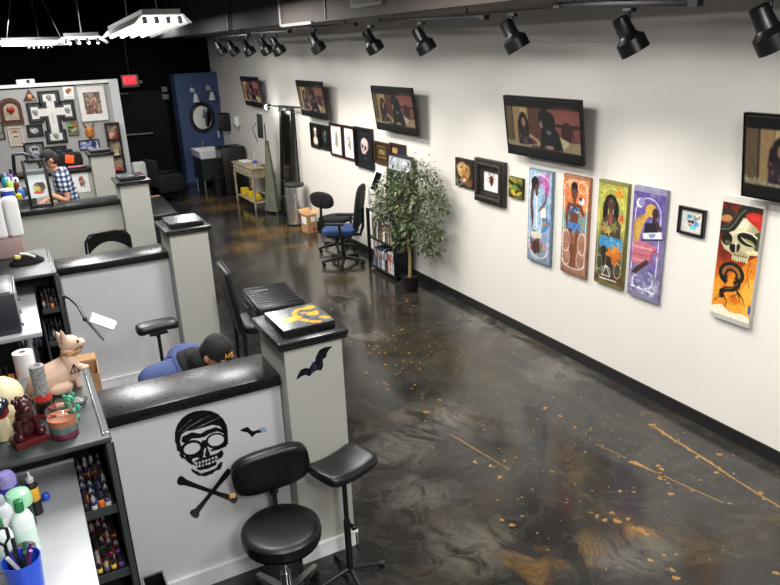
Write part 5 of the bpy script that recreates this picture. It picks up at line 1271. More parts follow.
# ---- bookshelf with magazines
BX0, BX1, BY0, BY1 = 4.02, 4.29, 7.70, 8.47
t = thing('bookshelf', 'black two-tier rack of magazines by the potted ficus', 'bookshelf', (BX0, BY0, 0))
W_, L_ = BX1-BX0, BY1-BY0
for z in (.06, .45, .825):
    g = G(); g.b2((.004, .004, z-.02), (W_-.004, L_-.004, z), bev=.003); g.build('shelf', M_metalblk, t)
for sx in (0, W_-.03):
    for sy in (0, L_-.03):
        g = G(); g.b2((sx, sy, 0), (sx+.03, sy+.03, .83 if True else 0), bev=.003); g.build('post', M_metalblk, t)
for sy in (.012, L_-.018):
    for k in range(4):
        g = G(); g.b2((.035+.055*k, sy, .061), (.045+.055*k, sy+.008, .804)); g.build('side_slat', M_metalblk, t, smooth=0)
g = G(); g.b2((W_-.012, .03, .061), (W_-.004, L_-.03, .12)); g.build('rear_rail', M_metalblk, t, smooth=0)
MC = ['d8d6d0', '2a2c33', '8a8f94', 'b23a34', 'e6e4de', '3a4a6a', '6a7a4a', '1a1a1e', 'c9b27a', '7a3a4a', 'a8c0c8']
mcn = ['white', 'charcoal', 'grey', 'red', 'ivory', 'slate blue', 'olive', 'black', 'straw', 'plum', 'pale blue']
mag0 = None
for z, nmag, where, grp in ((.0605, 24, 'on the lower shelf of the magazine rack', 'magazines on the lower shelf'), (.4505, 24, 'on the upper shelf of the magazine rack', 'magazines on the upper shelf')):
    y = BY0+.045
    for k in range(nmag):
        th = rnd.choice((.012, .018, .024)); h = rnd.uniform(.22, .29); ci = rnd.randrange(len(MC))
        if y+th > BY1-.045: break
        g = G(); g.b2((-.09, -th/2, 0), (.105, th/2, h))
        o = g.build('magazine', mat('magazine_'+MC[ci], MC[ci], .35, var=.25, scale=25), None, smooth=0)
        o.location = (BX0+.12, y+th/2, z); tag(o, '%s magazine standing %s' % (mcn[ci], where), 'magazine', grp)
        g = G(); g.b2((-.0906, -th/2+.001, h*.55), (-.0901, th/2-.001, h*.9)); g.build('spine_title', mat('magazine_'+MC[(ci+3) % len(MC)], MC[(ci+3) % len(MC)], .35, var=.25, scale=25), o, smooth=0)
        y += th+rnd.uniform(.002, .012)
# two magazines lying flat on the lower row are left in the row; on the shelf top: tablet stand and a leaning framed poster
t = thing('tablet_stand', 'white tablet tilted on a white post at the bookshelf corner', 'tablet', (4.055, 8.43, .831))
g = G(); g.lathe([(0, 0), (.026, 0), (.026, .008), (.02, .012), (.02, .27), (0, .275)]); g.build('post', M_white, t)
cs = [ax(379, 172, 4.13), ax(387, 176.5, 4.13), ax(374.5, 190, 4.04), ax(367, 187, 4.04)]
O_ = t.location
u = (cs[1]-cs[0]+cs[2]-cs[3]).normalized(); v = (cs[0]-cs[3]+cs[1]-cs[2]); v = (v-u*v.dot(u)).normalized(); n = u.cross(v); cc = sum(cs, Vector())/4-O_
wT, hT = ((cs[1]-cs[0]).length+(cs[2]-cs[3]).length)/2, ((cs[0]-cs[3]).length+(cs[1]-cs[2]).length)/2
MT = Matrix.Translation(cc) @ Matrix((u, v, n)).transposed().to_4x4()
g = G(); g.m = MT; g.box((0, 0, 0), (wT, hT, .014), bev=.005); g.build('tablet_case', M_white, t)
g = G(); g.m = MT; g.box((0, 0, .0085), (wT*.72, hT*.8, .002)); g.build('tablet_screen', mat('tablet_black', '0a0a0b', .1), t, smooth=0)
g = G(); g.tube([(0, 0, .27), cc*.6+Vector((0, 0, .1)), cc-n*.008], .009, 8); g.build('neck', M_white, t)
hP, wP = .74, .66
t = thing('leaning_poster', 'dark framed poster with a pale lettered band, leaning on the shelf behind the ficus', 'picture', (4.205, 7.93, .829), R_EAST @ Matrix.Rotation(-.12, 3, 'X'))
fm = None
g = G(); g.box((0, hP/2, .008), (wP, hP, .014), bev=.003); g.build('frame', M_frameblk, t)
P = Paint(60, (hP-.05)/(wP-.05), '202226'); P.rect(.03, .03, .97, .3, 'aeb4b8'); P.blobs(30, (.08, .05, .92, .28), .04, ['d8dcde', '8b9196', '6a7076', 'e6e9ea'], .8); P.blobs(20, (.05, .4, .95, 1.1), .08, ['2c2f34', '16171a', '3a3c40'], .6)
paint_part('poster_print', P, wP-.05, M_print, t, (0, hP/2, .0155))
# ---- ficus
t = thing('potted_ficus', 'artificial ficus tree with variegated leaves in a small black pot', 'plant', (4.03, 7.33, 0))
g = G(); g.lathe([(0, 0), (.085, 0), (.09, .01), (.105, .17), (.112, .172), (.112, .19), (.1, .19), (.097, .16), (0, .155)]); g.build('pot', M_plastic, t)
g = G(); g.lathe([(0, .158), (.094, .158), (.05, .166), (0, .168)]); g.build('soil', mat('dark_soil', '2a211a', .95), t)
BK = mat('pale_bark', '9a8458', .75, var=.25, scale=20)
tr = [(.0, 0, .165), (.012, .005, .4), (-.005, .02, .65), (.01, .03, .9), (.02, .04, 1.15), (.03, .05, 1.35)]
g = G(); g.tube(tr, [.022, .02, .018, .015, .011, .006], 8); g.build('trunk', BK, t)
tr2 = [(.005, .012, .62), (-.02, .08, .85), (-.04, .18, 1.05), (-.03, .26, 1.25)]
g = G(); g.tube(tr2, [.014, .012, .009, .005], 8); g.build('branch', BK, t)
leafA = mat('ficus_green', '3a4a28', .5, var=.35, scale=12); leafB = mat('ficus_pale', '7f8c66', .5, var=.2, scale=12)
g = G(); rr = random.Random(5)
tips = []
def add_leaf(g, p, d, up, L, w):
    d = d.normalized(); s = d.cross(up)
    if s.length < 1e-3: s = Vector((1, 0, 0))
    s.normalize(); n = s.cross(d)
    a = p; b = p+d*L*.45+s*w; c = p+d*L-n*L*.12; e = p+d*L*.45-s*w; m_ = p+d*L*.48-n*w*.35
    vs = [g.bm.verts.new(v) for v in (a, b, c, e, m_)]
    k = 1 if rr.random() < .38 else 0
    for q in ((0, 1, 4), (1, 2, 4), (2, 3, 4), (3, 0, 4)):
        f = g.bm.faces.new([vs[i] for i in q]); f.material_index = k
# clusters in local coords placed from the photo's crown: (px, py, X, radius)
CL = [(410, 170, 4.08, .16, 80), (395, 180, 4.0, .15, 80), (425, 172, 4.12, .13, 60), (386, 197, 3.97, .16, 90), (400, 205, 3.98, .18, 110), (418, 195, 4.05, .18, 110), (434, 190, 4.14, .14, 70), (440, 205, 4.16, .12, 50),
      (385, 212, 3.98, .12, 60), (397, 228, 3.95, .14, 80), (412, 222, 3.98, .17, 100), (428, 222, 4.1, .15, 80), (436, 232, 4.14, .11, 50), (425, 243, 4.08, .13, 70), (434, 250, 4.12, .10, 45), (402, 242, 3.96, .10, 45), (380, 188, 3.99, .1, 40), (407, 188, 4.02, .16, 90), (378, 200, 3.98, .08, 25)]
brs = []
for (px, py, X, R_, n) in CL:
    c = ax(px, py, X)-Vector((4.03, 7.33, 0))
    brs.append(c)
    for i in range(int(n*2.3)):
        o_ = Vector((rr.gauss(0, 1), rr.gauss(0, 1), rr.gauss(0, .8)))*R_*.50
        pnt = c+o_
        if pnt.x+4.03 > 4.27: pnt.x = .24-rr.random()*.06
        wy_, wz_ = pnt.y+7.33, pnt.z
        if wy_ > 7.58 and wz_ < .92 and pnt.x > -.10: pnt.x = -.10-rr.random()*.08
        if wy_ > 7.50 and .8 < wz_ < 1.66 and pnt.x > -.01: pnt.x = -.02-rr.random()*.10
        d = (o_.normalized()+Vector((rr.gauss(0, .5), rr.gauss(0, .5), -.35))).normalized()
        if d.x > 0 and pnt.x+4.03 > 4.2: d.x = -d.x
        add_leaf(g, pnt, d, Vector((0, 0, 1)), rr.uniform(.045, .075), rr.uniform(.010, .016))
g.build('foliage', [leafA, leafB], t, smooth=0)
for c in brs:
    if c.y+7.33 > 7.55: c.x = min(c.x, -.1)
    zt = max(.55, min(1.3, c.z-.18)); f = (zt-.165)/1.2
    b = Vector((.01+.02*f, .045*f, zt))
    g = G(); g.tube([b, (b+c)/2+Vector((0, 0, .03)), c], [.006, .004, .002], 6); g.build('twig', BK, t)
# ---- steel trash can, carton, folding stand
t = thing('trash_can', 'round stainless trash can with a black lid by the tall dark panel', 'trash can', (4.11, 11.42, 0))
g = G(); g.lathe([(0, .03), (.155, .03), (.16, .04), (.16, .66), (.152, .665), (0, .665)], n=32); g.build('barrel', mat('polished_steel', 'd2d3d4', .24, metal=.85), t)
g = G(); g.lathe([(0, 0), (.165, 0), (.165, .03), (0, .03)], n=32); g.build('base_ring', M_plastic, t)
g = G(); g.lathe([(.152, .666), (.165, .668), (.168, .70), (.15, .715), (.06, .722), (0, .723)], n=32); g.build('lid', M_bplast2, t)
t = thing('shipping_carton', 'open brown carton with a white label and red mark beside the trash can', 'box', (4.10, 10.83, 0), .1)
g = G(); g.b2((-.085, -.11, 0), (.085, .11, .30)); g.build('carton', M_card, t, smooth=0)
g = G(); g.box((0, .135, .33), (.2, .09, .004), (.7, 0, 0)); g.box((.12, 0, .325), (.09, .2, .004), (0, -.6, 0)); g.build('flap', mat('tan_flap', 'c49a6a', .85), t, smooth=0)
g = G(); g.box((.035, -.1105, .05), (.05, .001, .05)); g.build('red_mark', mat('red_print2', 'c02a2c', .5), t, smooth=0)
g = G(); g.box((-.0855, 0, .2), (.001, .16, .12)); g.box((.02, -.1105, .22), (.08, .001, .08)); g.build('white_label', M_white, t, smooth=0)
t = thing('folding_stand', 'slim grey metal folding stand between the trash can and the tall dark panel', 'stand', (3.97, 11.68, 0), .2)
g = G(); g.tube([(-.13, -.02, 0), (-.13, .03, .72), (.1, .03, .72), (.1, -.02, 0)], .009, 8); g.tube([(-.13, .015, .45), (.1, .015, .45)], .007, 8); g.build('frame_tube', mat('grey_tube', '7f8285', .35, metal=.7), t)
# tall dark panel with a lamp boom
t = thing('leaning_mirror', 'tall dark framed mirror panel leaning on the white wall by the trash can', 'mirror', (4.15, 11.99, 0), R_EAST @ Matrix.Rotation(-.075, 3, 'X'))
g = G(); g.m = Matrix.Identity(4)
for s in (-1, 1): g.box((s*.265, .96, .012), (.07, 1.92, .03), bev=.004)
g.box((0, 1.885, .012), (.46, .07, .03), bev=.004); g.box((0, .035, .012), (.46, .07, .03), bev=.004); g.build('frame', M_frameblk, t)
g = G(); g.box((0, .96, .004), (.47, 1.80, .008)); g.build('mirror_glass', mat('smoked_mirror', '4a4c48', .12, metal=.9), t, smooth=0)
t = thing('boom_lamp', 'black boom arm with a glowing bulb above the tall dark panel', 'lamp', (0, 0, 0))
e0, e1 = ax(267, 107, 4.12), ax(303, 109, 4.25); st = Vector((4.28, 11.60, 0))
g = G(); g.tube([e1+Vector((0, -.1, .02)), (e0+e1)/2+Vector((0, 0, .03)), e0+Vector((0, -.12, .02))], .014, 8); g.build('boom', M_metalblk, t)
g = G(); g.cyl(st+Vector((0, 0, .0)), Vector((4.28, 11.60, e1.z)), .012); g.build('pole', M_metalblk, t)
g = G(); g.cyl(e0+Vector((0, -.14, .03)), e0+Vector((0, -.04, .0)), .03, .045); g.build('lamp_holder', M_metalblk, t)
g = G(); g.ell(e0, .042); g.build('bulb', emat('boom_bulb', 'ffffff', 12), t)
for k in range(3):
    g = G(); pp = e0.lerp(e1, .35+.2*k); g.tube([pp+Vector((0, 0, .03)), pp+Vector((0, -.02, -.03)), pp+Vector((-.02, 0, -.06))], .012, 8); g.build('clip', M_metalblk, t)
ld = bpy.data.lights.new('boom_bulb_light', 'POINT'); lo = bpy.data.objects.new('boom_bulb_light', ld); COL.objects.link(lo); ld.energy = 4; ld.shadow_soft_size = .05; lo.location = e0+Vector((-.10, .02, -.06)); ld.color = (1, .98, .95)
# light stand with cable box and grey-green cloth
t = thing('cloth_stand', 'stand draped with a grey-green cloth under a black cable panel', 'stand', (4.10, 12.66, 0))
O_ = Vector((4.10, 12.66, 0))
g = G(); g.cyl((0, 0, .015), (0, .02, 1.6), .011); g.build('pole', M_metalblk, t)
for k in range(3):
    a = 1.0+2*PI*k/3
    g = G(); g.cyl((0, 0, .22), (.13*math.cos(a), .13*math.sin(a), .008), .008); g.build('leg', M_metalblk, t)
g = G(); c_ = ax(260, 126, 3.98)-O_
g.box((c_.x, c_.y, c_.z), (.03, .17, .42), (0, .05, .15), bev=.006); g.build('cable_panel', M_bplast2, t)
g = G(); g.tube([c_+Vector((-.03, .1, .05)), c_+Vector((-.08, .2, -.05)), c_+Vector((-.05, .16, -.2)), c_+Vector((-.04, .1, -.28))], .007, 6); g.build('cable', M_plastic, t)
secs = []
for k in range(9):
    f = k/8; z = 1.3-1.26*f; f *= .82
    secs.append([Vector((.0+(.03+.12*f)*math.cos(2*PI*j/24)*(1+.18*math.sin(6*2*PI*j/24+k*.3)*f), -.02+(.05+.22*f)*math.sin(2*PI*j/24)*(1+.14*math.sin(7*2*PI*j/24)*f), z)) for j in range(24)])
g = G(); g.hull_loft(secs); g.build('cloth', mat('grey_green_cloth', '6a6c5c', .85, var=.2, scale=6), t)
# ---- console table
t = thing('console_table', 'pale wood console table with three drawers and a low shelf', 'table', (4.0, 13.45, 0), .02)
WD = mat('weathered_wood', 'a2937a', .6, var=.2, scale=14)
g = G(); g.b2((-.2, -.6, .775), (.2, .6, .80), bev=.004); g.build('table_top', WD, t)
g = G(); g.b2((-.175, -.57, .61), (.175, .57, .7745)); g.build('apron', WD, t, smooth=0)
for k in range(3):
    g = G(); g.box((-.1795, -.37+.37*k, .695), (.008, .34, .13), bev=.002); d_ = g.build('drawer_front', mat('lighter_wood', 'b5a78d', .6, var=.2, scale=14), t)
    for s in (-1, 1):
        g = G(); g.ell((-.193, -.37+.37*k+s*.07, .695), .011); g.build('knob', mat('dark_knob', '3a3026', .4), d_)
for sx in (-.16, .16):
    for sy in (-.55, .55):
        g = G(); g.lathe([(0, 0), (.016, 0), (.024, .08), (.018, .12), (.026, .3), (.018, .42), (.028, .55), (.028, .61), (0, .61)], (sx, sy, 0), 12); g.build('leg', WD, t)
g = G(); g.b2((-.16, -.55, .13), (.16, .55, .15), bev=.003); g.build('low_shelf', WD, t)
def small(g, name, m, label, cat, loc, group=None): o = g.build(name, m, None); o.location = loc; return tag(o, label, cat, group)
t2 = thing('water_bottle', 'clear water bottle with a blue label on the console table', 'bottle', (3.985, 13.1, .8005))
g = G(); g.lathe([(0, 0), (.032, 0), (.034, .01), (.034, .15), (.014, .2), (.013, .215), (0, .215)]); g.build('bottle_body', mat('pet_plastic', 'dfe8f2', .1, trans=.6), t2)
g = G(); g.lathe([(.0345, .05), (.035, .051), (.035, .11), (.0345, .111)]); g.build('label', mat('bottle_blue', '2c55b0', .4), t2)
g = G(); g.lathe([(.0145, .2155), (.015, .216), (.015, .235), (0, .236)]); g.build('cap', M_white, t2)
small(G().box((0, 0, .012), (.2, .3, .024), bev=.008), 'white_tray', M_white, 'shallow white tray on the far half of the console table', 'tray', (4.0, 13.78, .8005))
small(G().box((0, 0, .008), (.06, .12, .016), bev=.004), 'black_remote', M_plastic, 'small black remote at the end of the console table', 'remote', (4.1, 12.98, .8005))
YL = mat('yellow_pack', 'd8b62a', .5, var=.2)
for k, (x_, y_, s_, lab) in enumerate([(3.93, 13.78, (.14, .16, .15), 'yellow wrapped pack at the blue-wall end of the console shelf'), (3.97, 13.42, (.16, .22, .13), 'yellow wrapped pack in the middle of the console shelf'), (3.96, 13.12, (.14, .18, .12), 'yellow wrapped pack next to the black cable on the console shelf')]):
    small(G().box((0, 0, s_[2]/2), s_, bev=.02, seg=3), 'yellow_pack', YL, lab, 'pack', (x_, y_, .1505))
small(G().box((0, 0, .05), (.1, .12, .1), bev=.02), 'white_pack', M_white, 'white crumpled pack behind the yellow packs on the console shelf', 'pack', (4.09, 13.6, .1505))
small(G().tube([(.05*math.cos(a*.6), .06*math.sin(a*.6), .012+.012*a) for a in range(18)], .007, 6), 'cable_coil', M_plastic, 'black cable coil at the end of the console shelf', 'cable', (4.08, 12.97, .1525))
# ------------------------------------------------------------------ the far corner: sink, mirror, sconces
t = thing('sink_vanity', 'white basin on a black vanity cabinet against the blue wall', 'sink', (3.80, 15.98, 0))
g = G(); g.b2((-.24, -.40, .20), (.24, .38, .68), bev=.006); g.build('cabinet_body', mat('charcoal_vanity', '1d1f22', .5), t)
g = G(); g.b2((-.235, -.409, .215), (-.003, -.4005, .67)); g.build('door', mat('charcoal_door', '212327', .5), t)
g = G(); g.b2((.003, -.409, .215), (.235, -.4005, .67)); g.build('door', mat('charcoal_door', '212327', .5), t)
for sx in (-.21, .21):
    for sy in (-.37, .34):
        g = G(); g.cyl((sx, sy, .2), (sx, sy, 0), .016, .012); g.build('leg', M_steel, t)
g = G()
outer = [[Vector((x, y, z)) for x, y in ((-w, -d), (w, -d), (w, e), (-w, e))] for w, d, e, z in ((.24, .41, .39, .6805), (.265, .43, .40, .83), (.25, .415, .385, .83), (.2, .35, .30, .74))]
g.hull_loft(outer); g.build('basin', mat('porcelain', 'f0f1f2', .15), t, smooth=0)
g = G(); g.tube([(0, .34, .83), (0, .34, .97), (0, .30, 1.0), (0, .22, .985), (0, .2, .96)], .012, 8); g.build('faucet', M_chrome, t)
t = thing('oval_mirror', 'oval mirror in a black scalloped frame on the blue wall', 'mirror', (3.89, 16.42, 1.47), R_SOUTH)
g = G(); g.lathe([(0, .001), (1, .001), (1, .012), (0, .012)], n=40, M=Matrix.Diagonal((.20, .255, 1, 1))); g.build('mirror_glass', mat('silver_mirror', 'e8ebee', .03, metal=1, var=0), t)
g = G()
g.tube([(.225*math.cos(a*PI/24), .28*math.sin(a*PI/24), .02) for a in range(48)], .03, 8, True)
for k in range(26):
    a = 2*PI*k/26; g.ell((.255*math.cos(a), .315*math.sin(a), .02), (.032, .032, .02), None, 10, 6)
g.build('scalloped_frame', mat('carved_black', '0c0c0d', .4), t)
for (a, b, lab) in [((186, 73), (196, 98), 'pale cone wall lamp over the mirror, on the door side'), ((204, 73), (212, 96), 'pale cone wall lamp over the mirror, next to the white wall')]:
    s = ay(b[0], b[1], 16.27); tp = ay(a[0], a[1], 16.40); rs = ay(b[0]-4, b[1]-8, 16.40)
    t = thing('cone_wall_lamp', lab, 'wall lamp', (rs.x, 16.42, rs.z), R_SOUTH, None)
    g = G(); g.cyl((0, 0, .001), (0, 0, .02), .05, n=20); g.build('wall_plate', M_steel, t)
    d = Vector((s.x-rs.x, s.z-rs.z, .15))
    g = G(); g.tube([(0, 0, .02), (d.x*.5, .02, .1), (d.x, d.y+.09, .15)], .008, 6); g.build('arm', M_steel, t)
    g = G(); g.m = Matrix.Translation((d.x, d.y, .15)) @ Matrix.Rotation(PI/2, 4, 'X'); g.lathe([(.035, -.085), (.075, .085), (.07, .085), (.03, -.08), (.035, -.085)], n=20); g.build('shade', mat('frosted_shade', 'c9ccce', .4), t)
    g = G(); g.tube([(0, .02, .012), (tp.x-rs.x, tp.z-rs.z, .012)], .003, 5); g.build('cord', M_steel, t)
for (q, lab, nm, m_, sz) in [((223, 122), 'black paper towel dispenser on the white wall by the blue corner', 'towel_dispenser', M_plastic, (.30, .38, .22)), ((233, 122), 'small white soap dispenser next to the black towel dispenser', 'soap_dispenser', M_white, (.12, .22, .1))]:
    c = ax(q[0], q[1], 4.2)
    t = thing(nm, lab, 'dispenser', (WX, c.y, c.z), R_EAST)
    g = G(); g.box((0, 0, sz[2]/2+.001), sz, bev=.03, seg=3); g.build('case', m_, t)
    g = G(); g.box((0, -sz[1]*.36, sz[2]+.004), (sz[0]*.6, .04, .012), bev=.004); g.build('outlet', M_bplast2, t)
c = ay(218, 133, 16.40)
t = thing('mounted_soap_bottle', 'small pale bottle fixed on the blue wall beside the oval mirror', 'bottle', (c.x, 16.36, c.z))
g = G(); g.lathe([(0, -.09), (.028, -.09), (.03, .03), (.012, .05), (.012, .08), (0, .08)]); g.box((0, .045, 0), (.03, .028, .03)); g.build('bottle_body', mat('pale_bottle', 'a9b2bd', .3), t)
# black mini fridge on a stand with a bin in front
t = thing('black_cooler', 'black boxy water cooler cabinet against the white wall near the sink', 'cooler', (4.04, 14.95, 0))
g = G(); g.b2((-.24, -.26, .0), (.24, .26, .98), bev=.015); g.build('case', mat('cooler_black', '0c0d0e', .4), t)
g = G(); g.b2((-.249, -.24, .62), (-.2405, .24, .95)); g.build('front_panel', mat('cooler_panel', '1b1d20', .25), t)
g = G(); g.box((-.256, 0, .58), (.03, .3, .03), bev=.006); g.build('drip_tray', M_bplast2, t)
t = thing('black_bin', 'slim black waste bin in front of the black cooler', 'bin', (3.66, 14.75, 0))
g = G(); g.lathe([(0, 0), (.11, 0), (.13, .4), (.135, .41), (.125, .41), (.106, .01), (0, .01)]); g.build('bin_body', M_plastic, t)
t = thing('switch_boxes', 'small dark box with a pale face on the black far wall by the blue wall', 'box', (3.25, YB, 2.03), R_SOUTH)  # two grey boxes standing for light switches and a thermostat
g = G(); g.box((0, .07, .03), (.12, .11, .05), bev=.006); g.build('switch_box', mat('dim_grey_box', '6b6c6e', .5), t)
g = G(); g.box((0, -.09, .03), (.14, .11, .05), bev=.006); g.build('junction_box', mat('dim_grey_box', '6b6c6e', .5), t)
# exit sign
c = ay(130, 81, 16.3)
t = thing('exit_sign', 'red lit EXIT sign hanging in the dark past the art wall', 'exit sign', (c.x, 16.3, c.z), R_SOUTH)
g = G(); g.box((0, 0, 0), (.34, .25, .06), bev=.006); g.build('housing', mat('sign_grey', '5a5757', .5), t)
g = G(); g.box((-.01, .02, .032), (.27, .18, .004)); g.build('red_face', emat('exit_red', 'd8283a', .8), t, smooth=0)
text_part('lettering', 'EXIT', .12, .002, emat('exit_letters', 'f05060', 1.0), t, (-.01, .02, .0355))
g = G(); g.box((.21, -.03, 0), (.07, .06, .05), bev=.008); g.build('battery_box', mat('sign_grey', '5a5757', .5), t)
g = G(); g.cyl((0, .125, 0), (0, ZC-.01-c.z, 0), .008); g.build('hanger_rod', M_metalblk, t)
# pile near the black door
t = thing('duffel_bag', 'black duffel bag on the floor by the black door', 'bag', (2.85, 15.75, 0), .2)
g = G(); rounded_pad(g, .75, .4, .38, 3.0); g.build('bag_body', M_fabric, t)
g = G(); g.tube([(-.2, -.1, .36), (-.18, -.12, .5), (.18, -.12, .5), (.2, -.1, .36)], .014, 6); g.build('handle', M_fabric, t)
t = thing('black_armchair', 'black armchair shape in the dark beside the duffel bag', 'chair', (2.62, 14.98, 0), .3)
g = G(); rounded_pad(g, .5, .5, .14, 4, M=Matrix.Translation((0, 0, .32))); g.build('seat', M_fabric, t)
g = G(); g.box((-.24, 0, .6), (.1, .5, .55), bev=.04, seg=3); g.build('backrest', M_fabric, t)
for s in (-1, 1):
    g = G(); g.box((0, s*.27, .4), (.5, .08, .35), bev=.03); g.build('arm', M_fabric, t)
for sx in (-.2, .2):
    for sy in (-.2, .2):
        g = G(); g.cyl((sx, sy, .33), (sx, sy, 0), .02); g.build('leg', M_plastic, t)
small(G().box((0, 0, .12), (.22, .1, .24), bev=.004), 'cardboard_piece', M_card, 'piece of brown cardboard standing by the black bed', 'cardboard', (2.30, 14.45, 0))
t = thing('blue_bag', 'small blue and white bag in the dark by the door', 'bag', (3.2, 16.2, 0))
g = G(); g.ell((0, 0, .11), (.16, .12, .11)); g.build('bag_body', mat('blue_bag', '2f5fb8', .6), t)
g = G(); g.ell((-.05, -.06, .17), (.1, .06, .05)); g.build('white_top', M_white, t)
t = thing('client_bed', 'black padded client bed behind the third pillar', 'bed', (1.86, 11.65, 0), -.04)
g = G(); g.box((0, 0, .56), (.44, 1.45, .08), bev=.02, seg=3); g.build('mattress', M_leather, t)
g = G(); g.box((0, 0, .48), (.36, 1.3, .07)); g.build('bed_frame', M_metalblk, t, smooth=0)
for sy in (-.5, .5):
    g = G(); g.box((0, sy, .235), (.3, .06, .44)); g.box((0, sy, .015), (.4, .1, .03)); g.build('pedestal', M_metalblk, t, smooth=0)
t = thing('grey_cabinet', 'light grey rounded cabinet top showing between the pillar and the black door', 'cabinet', (2.05, 14.05, 0))
g = G(); g.b2((-.115, -.11, 0), (.115, .11, .97), bev=.035); g.build('case', mat('pale_grey_case', 'a9aaa8', .5), t)
g = G(); g.box((0, -.113, .5), (.16, .006, .5), bev=.002); g.build('door', mat('pale_grey_case', 'a9aaa8', .5), t)

# ------------------------------------------------------------------ framed art on the far grey wall
def aw_root(name, label, cat, q0, q1, off=0.0005, roll=0.0):
    a, b = ay(q0[0], q0[1], AY), ay(q1[0], q1[1], AY)
    c = (a+b)/2
    t = thing(name, label, cat, (c.x, AY-off, c.z), R_SOUTH @ Matrix.Rotation(roll, 3, 'Z'))
    return t, abs(b.x-a.x), abs(a.z-b.z)
# big cross
t, W, H = aw_root('framed_cross', 'large white cross artwork in a stepped black frame', 'picture', (26, 88), (77.5, 143))
W, H = .78, .90
def cross_pts(aw, lx, ux, uy, ly, bell):
    """cross outline with wider ends"""
    w = aw/2; e = w*bell; b = aw*.9
    return [(-w, w+.0), (-w, uy-b), (-e, uy-b), (-e, uy), (e, uy), (e, uy-b), (w, uy-b), (w, w), (ux-b, w), (ux-b, e), (ux, e), (ux, -e), (ux-b, -e), (ux-b, -w), (w, -w), (w, -ly+b), (e, -ly+b), (e, -ly), (-e, -ly), (-e, -ly+b), (-w, -ly+b), (-w, -w), (-lx+b, -w), (-lx+b, -e), (-lx, -e), (-lx, e), (-lx+b, e), (-lx+b, w)]
g = G(); g.m = Matrix.Translation((0, .08, 0)); g.prism(cross_pts(.27, .40, .40, .37, .57, 1.35), .001, .03); g.build('outer_frame', M_frameblk, t, smooth=0)
g = G(); g.m = Matrix.Translation((0, .08, 0)); g.prism(cross_pts(.20, .365, .365, .335, .535, 1.45), .031, .042); g.build('inner_step', mat('grey_black_step', '3a3a3c', .4), t, smooth=0)
g = G(); g.m = Matrix.Translation((0, .08, 0)); g.prism(cross_pts(.13, .335, .335, .305, .505, 1.6), .043, .048); g.build('white_panel', mat('paper_white', 'dcdad6', .5), t, smooth=0)
for (x, y) in [(0, .32), (-.27, .08), (.27, .08), (0, -.36)]:
    P = Paint(24, 1.1, 'dcdad6'); P.ell(.5, .5, .35, .4, '9a9a9a'); P.blobs(14, (.2, .2, .8, .9), .12, ['5a5a5a', 'bcbcbc', '7a7a7c'], .8)
    paint_part('grey_drawing', P, .13, M_print, t, (x, y, .0485))
P = Paint(20, 4, 'd9d7d3'); P.line([(.5, .2), (.5, 3.8)], .12, '8a8a8a'); P.blobs(8, (.3, .3, .7, 3.6), .12, ['5a5a5a', '9a9a9a'], .8)
paint_part('grey_drawing', P, .05, M_print, t, (0, -.03, .0487))
# large framed print with wide white mat
t, W, H = aw_root('framed_print', 'largest picture on the grey art wall, wide white mat and rusty print', 'picture', (74.5, 84.5), (110, 121))
W, H = .50, .66
frame_mesh(W, H, .018, .03).build('frame', mat('silver_frame', 'a9aaa8', .35, metal=.4), t)
g = G(); g.box((0, 0, .008), (W-.036, H-.036, .012)); g.build('white_mat', mat('mat_board', 'e4e2dd', .7), t, smooth=0)
P = Paint(40, 1.35, '6a5a50'); P.blobs(80, (0, 0, 1, 1.35), .1, ['8a7a6a', 'b09a88', '4a3c36', 'a8968a', '7a4a3c', 'c9b8a8'], .7); P.ell(.55, .55, .16, .17, 'c98a68'); P.line([(.65, .7), (.72, 1.1)], .1, '9a4a44'); P.blobs(10, (.3, .3, .8, .9), .06, ['d8b898', '3a2c28'], .7)
paint_part('picture', P, .29, M_print, t, (0, 0, .0145))
# arched shrine box
t, W, H = aw_root('arched_shrine', 'arched brown wooden shrine frame with a red heart at the photo edge', 'picture', (-1, 98), (22.5, 124))
def arch(w, h, n=12): return [(-w/2, -h/2), (w/2, -h/2), (w/2, h/2-w*.42)]+[(w/2*math.cos(PI*k/n), h/2-w*.42+w*.42*math.sin(PI*k/n)) for k in range(1, n)]+[(-w/2, h/2-w*.42)]
W, H = .36, .46
g = G(); g.prism(arch(W, H), .001, .05); g.build('arched_frame', mat('red_brown_wood', '5a2f1c', .45, var=.25), t, smooth=0)
g = G(); g.prism(arch(W*.82, H*.8), .051, .06); g.build('raised_moulding', mat('dark_red_brown', '40200f', .4), t, smooth=0)
g = G(); g.m = Matrix.Translation((0, -.01, 0)); g.prism(arch(W*.64, H*.62), .061, .064); g.build('pale_field', mat('pale_relief', 'a89c82', .6, var=.3, scale=40), t, smooth=0)
g = G(); g.ell((-.025, .03, .07), (.045, .05, .03)); g.ell((.025, .03, .07), (.045, .05, .03)); g.cyl((0, .02, .07), (0, -.06, .068), .05, .008); g.build('red_heart', mat('red_heart', '9c2f24', .35), t)
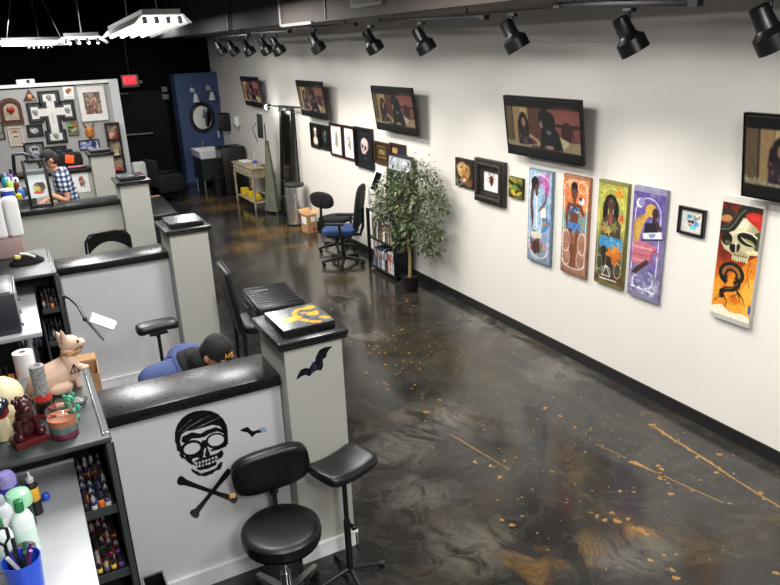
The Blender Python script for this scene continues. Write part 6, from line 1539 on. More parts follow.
# triangle, white plate art, lower pictures
t, W, H = aw_root('triangle_plaque', 'small brown triangle plaque above the framed cross arm', 'plaque', (24, 91), (38.5, 102))
g = G(); g.m = Matrix.Translation((-.03, .02, 0)); g.prism([(-.11, -.085), (.11, -.085), (0, .11)], .001, .03); g.build('triangle', mat('red_brown_wood2', '4a2118', .45), t, smooth=0)
g = G(); g.m = Matrix.Translation((-.03, .02, 0)); g.ell((0, -.02, .03), (.04, .05, .02)); g.box((.055, -.07, .031), (.06, .025, .006)); g.build('peach_relief', mat('peach_relief', 'c98f6c', .5), t)
t, W, H = aw_root('canvas_print', 'small white canvas with a yellow and red skull drawing', 'picture', (62.5, 85.5), (74.5, 100.5), roll=-.05)
W, H = .18, .22
g = G(); g.box((0, 0, .016), (W, H, .03), bev=.003); g.build('canvas', M_white, t)
P = Paint(30, 1.2, 'ebe8e2'); P.ell(.5, .4, .28, .3, 'c9b24a'); P.ell(.45, .5, .13, .16, '2a2a20'); P.ell(.62, .25, .2, .14, 'b8483a'); P.ell(.3, .4, .1, .14, '6a5a2a'); P.line([(.15, 1.0), (.85, 1.0)], .04, '8a8a88'); P.ell(.6, .55, .1, .1, 'e6dcc0')
paint_part('skull_print', P, W-.01, M_print, t, (0, 0, .032))
t, W, H = aw_root('framed_print', 'pale framed portrait under the arched shrine', 'picture', (7, 126.5), (24.5, 146))
W, H = .24, .34
frame_mesh(W, H, .025, .03).build('frame', mat('ivory_frame', 'c9bfae', .5), t)
P = Paint(30, 1.45, 'b9aea2'); P.ell(.5, .45, .28, .32, '9a7a70'); P.ell(.5, .65, .3, .25, 'd2c6ba'); P.ell(.4, .75, .1, .08, '3a302c'); P.ell(.6, .75, .1, .08, '3a302c'); P.ell(.5, .35, .2, .1, 'a8584c')
paint_part('picture', P, W-.052, M_print, t, (0, 0, .012))
g = G(); g.box((0, 0, .006), (W-.03, H-.03, .01)); g.build('backing_board', M_card, t, smooth=0)
t, W, H = aw_root('framed_print', 'green-tinged framed picture cut by the photo edge under the shrine', 'picture', (-9, 123), (5, 139))
W, H = .20, .30
frame_mesh(W, H, .02, .03).build('frame', M_brownf, t)
P = Paint(30, 1.35, '6f7a62'); P.blobs(30, (0, 0, 1, 1.35), .12, ['8a967a', '4f5a44', 'a8ac94'], .7)
paint_part('picture', P, W-.04, M_print, t, (0, 0, .012))
t, W, H = aw_root('framed_print', 'small black frame with a grey monster drawing beneath the cross arm', 'picture', (25.5, 124), (44.5, 137))
W, H = .27, .22
frame_mesh(W, H, .025, .03).build('frame', M_frameblk, t)
P = Paint(30, .78, '2a2a2c'); P.ell(.45, .38, .3, .22, 'b8b8b6'); P.blobs(14, (.2, .15, .7, .6), .08, ['e0e0de', '8a8a8a', '5a5a5c'], .8)
paint_part('picture', P, W-.05, M_print, t, (0, 0, .012))
t, W, H = aw_root('canvas_print', 'green and orange creature print next to the cross foot', 'picture', (66, 121), (80, 136), roll=-.04)
W, H = .19, .25
g = G(); g.box((0, 0, .016), (W, H, .03), bev=.003); g.build('canvas', mat('canvas_edge_dark2', '2a2c22', .6), t)
P = Paint(30, 1.3, '6a6a48'); P.blobs(30, (0, 0, 1, 1.3), .12, ['8a8a5a', '3a3a28', 'a8a880', '55583a'], .7); P.ell(.35, .3, .3, .12, '6a9a3a'); P.ell(.75, .25, .2, .14, 'c9562a'); P.ell(.55, .7, .25, .2, 'a8a488'); P.ell(.3, .55, .3, .1, '1c1c16')
paint_part('creature_print', P, W-.01, M_print, t, (0, 0, .032))
t, W, H = aw_root('demon_mask', 'orange horned demon mask hanging on the grey art wall', 'mask', (84, 124), (95, 140))
g = G(); g.ell((0, .0, .03), (.085, .11, .045)); g.ell((0, -.07, .05), (.05, .05, .04)); g.ell((0, -.02, .075), (.018, .03, .02)); g.build('face', mat('orange_lacquer', 'b8742c', .35, var=.2, scale=30), t, smooth=60)
for s in (-1, 1):
    g = G(); g.tube([(s*.05, .09, .03), (s*.08, .13, .035), (s*.09, .19, .05)], [.018, .013, .004], 8); g.build('horn', mat('horn_brown', '6a4a2a', .5), t)
    g = G(); g.ell((s*.035, .025, .068), (.018, .01, .008)); g.build('eye', M_plastic, t)
g = G(); g.box((0, -.065, .088), (.06, .02, .01), bev=.004); g.build('mouth', mat('dark_mouth', '3a1a12', .5), t)
# black three-bay shadow box rack
a, b, c = ay(102.5, 123, AY), ay(119, 122, AY), ay(126, 166, AY)
t = thing('shadow_box_shelf', 'tall black three-bay shadow box on the corner post of the art wall', 'shelf', ((a.x+b.x)/2+.0, AY-.013, a.z), R_SOUTH)
W = .26; H = .95
g = G()
for s in (-1, 1): g.box((s*(W/2-.014), -H/2, .05), (.028, H, .10))
g.build('side_frame', M_frameblk, t, smooth=0)
for k in range(4):
    g = G(); g.box((0, -.014-k*(H-.028)/3, .05), (W-.058, .028, .10)); g.build('shelf_board', M_frameblk, t, smooth=0)
for k in range(3):
    P = Paint(24, 1.4, 'a08f78'); P.blobs(24, (0, 0, 1, 1.4), .16, ['8a7a66', 'b8a68c', '5a4c3f', 'c4b49a', '7a4a3a'], .6)
    paint_part('bay_backing', P, W-.06, M_print, t, (0, -.014-(k+.5)*(H-.028)/3, .006))
def shelf_item(dx, dz, dy, lab, nm, cat, f):
    o = f(); o.location = Vector(((a.x+b.x)/2+dx, AY-.013-dy, a.z+dz)); tag(o, lab, cat); return o
zk = [-(H-.028)/3*(k+1) for k in range(3)]
shelf_item(-.035, zk[0]+.0025, .056, 'pink skull in the top bay of the shadow box', 'pink_skull', 'ornament', lambda: (lambda g: (g.ell((0, 0, .065), (.06, .045, .06)), g.ell((-.015, -.02, .022), (.035, .028, .022)), g.build('pink_skull', mat('pink_resin', 'cf8f80', .4, var=.15), None))[2])(G()))
shelf_item(.065, zk[0]+.0025, .05, 'slim reddish figure in the top bay of the shadow box', 'red_figure', 'figurine', lambda: (lambda g: (g.cyl((0, 0, 0), (0, 0, .16), .025, .016), g.ell((0, 0, .18), .022), g.build('red_figure', mat('rust_resin', '8a3f2a', .5), None))[2])(G()))
shelf_item(.0, zk[1]+.005, .05, 'pale bone-like carving in the middle bay of the shadow box', 'pale_carving', 'ornament', lambda: (lambda g: (g.cyl((-.03, 0, 0), (-.02, 0, .12), .02, .008), g.cyl((.02, 0, 0), (.03, 0, .15), .02, .006), g.box((0, 0, .012), (.1, .05, .024)), g.build('pale_carving', CR, None))[3])(G()))
shelf_item(-.02, zk[2]+.003, .056, 'red and black shoe-like object in the bottom bay of the shadow box', 'red_slipper', 'ornament', lambda: (lambda g: (g.ell((0, 0, .035), (.065, .04, .034)), g.ell((.03, 0, .06), (.03, .03, .03)), g.build('red_slipper', mat('bright_red_cloth', 'b82a24', .6), None))[2])(G()))
# router-like device and rods on top of the art wall
c = ay(25, 79, AY)
t = thing('projector', 'small white projector on top of the grey art wall', 'projector', (c.x, AY+.07, 2.4405))
g = G(); g.box((0, 0, .04), (.30, .13, .08), bev=.012); g.build('case', M_white, t)
g = G(); g.cyl((.04, -.065, .045), (.04, -.085, .045), .03); g.build('lens', M_plastic, t)
# low line of prints standing behind the half wall (on its cap)
cy4 = PART[3][1]
Z4 = 1.2005
def px4(x, y): return ay(x, y, cy4+.2)
cpos = px4(70, 160)
t = thing('black_sling_bag', 'black bag with a bright orange tag standing on the far half wall', 'bag', (cpos.x-.04, cy4+.215, Z4))
g = G(); rounded_pad(g, .46, .22, .24, 3.0); g.ell((-.1, 0, .25), (.06, .07, .05)); g.ell((.05, 0, .26), (.06, .06, .04)); g.build('bag_body', M_fabric, t)
g = G(); g.box((0.03, -.115, .15), (.13, .012, .13), (0, .18, 0), bev=.004); g.build('orange_tag', mat('neon_orange', 'ff5a18', .6), t)
cpos = px4(83, 144)
t = thing('blue_print', 'blue and white print in a black frame over the far half wall', 'picture', (ay(89, 143.5, AY).x, AY-.0005, ay(89, 143.5, AY).z-.02), R_SOUTH)
frame_mesh(.36, .18, .02, .03).build('frame', M_frameblk, t)
P = Paint(40, .45, 'a8b0c8'); P.blobs(20, (0, 0, 1, .45), .1, ['d8dce6', '3a4a8a', '6a7ab0', 'e8e8f0'], .8); P.ell(.75, .22, .15, .18, '26336a')
paint_part('picture', P, .32, M_print, t, (0, 0, .012))
q0, q1 = ay(28, 145, AY), ay(58, 156, AY)
t = thing('poster_board', 'black and white skull poster in a black frame, half behind the standing tattooist', 'picture', (ay(35, 152, AY).x, AY-.0005, ay(36, 152, AY).z), R_SOUTH)
frame_mesh(.34, .36, .03, .03).build('frame', M_frameblk, t)
P = Paint(30, 1.07, '6a6a6c'); P.ell(.5, .35, .3, .22, 'c9c9c9'); P.ell(.42, .35, .1, .1, '1c1c1e'); P.ell(.62, .35, .1, .1, '1c1c1e'); P.ring(.55, .8, .25, .25, .1, 'd8dae0'); P.ell(.5, .8, .12, .14, '8a8fb0')
paint_part('picture', P, .28, M_print, t, (0, 0, .012))
t = thing('dark_poster', 'dark framed poster above the black cap of the standing tattooist', 'picture', (ay(56, 148, AY).x, AY-.0005, ay(56, 152, AY).z), R_SOUTH)
frame_mesh(.36, .22, .02, .03).build('frame', M_frameblk, t)
P = Paint(30, .5, '202224'); P.blobs(20, (0, 0, 1, .5), .12, ['2c2f33', '141517', '3a3d40'], .6); paint_part('picture', P, .32, M_print, t, (0, 0, .012))
# leaning print on the front of the far half wall, and a pink cloth
wy = cy4+.035
a_, b_ = ay(73, 169, wy), ay(89, 194, wy); cc = (a_+b_)/2
t = thing('taped_print', 'white sheet with a red and green figure, beside the plaid-shirted person', 'picture', (cc.x, wy-.0005, cc.z), R_SOUTH)
P = Paint(40, 1.5, 'e8e8e6'); P.ell(.55, .55, .14, .18, 'b84a4a'); P.ell(.62, .85, .16, .2, '8a9a8a'); P.ell(.5, .95, .1, .16, 'a83a44'); P.blobs(14, (.4, .4, .75, 1.15), .06, ['3a5a44', 'c46a6a', '2a2a2c', '9aa89a'], .7)
g = G(); g.box((0, 0, .003), (.235, .34, .005)); g.build('sheet', M_white, t, smooth=0)
paint_part('figure_print', P, .225, M_print, t, (0, 0, .0062))
cpos = ay(76, 164, cy4+.1)
t = thing('pink_tray', 'pink item on a black tray on the far half wall', 'tray', (cpos.x-.01, cy4+.045, Z4))
g = G(); g.box((0, 0, .012), (.30, .075, .024), bev=.006); g.build('tray', M_plastic, t)
g = G(); g.box((0, 0, .034), (.24, .055, .02), bev=.008); g.build('pink_item', mat('pink_foam', 'd87a8c', .6), t)

# ------------------------------------------------------------------ third station: cabinet, bottles, lamp, glass frame
cab3 = thing('ink_cabinet', 'dark cabinet crowded with coloured bottles at the third station', 'ink cabinet', (0, 9.66, 0))
g = G(); g.b2((-.6, 0, 0), (.165, .8, 1.28), bev=.01); g.build('case', M_cab, cab3)
g = G(); g.b2((-.05, -.006, .1), (.15, -.0005, 1.05)); g.build('door', M_cabin, cab3, smooth=0)
Z3 = 1.2805
def px3(x, y, Y): return ay(x, y, Y)
for k, (x, y, Y, r, h, col, nm, lab) in enumerate([
    (4, 178, 9.75, .075, .13, '2a55c8', 'tub', 'royal blue tub with a pale lid at the third station'), (8, 160, 10.2, .05, .3, '8a5ab0', 'bottle', 'purple-capped bottle at the third station'),
    (2, 163, 10.05, .05, .28, '3a9ab0', 'bottle', 'teal bottle at the third station photo edge'), (7, 172, 9.95, .04, .24, 'a8c85a', 'bottle', 'lime green bottle behind the royal blue tub'), (12, 166, 10.1, .04, .26, 'e4e6ea', 'bottle', 'white bottle next to the purple-capped bottle'),
    (17, 187, 9.70, .035, .08, 'd8c83a', 'bottle', 'small yellow bottle in front of the blue tub'), (19, 184, 9.8, .04, .12, '2a6ab0', 'bottle', 'blue water-filled bottle beside the small yellow bottle'), (15, 178, 10.0, .03, .2, '5a1c24', 'bottle', 'slim dark red bottle behind the blue bottles'), (24, 182, 9.95, .035, .12, '4a4c50', 'bottle', 'grey bottle at the partition end of the third station')]):
    q = px3(x, y, Y)
    t = thing(nm, lab, 'bottle', (max(-.5, min(q.x, .125)), Y, Z3))
    g = G(); g.lathe([(0, 0), (r*.95, 0), (r, .006), (r, h*.7), (r*.8, h*.78), (r*.35, h*.82), (0, h*.82)]); g.build('body', mat('b3_'+col, col, .35), t)
    g = G(); g.lathe([(r*.34, h*.821), (r*.36, h*.83), (r*.36, h), (0, h)] if nm == 'bottle' else [(r*1.02, h*.821), (r*1.04, h*.83), (r*1.02, h), (0, h*1.02)]); g.build('cap', mat('cap3_%d' % (k % 3), ['e6e6e6', '1c1c1e', '8fb6e0'][k % 3], .4), t)
# arched black lamp
t = thing('arched_lamp', 'black arched magnifier lamp in front of the standing tattooist', 'lamp', (0, 0, 0))
pts = [ay(13, 155, 10.15), ay(22, 153.5, 10.15), ay(31, 156, 10.12), ay(38, 162, 10.1), ay(41, 167, 10.1)]
b0 = Vector((pts[0].x-.03, 10.36, Z3))
g = G(); g.tube([b0+Vector((0, 0, .02)), b0+Vector((-.0, -.05, .17)), pts[0]]+pts[1:], .022, 8); g.build('arch_arm', M_plastic, t)
g = G(); g.lathe([(0, 0), (.07, 0), (.07, .02), (0, .025)], b0); g.build('base', M_plastic, t)
g = G(); g.cyl(pts[-1], pts[-1]+Vector((.02, -.02, -.07)), .03, .055); g.build('lamp_head', M_plastic, t)
# black-framed glass pane with a skull print standing on the half wall
y_ = 9.44
cs = [ay(25, 161, y_), ay(41, 163, y_), ay(50, 198, y_), ay(32.5, 203, y_)]
cc = sum(cs, Vector())/4
t = thing('display_frame', 'black display frame holding a yellow-green skull print on the half wall by the standing tattooist', 'frame', (cc.x, y_, 1.2005), R_SOUTH @ Matrix.Rotation(-.06, 3, 'X'))
Wf, Hf = .26, .56
for s in (-1, 1):
    g = G(); g.box((s*(Wf/2-.016), Hf/2+.001, .012), (.032, Hf, .024), bev=.004); g.build('upright', M_plastic, t)
for yy in (.016, Hf-.016):
    g = G(); g.box((0, yy+.001, .012), (Wf-.066, .03, .022), bev=.003); g.build('cross_rail', M_plastic, t)
P = Paint(50, 1.72, 'c9cdd0'); P.grad([(0, '8f9496'), (.3, 'b5babd'), (.5, 'd2d6d8'), (1, 'c6cacc')]); P.rect(0, .1, 1, .35, '55585a'); P.ell(.55, 1.1, .34, .3, '4a4440'); P.ell(.45, 1.15, .22, .22, 'b5b45a'); P.ell(.72, 1.0, .16, .2, '5a3c34'); P.ell(.4, 1.02, .08, .07, '8a8f8a'); P.ell(.5, 1.4, .3, .1, 'b04a3a'); P.blobs(10, (.25, .9, .85, 1.4), .06, ['d8d07a', '2c2826', '8a9a5a'], .7)
paint_part('skull_print', P, Wf-.066, M_print, t, (0, Hf/2, .006))
# ------------------------------------------------------------------ people
def skin_mesh(name, verts, edges, radii, m, parent=None, root=0, sub=2, smooth=True):
    me = bpy.data.meshes.new(name); me.from_pydata([tuple(v) for v in verts], edges, [])
    o = bpy.data.objects.new(name, me); COL.objects.link(o)
    md = o.modifiers.new('s', 'SKIN'); md.use_smooth_shade = True
    for k, r in enumerate(radii):
        sv = me.skin_vertices[0].data[k]; sv.radius = (r, r) if not hasattr(r, '__len__') else r; sv.use_root = (k == root)
    sb = o.modifiers.new('d', 'SUBSURF'); sb.levels = sub; sb.render_levels = sub
    dg = bpy.context.evaluated_depsgraph_get(); dg.update()
    nm = bpy.data.meshes.new_from_object(o.evaluated_get(dg))
    bpy.data.objects.remove(o); bpy.data.meshes.remove(me)
    nm.materials.clear(); nm.materials.append(m)
    nm.polygons.foreach_set('use_smooth', [True]*len(nm.polygons))
    r = bpy.data.objects.new(name, nm); COL.objects.link(r)
    if parent is not None: r.parent = parent
    return r
SKIN = mat('skin_tone', 'b9866a', .5, var=.06, scale=30)
def plaid():
    m = bpy.data.materials.new('navy_plaid'); m.use_nodes = True; N = m.node_tree.nodes; L = m.node_tree.links; p_ = N['Principled BSDF']
    tc = N.new('ShaderNodeTexCoord'); out = None
    for ax_ in ('X', 'Z'):
        w = N.new('ShaderNodeTexWave'); w.bands_direction = ax_; w.inputs['Scale'].default_value = 5.2; w.inputs['Distortion'].default_value = .6
        L.new(tc.outputs['Object'], w.inputs['Vector'])
        r = N.new('ShaderNodeValToRGB'); r.color_ramp.interpolation = 'LINEAR'; r.color_ramp.elements[0].position = .42; r.color_ramp.elements[1].position = .58
        L.new(w.outputs['Fac'], r.inputs['Fac'])
        if out is None: out = r.outputs['Color']
        else:
            mx = N.new('ShaderNodeMix'); mx.data_type = 'RGBA'; mx.inputs[0].default_value = .5; L.new(out, mx.inputs[6]); L.new(r.outputs['Color'], mx.inputs[7]); out = mx.outputs[2]
    rr_ = N.new('ShaderNodeValToRGB'); e = rr_.color_ramp.elements; e[0].color = lin('191d2c')+(1,); e[1].color = lin('c9d2de')+(1,); e.new(.5).color = lin('5c6a86')+(1,)
    L.new(out, rr_.inputs['Fac']); L.new(rr_.outputs['Color'], p_.inputs['Base Color']); p_.inputs['Roughness'].default_value = .85
    return m
def hand(verts, edges, radii, wrist_i, wrist, d, up, side=1, curl=.5, s=1.0):
    """adds palm and five bent fingers to a skin skeleton; the fingers stay part of the body mesh"""
    d = d.normalized(); lat = d.cross(up).normalized()*side; nrm = lat.cross(d).normalized()*side
    pal = wrist+d*.05*s; i0 = len(verts); verts.append(pal); edges.append((wrist_i, i0)); radii.append((.036*s, .018*s))
    for k, (off, L) in enumerate([(-.030, .066), (-.010, .075), (.010, .071), (.029, .055)]):
        a = wrist+d*.085*s+lat*off*s; b = a+(d*.7-up*curl*.5).normalized()*L*.5*s; c = b+(d*.5-up*curl*1.2).normalized()*L*.5*s
        i = len(verts); verts += [a, b, c]; edges += [(i0, i), (i, i+1), (i+1, i+2)]; radii += [.0105*s, .009*s, .0075*s]
    a = wrist+d*.04*s-lat*.04*s; b = a+(d*.7-lat*.5-up*.3).normalized()*.035*s; c = b+(d*.9-up*.5).normalized()*.028*s
    i = len(verts); verts += [a, b, c]; edges += [(i0, i), (i, i+1), (i+1, i+2)]; radii += [.013*s, .011*s, .009*s]
def head_parts(g, M):
    """face-forward is local +x, up +z; the head centre at the origin; about 0.22 tall"""
    g.m = M
    g.ell((0, 0, .012), (.096, .076, .108), None, 24, 16); g.ell((.03, 0, -.055), (.062, .056, .062), None, 20, 12)
    g.cyl((.094, 0, .012), (.112, 0, -.022), .009, .016, 10); g.ell((.109, 0, -.026), (.015, .016, .011), None, 10, 8)
    for s in (-1, 1):
        g.ell((-.004, s*.077, -.01), (.022, .012, .032), (0, 0, s*.3), 12, 8)
        g.ell((.083, s*.032, .025), (.018, .022, .009), None, 10, 8)
    g.ell((.088, 0, -.062), (.014, .026, .007), None, 10, 6); g.ell((.082, 0, -.092), (.022, .024, .018), None, 10, 8)
def face_parts(t, M):
    for s in (-1, 1):
        g = G(); g.m = M; g.ell((.087, s*.032, .006), (.010, .014, .008), None, 10, 8); g.build('eye', M_white, t)
        g = G(); g.m = M; g.ell((.0955, s*.032, .006), (.003, .006, .006), None, 8, 6); g.build('pupil', M_plastic, t)
    g = G(); g.m = M; g.ell((.0985, 0, -.064), (.006, .022, .006), None, 10, 6); g.build('lips', mat('lip_tone', '9a5a4c', .5), t)
def cap(t, M, m, brim=True):
    g = G(); g.m = M
    prof = [(.0, .128), (.04, .122), (.075, .1), (.094, .06), (.1, .02), (.098, .012)]
    g.m = M @ Matrix.Diagonal((1.04, .86, 1, 1)); g.lathe(prof, n=28); g.ell((0, 0, .128), .007, None, 8, 6); c = g.build('cap_crown', m, t, smooth=60)
    if brim:
        g = G(); g.m = M @ Matrix.Translation((.085, 0, .022)) @ Matrix.Rotation(.12, 4, 'Y')
        n = 14; top = []; 
        secs = []
        for j in range(n+1):
            a = -PI/2+PI*j/n; x = .078*math.cos(a); y = .078*math.sin(a); z = -.012*(abs(y)/.078)**2
            secs.append([Vector((-.02, y*.9, z)), Vector((x, y, z)), Vector((x, y, z+.005)), Vector((-.02, y*.9, z+.005))])
        g.hull_loft(secs); g.build('cap_brim', m, t)
def person_mesh_with_head(t, verts, edges, radii, M, m):
    """grow the body, then merge the head onto it so body and head are one mesh"""
    b = skin_mesh('body', verts, edges, radii, m, t)
    g = G(); g.bm.from_mesh(b.data); head_parts(g, M)
    bpy.data.objects.remove(b)
    return g.build('body', m, t, smooth=70)
V = Vector
# --- man in the plaid shirt, standing behind the third partition, facing -X, looking down at his hands
by = 10.20
hc = ay(50, 159, by)
t = thing('person', 'person in a black cap and navy plaid shirt, standing with head bowed', 'person', (hc.x+.075, by, 0))
o0 = V((hc.x+.075, by, 0)); hl = hc-o0
sh = hl.z-.20
vs = [V((.05, 0, .96)), V((.06, 0, 1.12)), V((.03, 0, sh-.08)), V((-.02, 0, sh+.03)), V((-.055, 0, sh+.10))]
ed = [(0, 1), (1, 2), (2, 3), (3, 4)]; ra = [(.15, .115), (.15, .11), (.17, .12), (.07, .065), (.055, .055)]
for s in (-1, 1):
    i = len(vs); vs += [V((.04, s*.09, .88)), V((.03, s*.10, .5)), V((.05, s*.10, .09)), V((-.09, s*.11, .035))]
    ed += [(0, i), (i, i+1), (i+1, i+2), (i+2, i+3)]; ra += [.088, .062, .045, .038]
hp = ay(38, 197.5, by-.42)-o0
hands = []
for s in (-1, 1):
    i = len(vs); shd = V((.02, s*.185, sh-.02)); el = V((-.02+.02, s*.235, sh-.30)); wr = V((hp.x+.10, s*.10-.18, hp.z+.02)) if s < 0 else V((-.20, .02, sh-.32))
    if s < 0: el = V((.03, -.27, 1.14))
    vs += [shd, el, wr]; ed += [(2, i), (i, i+1), (i+1, i+2)]; ra += [.062, .045, .03]
    hand(vs, ed, ra, i+2, wr, (wr-el), V((0, 0, 1)), side=s, curl=.6)
M0 = Matrix.Translation(hl) @ Matrix.Rotation(PI, 4, 'Z') @ Matrix.Rotation(.62, 4, 'Y')
person_mesh_with_head(t, vs, ed, ra, M0, SKIN); face_parts(t, M0)
g = G(); g.m = M0 @ Matrix.Diagonal((1.03, 1.04, 1.03, 1)); g.ell((-.022, 0, -.005), (.085, .076, .09)); g.build('hair', mat('dark_hair', '1a1310', .7), t)
cap(t, M0, mat('black_cap_cloth', '0f0f10', .8))
PL = plaid()
sv = [V((.055, 0, .90)), V((.06, 0, 1.12)), V((.03, 0, sh-.08)), V((-.015, 0, sh+.025)), V((-.04, 0, sh+.075))]; se = [(0, 1), (1, 2), (2, 3), (3, 4)]; sr = [(.19, .155), (.19, .155), (.205, .16), (.125, .115), (.08, .078)]
for s in (-1, 1):
    i = len(sv); sv += [V((.02, s*.185, sh-.015)), V((.02, s*.235, sh-.19) if s > 0 else (.03, -.25, sh-.23))]; se += [(2, i), (i, i+1)]; sr += [.095, .074]
skin_mesh('plaid_shirt', sv, se, sr, PL, t)
tv = [V((.05, 0, .94)), V((.045, 0, .88))]; te = [(0, 1)]; tr_ = [(.165, .13), (.14, .12)]
for s in (-1, 1):
    i = len(tv); tv += [V((.04, s*.095, .80)), V((.03, s*.10, .5)), V((.05, s*.10, .10))]; te += [(1, i), (i, i+1), (i+1, i+2)]; tr_ += [.1, .078, .07]
skin_mesh('trousers', tv, te, tr_, mat('dark_jeans', '20242e', .85), t)
for s in (-1, 1):
    g = G(); g.ell((-.03, s*.105, .045), (.14, .05, .045)); g.box((-.03, s*.105, .012), (.26, .09, .024), bev=.01); g.build('shoe', M_plastic, t)
# --- hunched man in blue behind the near partition
hc = ay(216, 353, 4.13); o0 = V((.66, 4.45, 0))
t = thing('person', 'person bent low in a blue top and black cap with yellow letters', 'person', o0)
L_ = lambda v: V(v)-o0
hl = hc-o0
pelvis = V((-.02, .22, .63)); chest = L_((.735, 4.38, 1.03)); shc = L_(ay(186, 362, 4.28)); 
vs = [pelvis, V((0, .1, .83)), chest+V((0, 0, -.02)), shc+V((.05, -.03, -.02)), hl+V((-.055, .02, -.055))]; ed = [(0, 1), (1, 2), (2, 3), (3, 4)]; ra = [(.16, .12), (.15, .115), (.16, .12), (.085, .08), (.058, .058)]
for s in (-1, 1):
    i = len(vs); vs += [V((s*.11, .16, .60)), V((s*.17, -.22, .58)), V((s*.17, -.12, .10)), V((s*.17, -.26, .035))]
    ed += [(0, i), (i, i+1), (i+1, i+2), (i+2, i+3)]; ra += [.088, .06, .042, .036]
slv = ay(143, 374, 4.22)-o0
sL = shc+V((-.10, .01, -.045)); eL = slv+V((.01, 0, -.03)); wL = V((-.12, -.25, .86))
sR = shc+V((.17, .08, -.12)); eR = V((.33, -.15, .82)); wR = V((.16, -.34, .80))
for (a_, b_, c_, s) in ((sL, eL, wL, -1), (sR, eR, wR, 1)):
    i = len(vs); vs += [a_, b_, c_]; ed += [(2, i), (i, i+1), (i+1, i+2)]; ra += [.06, .044, .03]
    hand(vs, ed, ra, i+2, c_, c_-b_, V((0, 0, 1)), side=s, curl=.6)
face = Vector((.48, -.74, -.47)).normalized()
X_ = face; Y_ = Vector((0, 0, 1)).cross(X_).normalized(); Z_ = X_.cross(Y_)
M0 = Matrix.Translation(hl) @ Matrix((X_, Y_, Z_)).transposed().to_4x4()
person_mesh_with_head(t, vs, ed, ra, M0, SKIN); face_parts(t, M0)
g = G(); g.m = M0 @ Matrix.Diagonal((1.03, 1.04, 1.03, 1)); g.ell((-.03, 0, -.01), (.078, .074, .08)); g.build('hair', mat('dark_hair', '1a1310', .7), t)
capm = mat('black_cap_cloth2', '121514', .85)
cap(t, M0, capm)
for k, ch in enumerate('HP'):
    a = -.36+.36*k+.12
    Mt = M0 @ Matrix.Rotation(a, 4, 'Z') @ Matrix.Translation((.101, 0, .058)) @ Matrix.Rotation(-.22, 4, 'Y') @ Matrix.Rotation(PI/2, 4, 'Z') @ Matrix.Rotation(PI/2, 4, 'X')
    o = text_part('cap_letter', ch, .052, .004, mat('yellow_thread', 'e8a832', .6), t); o.data.transform(Mt)
BL = mat('dusty_blue_cloth', '3b4a76', .85, bump=.05, scale=20)
def soft_tube(g, pts, rad, n=18, m=8, flat=1.0):
    '''a cloth tube through the points with smoothly changing girth and rounded ends'''
    P = [Vector(q) for q in pts]; Q = [2*P[0]-P[1]]+P+[2*P[-1]-P[-2]]; R = [rad[0]]+list(rad)+[rad[-1]]
    out, rr_ = [], []
    for i in range(1, len(Q)-2):
        for k in range(m):
            u = k/m; a, b, c, d = Q[i-1], Q[i], Q[i+1], Q[i+2]
            out.append(.5*((2*b)+(c-a)*u+(2*a-5*b+4*c-d)*u*u+(3*b-a-3*c+d)*u**3)); rr_.append(R[i]*(1-u)+R[i+1]*u)
    out.append(P[-1]); rr_.append(rad[-1])
    d0 = (out[0]-out[1]).normalized(); d1 = (out[-1]-out[-2]).normalized()
    pre = [(out[0]+d0*rr_[0]*h, rr_[0]*math.sqrt(max(.0004, 1-h*h*3.2))) for h in (.54, .45, .28)]; post = [(out[-1]+d1*rr_[-1]*h, rr_[-1]*math.sqrt(max(.0004, 1-h*h*3.2))) for h in (.28, .45, .54)]
    g.tube([q for q, _ in pre]+out+[q for q, _ in post], [r for _, r in pre]+rr_+[r for _, r in post], n)
sv = [pelvis+V((0, -.02, .06)), V((0, .1, .84)), chest, shc+V((.02, -.0, -.01))]
g = G(); soft_tube(g, [pelvis+V((0, .02, .02)), V((.01, .08, .78)), chest+V((-.03, .0, -.065)), shc+V((.02, -.01, -.035))], [.15, .14, .125, .095], 24)
soft_tube(g, [chest+V((0, .02, .0)), shc+V((-.03, .02, -.045)), sL+V((-.005, -.01, -.01)), eL+V((.018, .0, -.004)), eL.lerp(wL, .5)], [.105, .108, .094, .062, .05], 20)
soft_tube(g, [chest+V((.03, 0, 0)), sR, eR], [.10, .08, .06], 20)
g.build('blue_top', BL, t, smooth=80)
g = G(); soft_tube(g, [shc+V((.0, .01, -.035)), shc+V((.055, -.01, -.008)), hl+V((-.085, .035, -.03))], [.112, .098, .068], 24); g.build('black_hood', mat('black_hood_cloth', '121417', .9), t, smooth=80)
tv = [pelvis+V((0, .02, .04)), pelvis]; te = [(0, 1)]; tr_ = [(.175, .135), (.16, .13)]
for s in (-1, 1):
    i = len(tv); tv += [V((s*.11, .10, .60)), V((s*.17, -.22, .59)), V((s*.17, -.12, .12))]; te += [(1, i), (i, i+1), (i+1, i+2)]; tr_ += [.1, .08, .068]
skin_mesh('trousers', tv, te, tr_, mat('dark_jeans', '20242e', .85), t)
for s in (-1, 1):
    g = G(); g.ell((s*.17, -.2, .045), (.05, .14, .045)); g.box((s*.17, -.2, .012), (.09, .26, .024), bev=.01); g.build('shoe', M_plastic, t)
t = thing('work_stool', 'round black stool under the hunched tattooist', 'stool', (o0.x-.02, o0.y+.24, 0))
g = G(); g.lathe([(0, .42), (.16, .42), (.175, .44), (.17, .475), (0, .48)]); g.build('seat', M_leather, t)
g = G(); g.cyl((0, 0, .12), (0, 0, .42), .025); g.build('column', M_chrome, t)
caster_base(t, .26, .09, a0=.3)
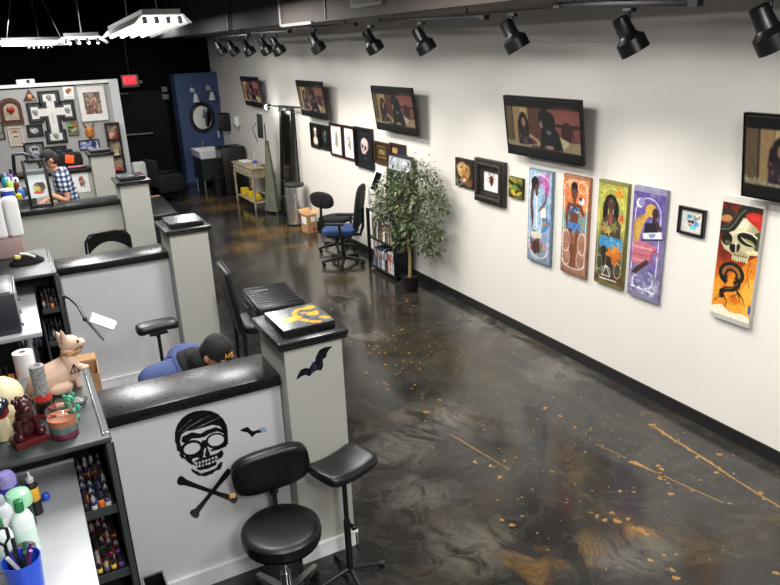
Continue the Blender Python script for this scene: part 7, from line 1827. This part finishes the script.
# ------------------------------------------------------------------ hanging fluorescent fixtures over the stations
def fixture(label, near, far, w, name='fluorescent_fixture', tubes=4, strength=12.0, group='hanging shop lights'):
    near, far = Vector(near), Vector(far); c = (near+far)/2; L = (far-near).length
    yv = (far-near).normalized(); xv = yv.cross(Vector((0, 0, 1))).normalized(); zv = xv.cross(yv)
    R = Matrix((xv, yv, zv)).transposed()
    t = thing(name, label, 'ceiling light', c, R, group)
    g = G()
    sec = [(-w/2, -.03), (-w*.36, .035), (w*.36, .035), (w/2, -.03), (w*.48, -.03), (w*.34, .027), (-w*.34, .027), (-w*.48, -.03)]
    M = Matrix(((1, 0, 0, 0), (0, 0, 1, 0), (0, 1, 0, 0), (0, 0, 0, 1)))
    g.prism(sec, -L/2, L/2, M); g.build('reflector', mat('white_enamel', 'b9b4b0', .35), t, smooth=0)
    g = G(); g.box((0, 0, .055), (w*.66, L*.98, .035)); g.build('ballast_housing', mat('fixture_top', '3a3a3c', .5), t, smooth=0)
    for k in range(tubes):
        x = (k-(tubes-1)/2)*w*.8/tubes
        g = G(); g.cyl((x, -L/2+.03, -.012), (x, L/2-.03, -.012), .015, n=10); g.build('tube', emat('lit_tube', 'ffffff', strength), t)
        for s in (-1, 1):
            g = G(); g.box((x, s*(L/2-.02), -.005), (.03, .03, .05)); g.build('lamp_holder', M_bplast2, t, smooth=0)
    for s in (-1, 1):
        g = G(); p0 = Vector((0, s*L*.4, .07)); top = R.transposed() @ (Vector((c.x, c.y+s*L*.4, ZC-.01))-c)
        g.tube([p0, top], .004, 6); g.build('hanging_wire', mat('wire_grey', '55555a', .5), t)
    return t
def P3(x, y, dist): return Vector((0, 0, CAMZ))+ray(x, y).normalized()*dist
n_, f_ = P3(163, 19, 6.0), P3(126, 35, 7.05)
fixture('bright four-tube shop light tilted on wires, closest to the bulkhead', n_, f_, .44)
n2, f2 = P3(82, 40, 8.6), P3(84, 42, 9.8)
fixture('bright four-tube shop light seen end on, behind the tilted one', n2, f2, .52)
n3, f3 = P3(1, 44, 11.0), P3(68, 42.5, 11.0)
fixture('long thin tube light seen from the side over the art wall station', n3, f3, .16, tubes=2)
n4, f4 = P3(40, 46, 14.2), P3(40.6, 46.5, 15.3)
fixture('small distant tube light under the long thin one', n4, f4, .40)
# unseen area lights: some boost the station lamps, the aisle row is added fill
for (x, y) in [(.5, 1.2), (.6, 4.9), (-.9, 2.6)]: pass
def area(loc, sx, sy, W, col=(1, .98, .95), rot=(0, 0, 0), name='area_fill'):
    ld = bpy.data.lights.new(name, 'AREA'); ld.shape = 'RECTANGLE'; ld.size = sx; ld.size_y = sy; ld.energy = W; ld.color = col
    o = bpy.data.objects.new(name, ld); COL.objects.link(o); o.location = loc; o.rotation_euler = rot; return o
for (x, y, w) in AREAS: area((x, y, 3.35), .4, 1.2, w)
w = bpy.data.worlds.new('dim_world'); SC.world = w; w.use_nodes = True
w.node_tree.nodes['Background'].inputs[0].default_value = (.5, .52, .55, 1); w.node_tree.nodes['Background'].inputs[1].default_value = 0.02
vs = SC.view_settings; vs.view_transform = 'Standard'; vs.look = 'None'; vs.exposure = EXPOSURE; vs.gamma = 1.0; vs.use_curve_mapping = False
SC.cycles.use_denoising = True
SC.cycles.max_bounces = 6; SC.cycles.diffuse_bounces = 3; SC.cycles.glossy_bounces = 3
SC.cycles.sample_clamp_indirect = 4.0
